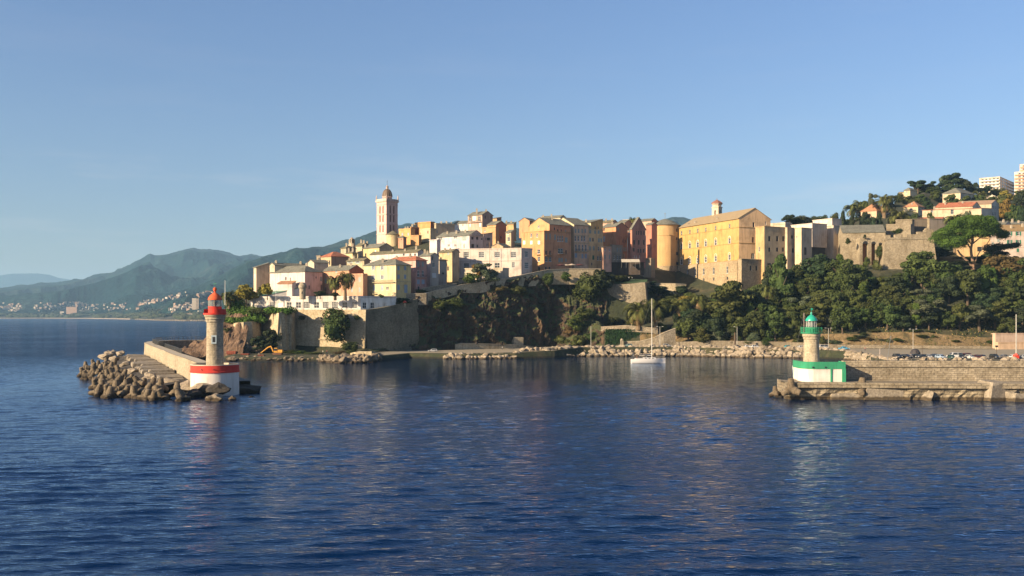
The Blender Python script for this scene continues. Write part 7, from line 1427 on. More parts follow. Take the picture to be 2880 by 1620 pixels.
palm(943, 764, 838, 406, 5.0, 'left palm of the pair in front of the salmon house', 0); palm(971, 753, 838, 405, 5.9, 'right taller palm of the pair in front of the salmon house', 1)
palm(1796, 828, 922, 440.5, 9.0, 'big palm with orange dates nearest the terrace left of the yacht mast', 2); palm(1844, 824, 926, 443, 8.4, 'big palm right behind the yacht mast', 0); palm(1910, 826, 912, 446, 7.6, 'palm right of the two big ones, behind the ivy terrace', 1); palm(1965, 812, 905, 448, 7.2, 'palm with brown skirt in front of the palace base', 2)
palm(2160, 792, 880, 455, 6.4, 'palm with long hanging skirt in the wood below the annexes', 2); palm(1780, 606, 640, 575, 3.6, 'single palm crown on the skyline above the dark red houses', 1, ZY(650, 575))
palm(2396, 563, 610, 655, 7.5, 'leftmost palm on the hill skyline', 1, ground(2396, 655)); palm(2419, 553, 600, 662, 8.0, 'second palm on the hill skyline', 3, ground(2419, 662)); palm(2487, 533, 600, 640, 10.5, 'tallest palm beside the pyramid roofed house', 1, ground(2487, 640)); palm(2531, 575, 640, 560, 9.5, 'palm in front of the hill above the ruined fort wall', 3, ground(2531, 560)); palm(2686, 590, 625, 540, 8, 'palm crown above the umbrella pine', 1, ground(2686, 540)); palm(2755, 524, 560, 730, 10, 'palm below the hilltop flats', 3, ground(2755, 730) - 2)
palm(2398 + 55, 560, 600, 690, 5, 'small far palm between two bigger skyline palms', 1, ground(2453, 690)); palm(645, 808, 850, 412, 5.2, 'palm beside the flagpole behind the red lighthouse', 1, ZY(862, 412))
# umbrella pine
def umbrella():
    D = 472; q = lambda x, y, d=0: P(cx(5, x), cy(5, y), D + d); t = thing('umbrella_pine', 'huge spreading umbrella pine with forked pale trunk right of the fort', 'umbrella pine', tuple(q(1705, 1420))); mb = MB()
    def br(pts, r0, r1):
        for i in range(len(pts) - 1): a, b = .82 * (r0 + (r1 - r0) * i / (len(pts) - 1)), .82 * (r0 + (r1 - r0) * (i + 1) / (len(pts) - 1)); mb.tube(q(*pts[i]), q(*pts[i + 1]), a, b, 8)
    br([(1705, 1440), (1705, 1390)], 1.3, 1.1); br([(1705, 1390), (1700, 1320), (1683, 1240), (1680, 1180), (1690, 1120), (1705, 1060)], .95, .6); br([(1700, 1400), (1650, 1350), (1590, 1290), (1540, 1240), (1508, 1190)], .8, .42); br([(1715, 1390), (1745, 1310), (1765, 1260), (1800, 1200)], .5, .25)
    br([(1680, 1180), (1640, 1120), (1560, 1060, -3), (1480, 1020, -4), (1380, 1000, -3)], .5, .2); br([(1690, 1120), (1740, 1080, 2), (1790, 1040, 3), (1850, 1010, 3)], .5, .2); br([(1800, 1200), (1880, 1120), (1920, 1060), (1930, 1000)], .3, .15); br([(1705, 1060), (1700, 1000, 4), (1720, 940, 5)], .5, .3); br([(1690, 1120), (1610, 1040, 6), (1540, 980, 9)], .45, .2); br([(1850, 1010, 3), (1960, 1030, 3), (2060, 1020, 2)], .22, .1); br([(1700, 1080), (1660, 1010, -5), (1620, 960, -8)], .4, .2); br([(1790, 1040, 3), (1880, 1050, -2), (1990, 1050, -3)], .2, .1)
    local(t, mb).build('trunk', M_PINEBARK, t); mb = MB(); r_ = random.Random(2)
    lob = [(1290, 1050), (1270, 1000), (1350, 960), (1330, 1080), (1420, 920), (1420, 1020), (1480, 860), (1500, 960), (1500, 1070), (1560, 820), (1580, 920), (1590, 1040), (1660, 800), (1660, 890), (1680, 980), (1750, 800), (1760, 880), (1770, 970), (1840, 820), (1850, 900), (1860, 980), (1930, 860), (1930, 930), (2000, 960), (2060, 990), (1990, 900), (1370, 1100), (1240, 1060), (1450, 1110), (1540, 1110), (2090, 1010), (1900, 810), (1700, 830), (1620, 850), (1810, 860)]
    for i, (x, y) in enumerate(lob):
        for dd in ((-7, 3) if 1330 < x < 1950 else (0,)):
            p = q(x + r_.uniform(-15, 15), y + (8 if dd else 0), dd + r_.uniform(-2, 2)); leaves(mb, p, (3.7, 3.9, 2.3), 1050, .30, r_, 0, .7, .6)
            if i % 2 == 0: core(mb, p + Vector((0, 0, -.2)), (2.2, 2.3, 1.0), 0, i)
    local(t, mb).build('crown', G_PINE, t)
    t = thing('pine_bough', 'long dark shaded pine bough in front of the green shuttered house', 'pine', tuple(q(1960, 1330, 8))); mb = MB(); a = MB(); a.tube(q(1900, 1400, 8), q(1970, 1220, 8), .4, .25); a.tube(q(1970, 1220, 8), q(2230, 1120, 8), .25, .1)
    for x in range(1880, 2270, 42): p = q(x, 1185 - (x - 1880) * .14, 8 + r_.uniform(-2, 2)); leaves(mb, p, (2.2, 2.6, 1.5 if x > 2050 else 2.6), 480, .3, r_, 0, .4, .5); core(mb, p, (1.6, 1.8, .9), 0, x)
    local(t, mb).build('crown', G_DARK, t); local(t, a).build('trunk', M_BARK, t)
umbrella()
# grass and weeds on the bank and on ledges: nobody could count them
mb = MB(); r_ = random.Random(8)
for i in range(15000):
    if i < 9500:
        x = r_.uniform(1905, 2880); kn = knots(x); D = r_.uniform(kn[2][0] + .5, kn[4][0]); z = ground(x, D); 
        if noise.noise(Vector((x * .02, D * .15, 0))) < -.12 and D < kn[3][0] + 3: continue
    elif i < 12500: x = r_.uniform(1185, 1690); kn = knots(x); D = r_.uniform(kn[5][0] - 1.0, kn[5][0] + 7); z = ground(x, D)
    else: x = r_.uniform(640, 830); D = r_.uniform(398, 416); z = ground(x, D)
    p = Vector((PX(x, D), D, z)); s = r_.uniform(.25, .75); a = r_.uniform(0, 6.28); u = Vector((math.cos(a), math.sin(a), 0)) * s * .6
    mb.face([p - u, p + u, p + Vector((r_.uniform(-.2, .2), r_.uniform(-.3, .1), s))], r_.choice((0, 0, 1, 2)))
tag(mb.build('weeds', [G_OLV, G_OAK, plain('dry_grass', (.34, .24, .10), .9)]), 'low weeds and dry grass on the banks and ledges', 'weeds', kind='stuff')
mb = MB(); g = [[P(x, y, D) for x, y, D in ((1735, 797, 473.5), (1790, 795, 472), (1818, 793, 472))], [P(x, y, D) for x, y, D in ((1700, 789, 492), (1760, 786, 492), (1822, 786, 492))]]
mb.grid(g); tag(mb.build('lawn', plain('lawn_grass', (.035, .09, .016), .9)), kind='structure')
# ------------------------------------------------------------------ cars, lamps, people, small things
def car_meshes(kind):
    """x forward; body of lofted sections, glasshouse, wheels"""
    L_, W, H_, prof = {'hatch': (4.0, 1.7, 1.45, None), 'saloon': (4.5, 1.75, 1.4, None), 'van': (4.9, 1.9, 1.95, None), 'suv': (4.5, 1.85, 1.7, None)}[kind]
    h = L_ / 2; b = MB(); belt = .52 * H_ + .08
    if kind == 'van': top = [(-h + .05, H_ * .97), (h - 1.9, H_), (h - 1.0, belt + .1), (h - .1, belt - .15)]
    elif kind == 'saloon': top = [(-h + .05, belt), (-h + .9, belt + .05), (-h + 1.5, H_), (h - 2.0, H_), (h - 1.1, belt + .05), (h - .05, belt - .2)]
    else: top = [(-h + .05, belt + .05), (-h + .45, H_ * .97), (h - 1.9, H_), (h - 1.05, belt + .05), (h - .05, belt - .2)]
    def zt(x):
        for (a, za), (c, zc) in zip(top, top[1:]):
            if x <= c: return za + (zc - za) * max(0, (x - a) / (c - a))
        return top[-1][1]
    xs = sorted(set([-h, -h + .05] + [t_[0] for t_ in top] + [-h + .25 + k * .35 for k in range(int(L_ / .35))] + [h]))
    secs = []
    for x in xs:
        e = 1 - .10 * (abs(x) / h) ** 4; w_ = W / 2 * e; z = zt(min(max(x, -h + .05), h - .05)) - (.18 if abs(x) == h else 0); zb = .26
        up = max(0, (z - belt) / max(.01, H_ - belt)); ww = w_ * (1 - .17 * up)
        secs.append([(x, -w_ * .96, zb), (x, -w_, .5), (x, -w_ * .985, min(belt, z - .04)), (x, -ww * .93, z - .03), (x, -ww * .55, z), (x, ww * .55, z), (x, ww * .93, z - .03), (x, w_ * .985, min(belt, z - .04)), (x, w_, .5), (x, w_ * .96, zb)])
    loft(b, secs); 
    g = MB(); cab = [p for p in top if p[1] > belt + .2]
    x0, x1 = (cab[0][0], cab[-1][0])
    for s_ in (-1, 1):
        for (a, c) in ((x0 + .08, (x0 + x1) / 2 - .06), ((x0 + x1) / 2 + .04, x1 + .25)):
            g.face([(a, s_ * (W / 2 * .985 + .008), belt + .04), (c, s_ * (W / 2 * .985 + .008), belt + .04), (min(c, x1 + .02), s_ * (W / 2 * .80 + .03), H_ - .10), (a + .05, s_ * (W / 2 * .80 + .03), H_ - .10)])
    q = next(p for p in top if p[0] > x1); g.face([(x1 + .06, -W * .37, H_ - .06), (x1 + .06, W * .37, H_ - .06), (q[0] + .01, W * .42, q[1] + .03), (q[0] + .01, -W * .42, q[1] + .03)])
    g.face([(x0 - .12, -W * .36, H_ - .12), (x0 - .12, W * .36, H_ - .12), (x0 - .38 if kind != 'saloon' else x0 - .55, W * .4, belt + .12), (x0 - .38 if kind != 'saloon' else x0 - .55, -W * .4, belt + .12)])
    wh = MB(); n = 14
    wh.tube((0, -.1, 0), (0, .1, 0), .31, .31, n, 0); wh.tube((0, -.11, 0), (0, .11, 0), .19, .19, n, 1)
    lm = MB(); lm.box(h - .12, -.2, -.08, h + .01, .2, .08)
    return dict(b=b, g=g.mesh('windows', M_PANE), w=wh.mesh('wheel', [plain('tyre', (.02, .02, .02), .8), M_METAL]), L=L_, W=W, belt=belt, lm=lm.mesh('headlight', plain('headlight_glass', (.7, .7, .68), .1)), bm={})
CARS = {}
def car(kind, colname, col, x, D, z, rz, label, grp='cars parked on the quay'):
    if kind not in CARS: CARS[kind] = car_meshes(kind)
    c = CARS[kind]
    if colname not in c['bm']: c['bm'][colname] = c['b'].mesh('body', plain('car_' + colname, col, .3, .1, .02), True)
    t = thing('parked_car' if kind != 'van' else 'parked_van', label, 'car' if kind != 'van' else 'van', (PX(x, D), D, z), R(rz), grp)
    link('body', c['bm'][colname], t); link('windows', c['g'], t)
    for sx in (-1, 1):
        for sy in (-1, 1): link('wheel', c['w'], t, (sx * c['L'] * .31, sy * (c['W'] / 2 - .1), .31))
        link('headlight', c['lm'], t, (-.02, sx * c['W'] * .33, .68))
    return t
BLK, WHT, SIL, DRED, LBL, TEAL_, GRN_ = (.02, .02, .025), (.70, .70, .70), (.35, .36, .38), (.16, .02, .02), (.34, .44, .58), (.08, .42, .50), (.03, .09, .07)
def zr(x, D): return ground(x, D) + .07
for kind, cn, col, cxx, D, rz, l in (
    ('suv', 'black', BLK, 2524, 407, -85, 'black car seen head on at the left end of the parked row'), ('hatch', 'black', BLK, 2550, 408, -60, 'low black car beside the leftmost head on one'), ('hatch', 'dark_grey', (.05, .05, .055), 2578, 412, 10, 'dark grey car behind the tall lamp post'), ('hatch', 'dark_grey', (.05, .05, .055), 2590, 408, -150, 'second dark grey car right of the tall lamp post'),
    ('hatch', 'silver', SIL, 2612, 410, -100, 'silver car left of the pale blue one'), ('saloon', 'slate_blue', (.06, .08, .12), 2630, 413, 20, 'slate blue car behind the silver and pale blue ones'), ('hatch', 'pale_blue', LBL, 2646, 407, -70, 'pale blue hatchback in the parked row'), ('van', 'white', WHT, 2684, 411, 175, 'tall white van in the middle of the parked row'), ('hatch', 'dark_green', GRN_, 2676, 404, -95, 'dark green small car in front of the white van'),
    ('saloon', 'black', BLK, 2704, 404, -120, 'black saloon in front of the white van nose'), ('suv', 'dark_red', DRED, 2723, 412, 0, 'long dark red car right of the white van'), ('hatch', 'white', WHT, 2729, 404, -80, 'white small car in front of the dark red one'), ('hatch', 'maroon', (.09, .015, .02), 2745, 405, 170, 'maroon car right of the white small one'), ('saloon', 'navy', (.02, .03, .06), 2764, 405, -95, 'navy car with shining bonnet right of the maroon one'),
    ('suv', 'charcoal', (.03, .03, .03), 2797, 405, -90, 'charcoal car seen head on near the stair ramp'), ('saloon', 'grey', (.2, .2, .2), 2826, 408, 5, 'grey car partly hidden by the pale block at the ramp'), ('hatch', 'white', WHT, 2856, 406, 5, 'white car behind the red kiosk'), ('hatch', 'silver', SIL, 2878, 405, 170, 'silver car cut off by the right edge'),
    ('hatch', 'teal', TEAL_, 2219, 406, 4, 'turquoise car left of the green lighthouse'), ('van', 'white', WHT, 2310, 405, 182, 'white van just right of the green lighthouse column'), ('saloon', 'bright_blue', (.10, .38, .62), 2374, 404, 0, 'bright blue car half hidden behind the riprap'), ('saloon', 'white', WHT, 2101, 411, 3, 'white car behind the riprap right of the dark pole'), ('hatch', 'white', WHT, 2125, 410, 3, 'second white car behind the riprap'), ('hatch', 'white', WHT, 2257, 404, 2, 'white car left of the lighthouse column'),
    ('saloon', 'black', BLK, 2072, 413, 2, 'black low car at the foot of the dark pole'), ('hatch', 'silver', SIL, 1876, 424, 3, 'silver car right of the yacht mast'), ('hatch', 'navy', (.02, .03, .06), 1995, 418, 0, 'navy car low behind the riprap'), ('hatch', 'grey_green', (.2, .3, .28), 1766, 424, 180, 'grey green car parked by the stone gatepost'),
    ('hatch', 'silver', SIL, 1217, 409, 178, 'lone silver car parked under the dark cliff')):
    if cxx > 2500: D -= 74
    z = zr(cxx, D); car(kind, cn, col, cxx, D, z, rz, l)
def lamp(x, ytop, ybase, D, arms, label, fat=False):
    zb = ZY(ybase, D); t = thing('street_lamp', label, 'lamp post', (PX(x, D), D, zb), 0, 'lamp posts along the quay'); h = ZY(ytop, D) - zb; r = .22 if fat else .11
    mb = MB(); mb.tube((0, 0, -.5), (0, 0, h), r, r * .7, 8); mb.build('pole', plain('galvanised', (.50, .48, .44), .5), t)
    for s_ in arms:
        mb = MB(); mb.tube((0, 0, h - .1), (s_ * 1.3, 0, h + .05), .05, .04, 5); mb.build('arm', M_METAL, t)
        mb = MB(); mb.box(s_ * 1.2 - .35, -.15, h, s_ * 1.2 + .35, .15, h + .14, top=.8); mb.build('lamp_head', plain('lamp_housing', (.6, .6, .58), .4), t)
lamp(1662, 917, 985, 418, (), 'thin lamp post under the cliff left of the yacht'); lamp(1856, 919, 984, 424, (-1, 1), 'double armed lamp post right of the yacht mast'); lamp(2073, 919, 982, 415, (-1,), 'lamp post beside the dark pole'); lamp(2330, 923, 988, 408, (1, -1), 'lamp post right of the green lighthouse lantern'); lamp(2568, 926, 998, 358, (-1, 1), 'tall double armed lamp post at the left of the parked cars')
lamp(2858, 884, 997, 362, (), 'tall thick mast at the right end of the quay', True); lamp(1776, 892, 918, 446, (-1,), 'small lamp on the terrace left of the palms')
for x, yt, yb, D, l, r_ in ((2067, 935, 985, 421, 'dark square wooden pole on the quay', .5), (2594, 968, 998, 362, 'thin bare sapling trunk by the tall lamp post', .09), (2803, 976, 1000, 355, 'dark sign post beside the stair ramp', .12), (2468, 940, 975, 426, 'thin bare pole on the earth bank', .07), (1875, 935, 960, 431, 'short pole on the ramp wall', .08)):
    t = thing('pole', l, 'pole', (PX(x, D), D, ZY(yb, D)), 0, 'poles on the quay'); h = ZY(yt, D) - ZY(yb, D); mb = MB(); mb.tube((0, 0, -.5), (0, 0, h), r_, r_ * .7, 7); mb.build('post', M_BARK, t)
    if 'sign' in l: mb = MB(); mb.box(-.5, -.06, h - .1, .5, .06, h + .6); mb.build('sign_board', M_BLACK, t)
t = thing('flagpole', 'white flagpole rising behind the red lighthouse', 'flagpole', (PX(633, 408), 408, ZY(845, 408))); mb = MB(); h = ZY(789, 408) - ZY(845, 408); mb.tube((0, 0, -2), (0, 0, h), .13, .07, 8); mb.build('pole', M_WHITE, t); mb = MB(); mb.lathe(0, 0, [(0, h - .02), (.14, h + .06), (0, h + .2)], 8); mb.build('finial', M_WHITE, t)
t = thing('flagpole', 'thin pale mast in front of the pinkish convent', 'flagpole', (PX(776, 409), 409, ZY(838, 409))); mb = MB(); h = ZY(775, 409) - ZY(838, 409); mb.tube((0, 0, -2), (0, 0, h), .09, .05, 6); mb.build('pole', M_WHITE, t); mb = MB(); mb.box(-.5, -.04, h * .62, .5, .04, h * .66); mb.build('crosstree', M_WHITE, t)
def turret():
    D = 412; x = cx(1, 547); zb = ZY(cy(1, 1215), D); Z = lambda y: ZY(cy(1, y), D) - zb; t = thing('sentry_turret', 'round stone sentry turret with domed cap on the restaurant roof', 'turret', (PX(x, D), D, zb))
    b = MB(); b.lathe(0, 0, [(1.35, -1), (1.35, Z(1135)), (1.75, Z(1118)), (1.8, Z(1100)), (1.35, Z(1085))], 20); b.build('drum', M_STONE3, t)
    b = MB(); b.lathe(0, 0, [(1.35, Z(1086)), (1.2, Z(1074)), (.6, Z(1066)), (0, Z(1063))], 20); b.build('cap', M_STONE3, t)
    b = MB(); b.box(-.15, -1.42, Z(1185), .15, -1.2, Z(1160)); b.build('slit', M_DARK, t)
turret()
def gatepost():
    D = 430; t = thing('gatepost', 'rounded stone gatepost at the end of the ivy curtain', 'gatepost', (PX(1749, D), D, ZY(978, D))); b = MB(); h = ZY(957, D) - ZY(978, D); b.box(-.65, -.5, -1, .65, .5, h); b.build('shaft', M_STONE2, t); b = MB(); b.lathe(0, 0, [(.75, h), (.72, h + .2), (.5, h + .6), (0, h + .8)], 12); b.build('cap', M_STONE2, t)
gatepost()
def excavator():
    D = 388; s = D / F; t = thing('excavator', 'yellow excavator with its boom reaching left at the foot of the bastion', 'excavator', (PX(cx(8, 648), D), D, ground(cx(8, 648), D) + .1)); YL = plain('excavator_yellow', (.72, .34, .03), .5); u = lambda x, y: ((x - 648) / 4.025 * s, 0, (722 - y) / 4.025 * s)
    for sy in (-1, 1):
        b = MB(); n = 16; pts = [(1.5 * math.copysign(1, math.cos(a)) + .38 * math.cos(a), .4 + .38 * math.sin(a)) for a in [2 * math.pi * (k + .5) / n for k in range(n)]]
        b.face([(x, sy * 1.0 - .28, z) for x, z in pts]); b.face([(x, sy * 1.0 + .28, z) for x, z in pts][::-1])
        for i in range(n): p, q = pts[i], pts[(i + 1) % n]; b.face([(p[0], sy - .28, p[1]), (q[0], sy - .28, q[1]), (q[0], sy + .28, q[1]), (p[0], sy + .28, p[1])])
        b.build('track', plain('track_rust', (.16, .07, .04), .8), t)
    b = MB(); b.box(-1.3, -1.1, .85, 2.0, 1.1, 1.15); b.box(.2, -1.15, 1.15, 2.1, 1.15, 2.0, top=.92); b.build('body', YL, t)
    b = MB(); b.box(-1.3, -1.15, 1.15, .1, -.1, 2.75, top=.85); b.build('cab', YL, t); b = MB(); b.box(-1.22, -1.19, 1.6, -.1, -1.1, 2.5, top=.95); b.box(-1.33, -1.0, 1.5, -1.2, -.2, 2.5); b.build('cab_window', M_PANE, t)
    b = MB(); P3 = [u(600, 690), u(575, 628), u(540, 640), u(455, 705)]
    b.tube(P3[0], P3[1], .30, .30, 6); b.tube(P3[1], P3[2], .30, .28, 6); b.build('boom', YL, t); b = MB(); b.tube(P3[2], P3[3], .28, .17, 6); b.build('arm', YL, t)
    b = MB(); b.tube((P3[1][0] + .2, 0, P3[1][2] - .9), (P3[2][0], 0, P3[2][2] + .25), .08, .06, 6); b.build('cylinder', M_METAL, t)
    b = MB(); q = u(440, 712); b.box(q[0] - .5, -.6, q[2] - .35, q[0] + .35, .6, q[2] + .35, top=.6); b.build('bucket', plain('bucket_steel', (.14, .10, .08), .7), t)
excavator()
for x, D, w_, h, l in ((652, 393, 3.6, 1.4, 'rusty red skip left of the excavator'), (690, 388, 3.0, .5, 'low rusty pile of sheeting beside the excavator'), (735, 383, 2.2, .4, 'rusty beam pile right by the waterline')):
    t = thing('skip', l, 'skip', (PX(x, D), D, ground(x, D)), 0, 'rusty site gear'); b = MB(); b.box(-w_ / 2, -1, .05, w_ / 2, 1, h, top=1.12)
    for k in range(5): b.box(-w_ / 2 + k * w_ / 4.2, -1.15, .1, -w_ / 2 + k * w_ / 4.2 + .12, -1.02, h)
    b.build('bin', plain('rusty_red', (.30, .07, .035), .8), t)
PP = [('person in a pale top standing on the shore path by the bastion', 908, 390, 0, 'cream_top', (.6, .55, .42)), ('person in a red top standing beside a child on the shore path', 919, 391, 30, 'red_top', (.4, .08, .06)), ('person in a dark top bending toward the shore rocks', 922, 390, -40, 'black_top', (.04, .04, .04)), ('person in white walking on the road under the dark cliff', 1413, 425, 90, 'white_top', (.75, .75, .75)),
      ('left one of two people in white on the lawn by the small bastion', 1769, 479, 0, 'white_top', (.75, .75, .75)), ('right one of two people in white on the lawn by the small bastion', 1778, 480, 60, 'white_top', (.75, .75, .75)), ('person in a pink top on the road behind the right riprap', 2433, 392, 20, 'pink_top', (.6, .25, .25)), ('person walking at the left end of the row of parked cars', 2562, 336, 0, 'grey_top', (.25, .25, .28))]
for l, x, D, rz, nm, c in PP:
    z = ground(x, D) + .07; z = 30.2 if 'lawn' in l else z
    if 'lawn' in l: z = ZY(787.5, D)
    person('person', l, (PX(x, D), D, z), R(rz), plain(nm, c, .8), plain('white_trousers', (.6, .6, .6), .8) if 'lawn' in l else None)
def parasol(x, y, D, r, c, nm, l):
    zb = ZY(y, D) - 3.1; t = thing('parasol', l, 'parasol', (PX(x, D), D, zb), 0, 'cafe parasols on the cliff top'); b = MB(); b.tube((0, 0, 0), (0, 0, 3), .05); b.build('pole', M_METAL, t)
    b = MB(); b.lathe(0, 0, [(r, 2.35), (r, 2.45), (.1, 3.2), (0, 3.25)], 8); b.build('canopy', plain(nm, c, .9), t)
parasol(1576, 742.5, 474, 2.6, (.10, .02, .02), 'maroon_canvas', 'dark maroon parasol at the left end of the cafe terrace'); parasol(1608, 742, 475, 2.5, (.55, .45, .36), 'cream_canvas', 'cream sail canopy in the middle of the cafe terrace'); parasol(1630, 742, 476, 2.5, (.10, .02, .02), 'maroon_canvas', 'dark maroon parasol at the right end of the cafe terrace'); parasol(1592, 743, 477, 2.0, (.5, .4, .32), 'cream_canvas2', 'small cream parasol between dark ones')
parasol(1139, 846, 417, .9, (.5, .05, .03), 'red_canvas', 'small red umbrella on the block wall above the bastion flank'); 
t = thing('awning', 'long white awning over the dark terrace restaurant', 'awning', tuple(P(cx(3, 1412), cy(3, 912), 501))); b = MB(); w_ = 265 / 5.175 / F * 501 / 2
b.face([(-w_, -1.6, 0), (w_, -1.6, 0), (w_, .8, 1.4), (-w_, .8, 1.4)]); b.face([(-w_, -1.6, 0), (-w_, -1.6, -.3), (w_, -1.6, -.3), (w_, -1.6, 0)]); b.face([(-w_, -1.6, -.05), (-w_, .8, 1.35), (w_, .8, 1.35), (w_, -1.6, -.05)]); b.build('canvas', plain('awning_canvas', (.55, .50, .42), .9), t); b = MB()
for k in range(5): b.tube((-w_ + k * w_ / 2, -1.55, 0), (-w_ + k * w_ / 2, -1.55, -3.2), .05)
b.build('posts', M_METAL, t)
t = thing('kiosk', 'small bright red kiosk among the cars at the right end', 'kiosk', (PX(2858, 330), 330, zr(2858, 330))); b = MB(); b.box(-.7, -.7, 0, .7, .7, 1.3); b.build('booth', plain('kiosk_red', (.7, .05, .02), .5), t); b = MB(); b.lathe(0, 0, [(1.0, 1.3), (.9, 1.5), (0, 1.95)], 4); b.build('roof', plain('kiosk_red', (.7, .05, .02), .5), t)
t = thing('tarp', 'dark rounded boat cover left of the tall lamp post', 'tarpaulin', (PX(2574, 350), 350, zr(2574, 350))); b = MB(); b.lathe(0, 0, [(1.9, 0), (1.8, 1.3), (1.2, 2.3), (.5, 2.7), (0, 2.8)], 10); b.build('cover', plain('black_tarp', (.035, .03, .035), .7), t)
t = thing('dish_antenna', 'iron cross on the roof edge of the long white hall', 'antenna', tuple(P(cx(2, 1020), cy(2, 720), 461))); b = MB(); b.tube((0, 0, -12), (0, 0, 3.2), .09); b.build('mast', plain('rust_pole', (.35, .2, .1), .7), t)
# ------------------------------------------------------------------ the far coast
bpy.context.view_layer.update(); DG = bpy.context.evaluated_depsgraph_get()
def hit(x, y):
    d = Vector(((x - CX) / F, 1, -(y - HY) / F)).normalized(); ok, loc, n_, i_, ob, m_ = SC.ray_cast(DG, Vector((0, 0, CH)), d); return loc if ok and ob.name.split('.')[0] in ('mountain_range', 'near_mountain', 'coastal_plain') else None
fr = random.Random(21); FW_ = [plain('far_wall_' + n_, c, .8) for n_, c in (('white', (.52, .48, .42)), ('cream', (.42, .36, .28)), ('pink', (.36, .24, .18)), ('grey', (.30, .28, .25)))]; FR_ = [plain('far_tiles', (.26, .15, .10), .9), plain('far_grey_roof', (.3, .28, .25), .9)]
def far_mesh(i):
    w_, d, h = fr.uniform(9, 20), fr.uniform(8, 12), fr.uniform(4.5, 9); b = MB(); b.box(-w_ / 2, -d / 2, -4, w_ / 2, d / 2, h); r = MB(); k = fr.uniform(1.2, 2.6)
    slab(r, [(-w_ / 2 - .5, -d / 2 - .5, h), (w_ / 2 + .5, -d / 2 - .5, h), (w_ / 2 + .5, 0, h + k), (-w_ / 2 - .5, 0, h + k)], .3); slab(r, [(w_ / 2 + .5, d / 2 + .5, h), (-w_ / 2 - .5, d / 2 + .5, h), (-w_ / 2 - .5, 0, h + k), (w_ / 2 + .5, 0, h + k)], .3)
    for s_ in (-1, 1): b.face([(s_ * w_ / 2, -d / 2, h), (s_ * w_ / 2, d / 2, h), (s_ * w_ / 2, 0, h + k - .2)])
    return b.mesh('wall', FW_[i % 4]), r.mesh('roof', FR_[0 if i % 3 else 1])
FM = [far_mesh(i) for i in range(12)]
SPOT = []
for (n_, x0, y0, x1, y1, jx, jy) in ((56, 0, 866, 60, 868, 6, 5), (70, 105, 864, 235, 858, 8, 5), (46, 235, 866, 380, 864, 8, 5), (22, 392, 858, 430, 848, 6, 4), (34, 430, 850, 516, 828, 5, 3.5), (20, 555, 832, 592, 824, 6, 3), (36, 480, 868, 590, 860, 6, 4), (16, 420, 884, 590, 880, 8, 3)):
    for k in range(n_):
        t_ = fr.random(); SPOT.append((x0 + (x1 - x0) * t_ + fr.gauss(0, jx), y0 + (y1 - y0) * t_ + fr.gauss(0, jy)))
for i, (x, y) in enumerate(SPOT[:292]):
    p = hit(x, y)
    if p is None: continue
    a, b = FM[fr.randrange(12)]; s_ = fr.uniform(.5, .95) * (1.0 if p.y < 5200 else 1.2); t = thing('far_house', 'tiny far house scattered along the coast and lower slopes across the bay', 'house', p, fr.uniform(-.8, .8), 'far houses across the bay'); t.scale = (s_,) * 3
    link('wall', a, t); link('roof', b, t)
p = hit(551, 869) or Vector((PX(551, 3300), 3300, 25)); t = thing('tower_block', 'pale brown eight storey tower block on the far shore', 'tower block', p); H8 = ZY(839, p.y) - p.z; b = MB(); w_ = 18 / F * p.y / 2; b.box(-w_, -6, -4, w_, 10, H8); b.build('wall', plain('far_wall_tan', (.50, .38, .27), .8), t)
for k in range(8): b = MB(); z = H8 * (k + .35) / 8; b.box(-w_ - .5, -7.4, z, w_ * .3, -6, z + H8 / 8 * .4); b.build('balcony', FW_[0], t); b = MB(); b.box(w_ * .4, -6.15, z, w_ * .85, -5.9, z + H8 / 8 * .5); b.build('window', M_DARK, t)
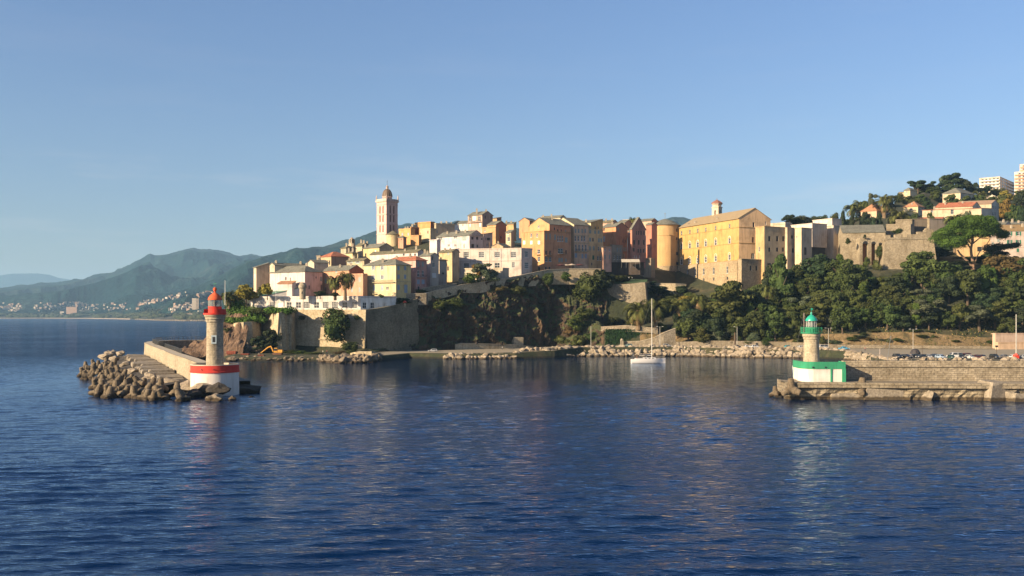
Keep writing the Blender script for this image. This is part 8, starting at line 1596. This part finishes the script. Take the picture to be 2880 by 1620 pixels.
for x, y, w_, h, i, l in ((203, 881, 30, 22, 2, 'long salmon block beyond the beach across the bay'), (214, 886, 14, 9, 0, 'white hall right of the salmon block across the bay'), (176, 884, 11, 10, 0, 'small white block left of the salmon block across the bay'), (533, 890, 20, 10, 0, 'white beach house on the far shore left of the red lighthouse')):
    p = hit(x, y) or Vector((PX(x, 4950), 4950, 8)); t = thing('far_block', l, 'building', p, 0, 'large far buildings'); k = p.y / F; b = MB(); b.box(-w_ / 2 * k, -8, -4, w_ / 2 * k, 12, h * k * .8); b.build('wall', FW_[i], t); b = MB(); b.box(-w_ / 2 * k - 1, -9, h * k * .8, w_ / 2 * k + 1, 13, h * k * .8 + 1.2); b.build('roof', FR_[0], t)
# woods along the far shore and wooded foothills: one mass
mb = MB(); mats = [plain('far_wood_dark', (.022, .036, .014), 1), plain('far_wood_olive', (.05, .06, .022), 1), plain('far_wood_green', (.035, .055, .02), 1)]
for i in range(3600):
    x = fr.uniform(-30, 600); d0, = interp(cw, x); q = fr.uniform(60, 900) if fr.random() < .75 else fr.uniform(900, 1700); dn = noise.noise(Vector((x * .03, q * .004, 2)))
    if dn < -.18: continue
    D = d0 + q; z = plain_z(x, D); s = fr.uniform(4, 9) * (1 + .6 * dn); p = Vector((PX(x, D), D, z + s * .45)); m_ = fr.randrange(3)
    core(mb, p, (s * fr.uniform(.9, 1.6), s, s * fr.uniform(.7, 1.0)), m_, i) if s > 6.5 and q < 500 else leaves(mb, p, (s, s, s * .75), 9, s * .55, fr, m_, .5, .5)
tag(mb.build('far_woods', mats), 'dark woods along the far shore across the bay', 'woods', kind='stuff')
mb = MB()
for i in range(500):
    x = fr.uniform(380, 595); d0, = interp(cw, x); D = d0 + fr.uniform(-6, 22); addrock(mb, (PX(x, D), D, fr.uniform(-.3, 2.4)), fr.uniform(1.2, 2.6))
tag(mb.build('far_riprap', M_BOULD), 'pale boulder revetment on the far shore', 'boulders', kind='stuff')
HAZE = .000052
# ------------------------------------------------------------------ the air
mb = MB(); mb.box(-27000, -1600, -5, 27000, 26000, 760)
hz = nmat('sea_haze'); m, nt, b = hz
nt.nodes.remove(b); pv = nt.nodes.new('ShaderNodeVolumePrincipled'); pv.inputs['Color'].default_value = (.38, .66, 1.0, 1); pv.inputs['Density'].default_value = HAZE
pv.inputs['Anisotropy'].default_value = 0.0
nt.links.new(pv.outputs[0], nt.nodes['Material Output'].inputs['Volume'])
tag(mb.build('haze', m), kind='stuff')
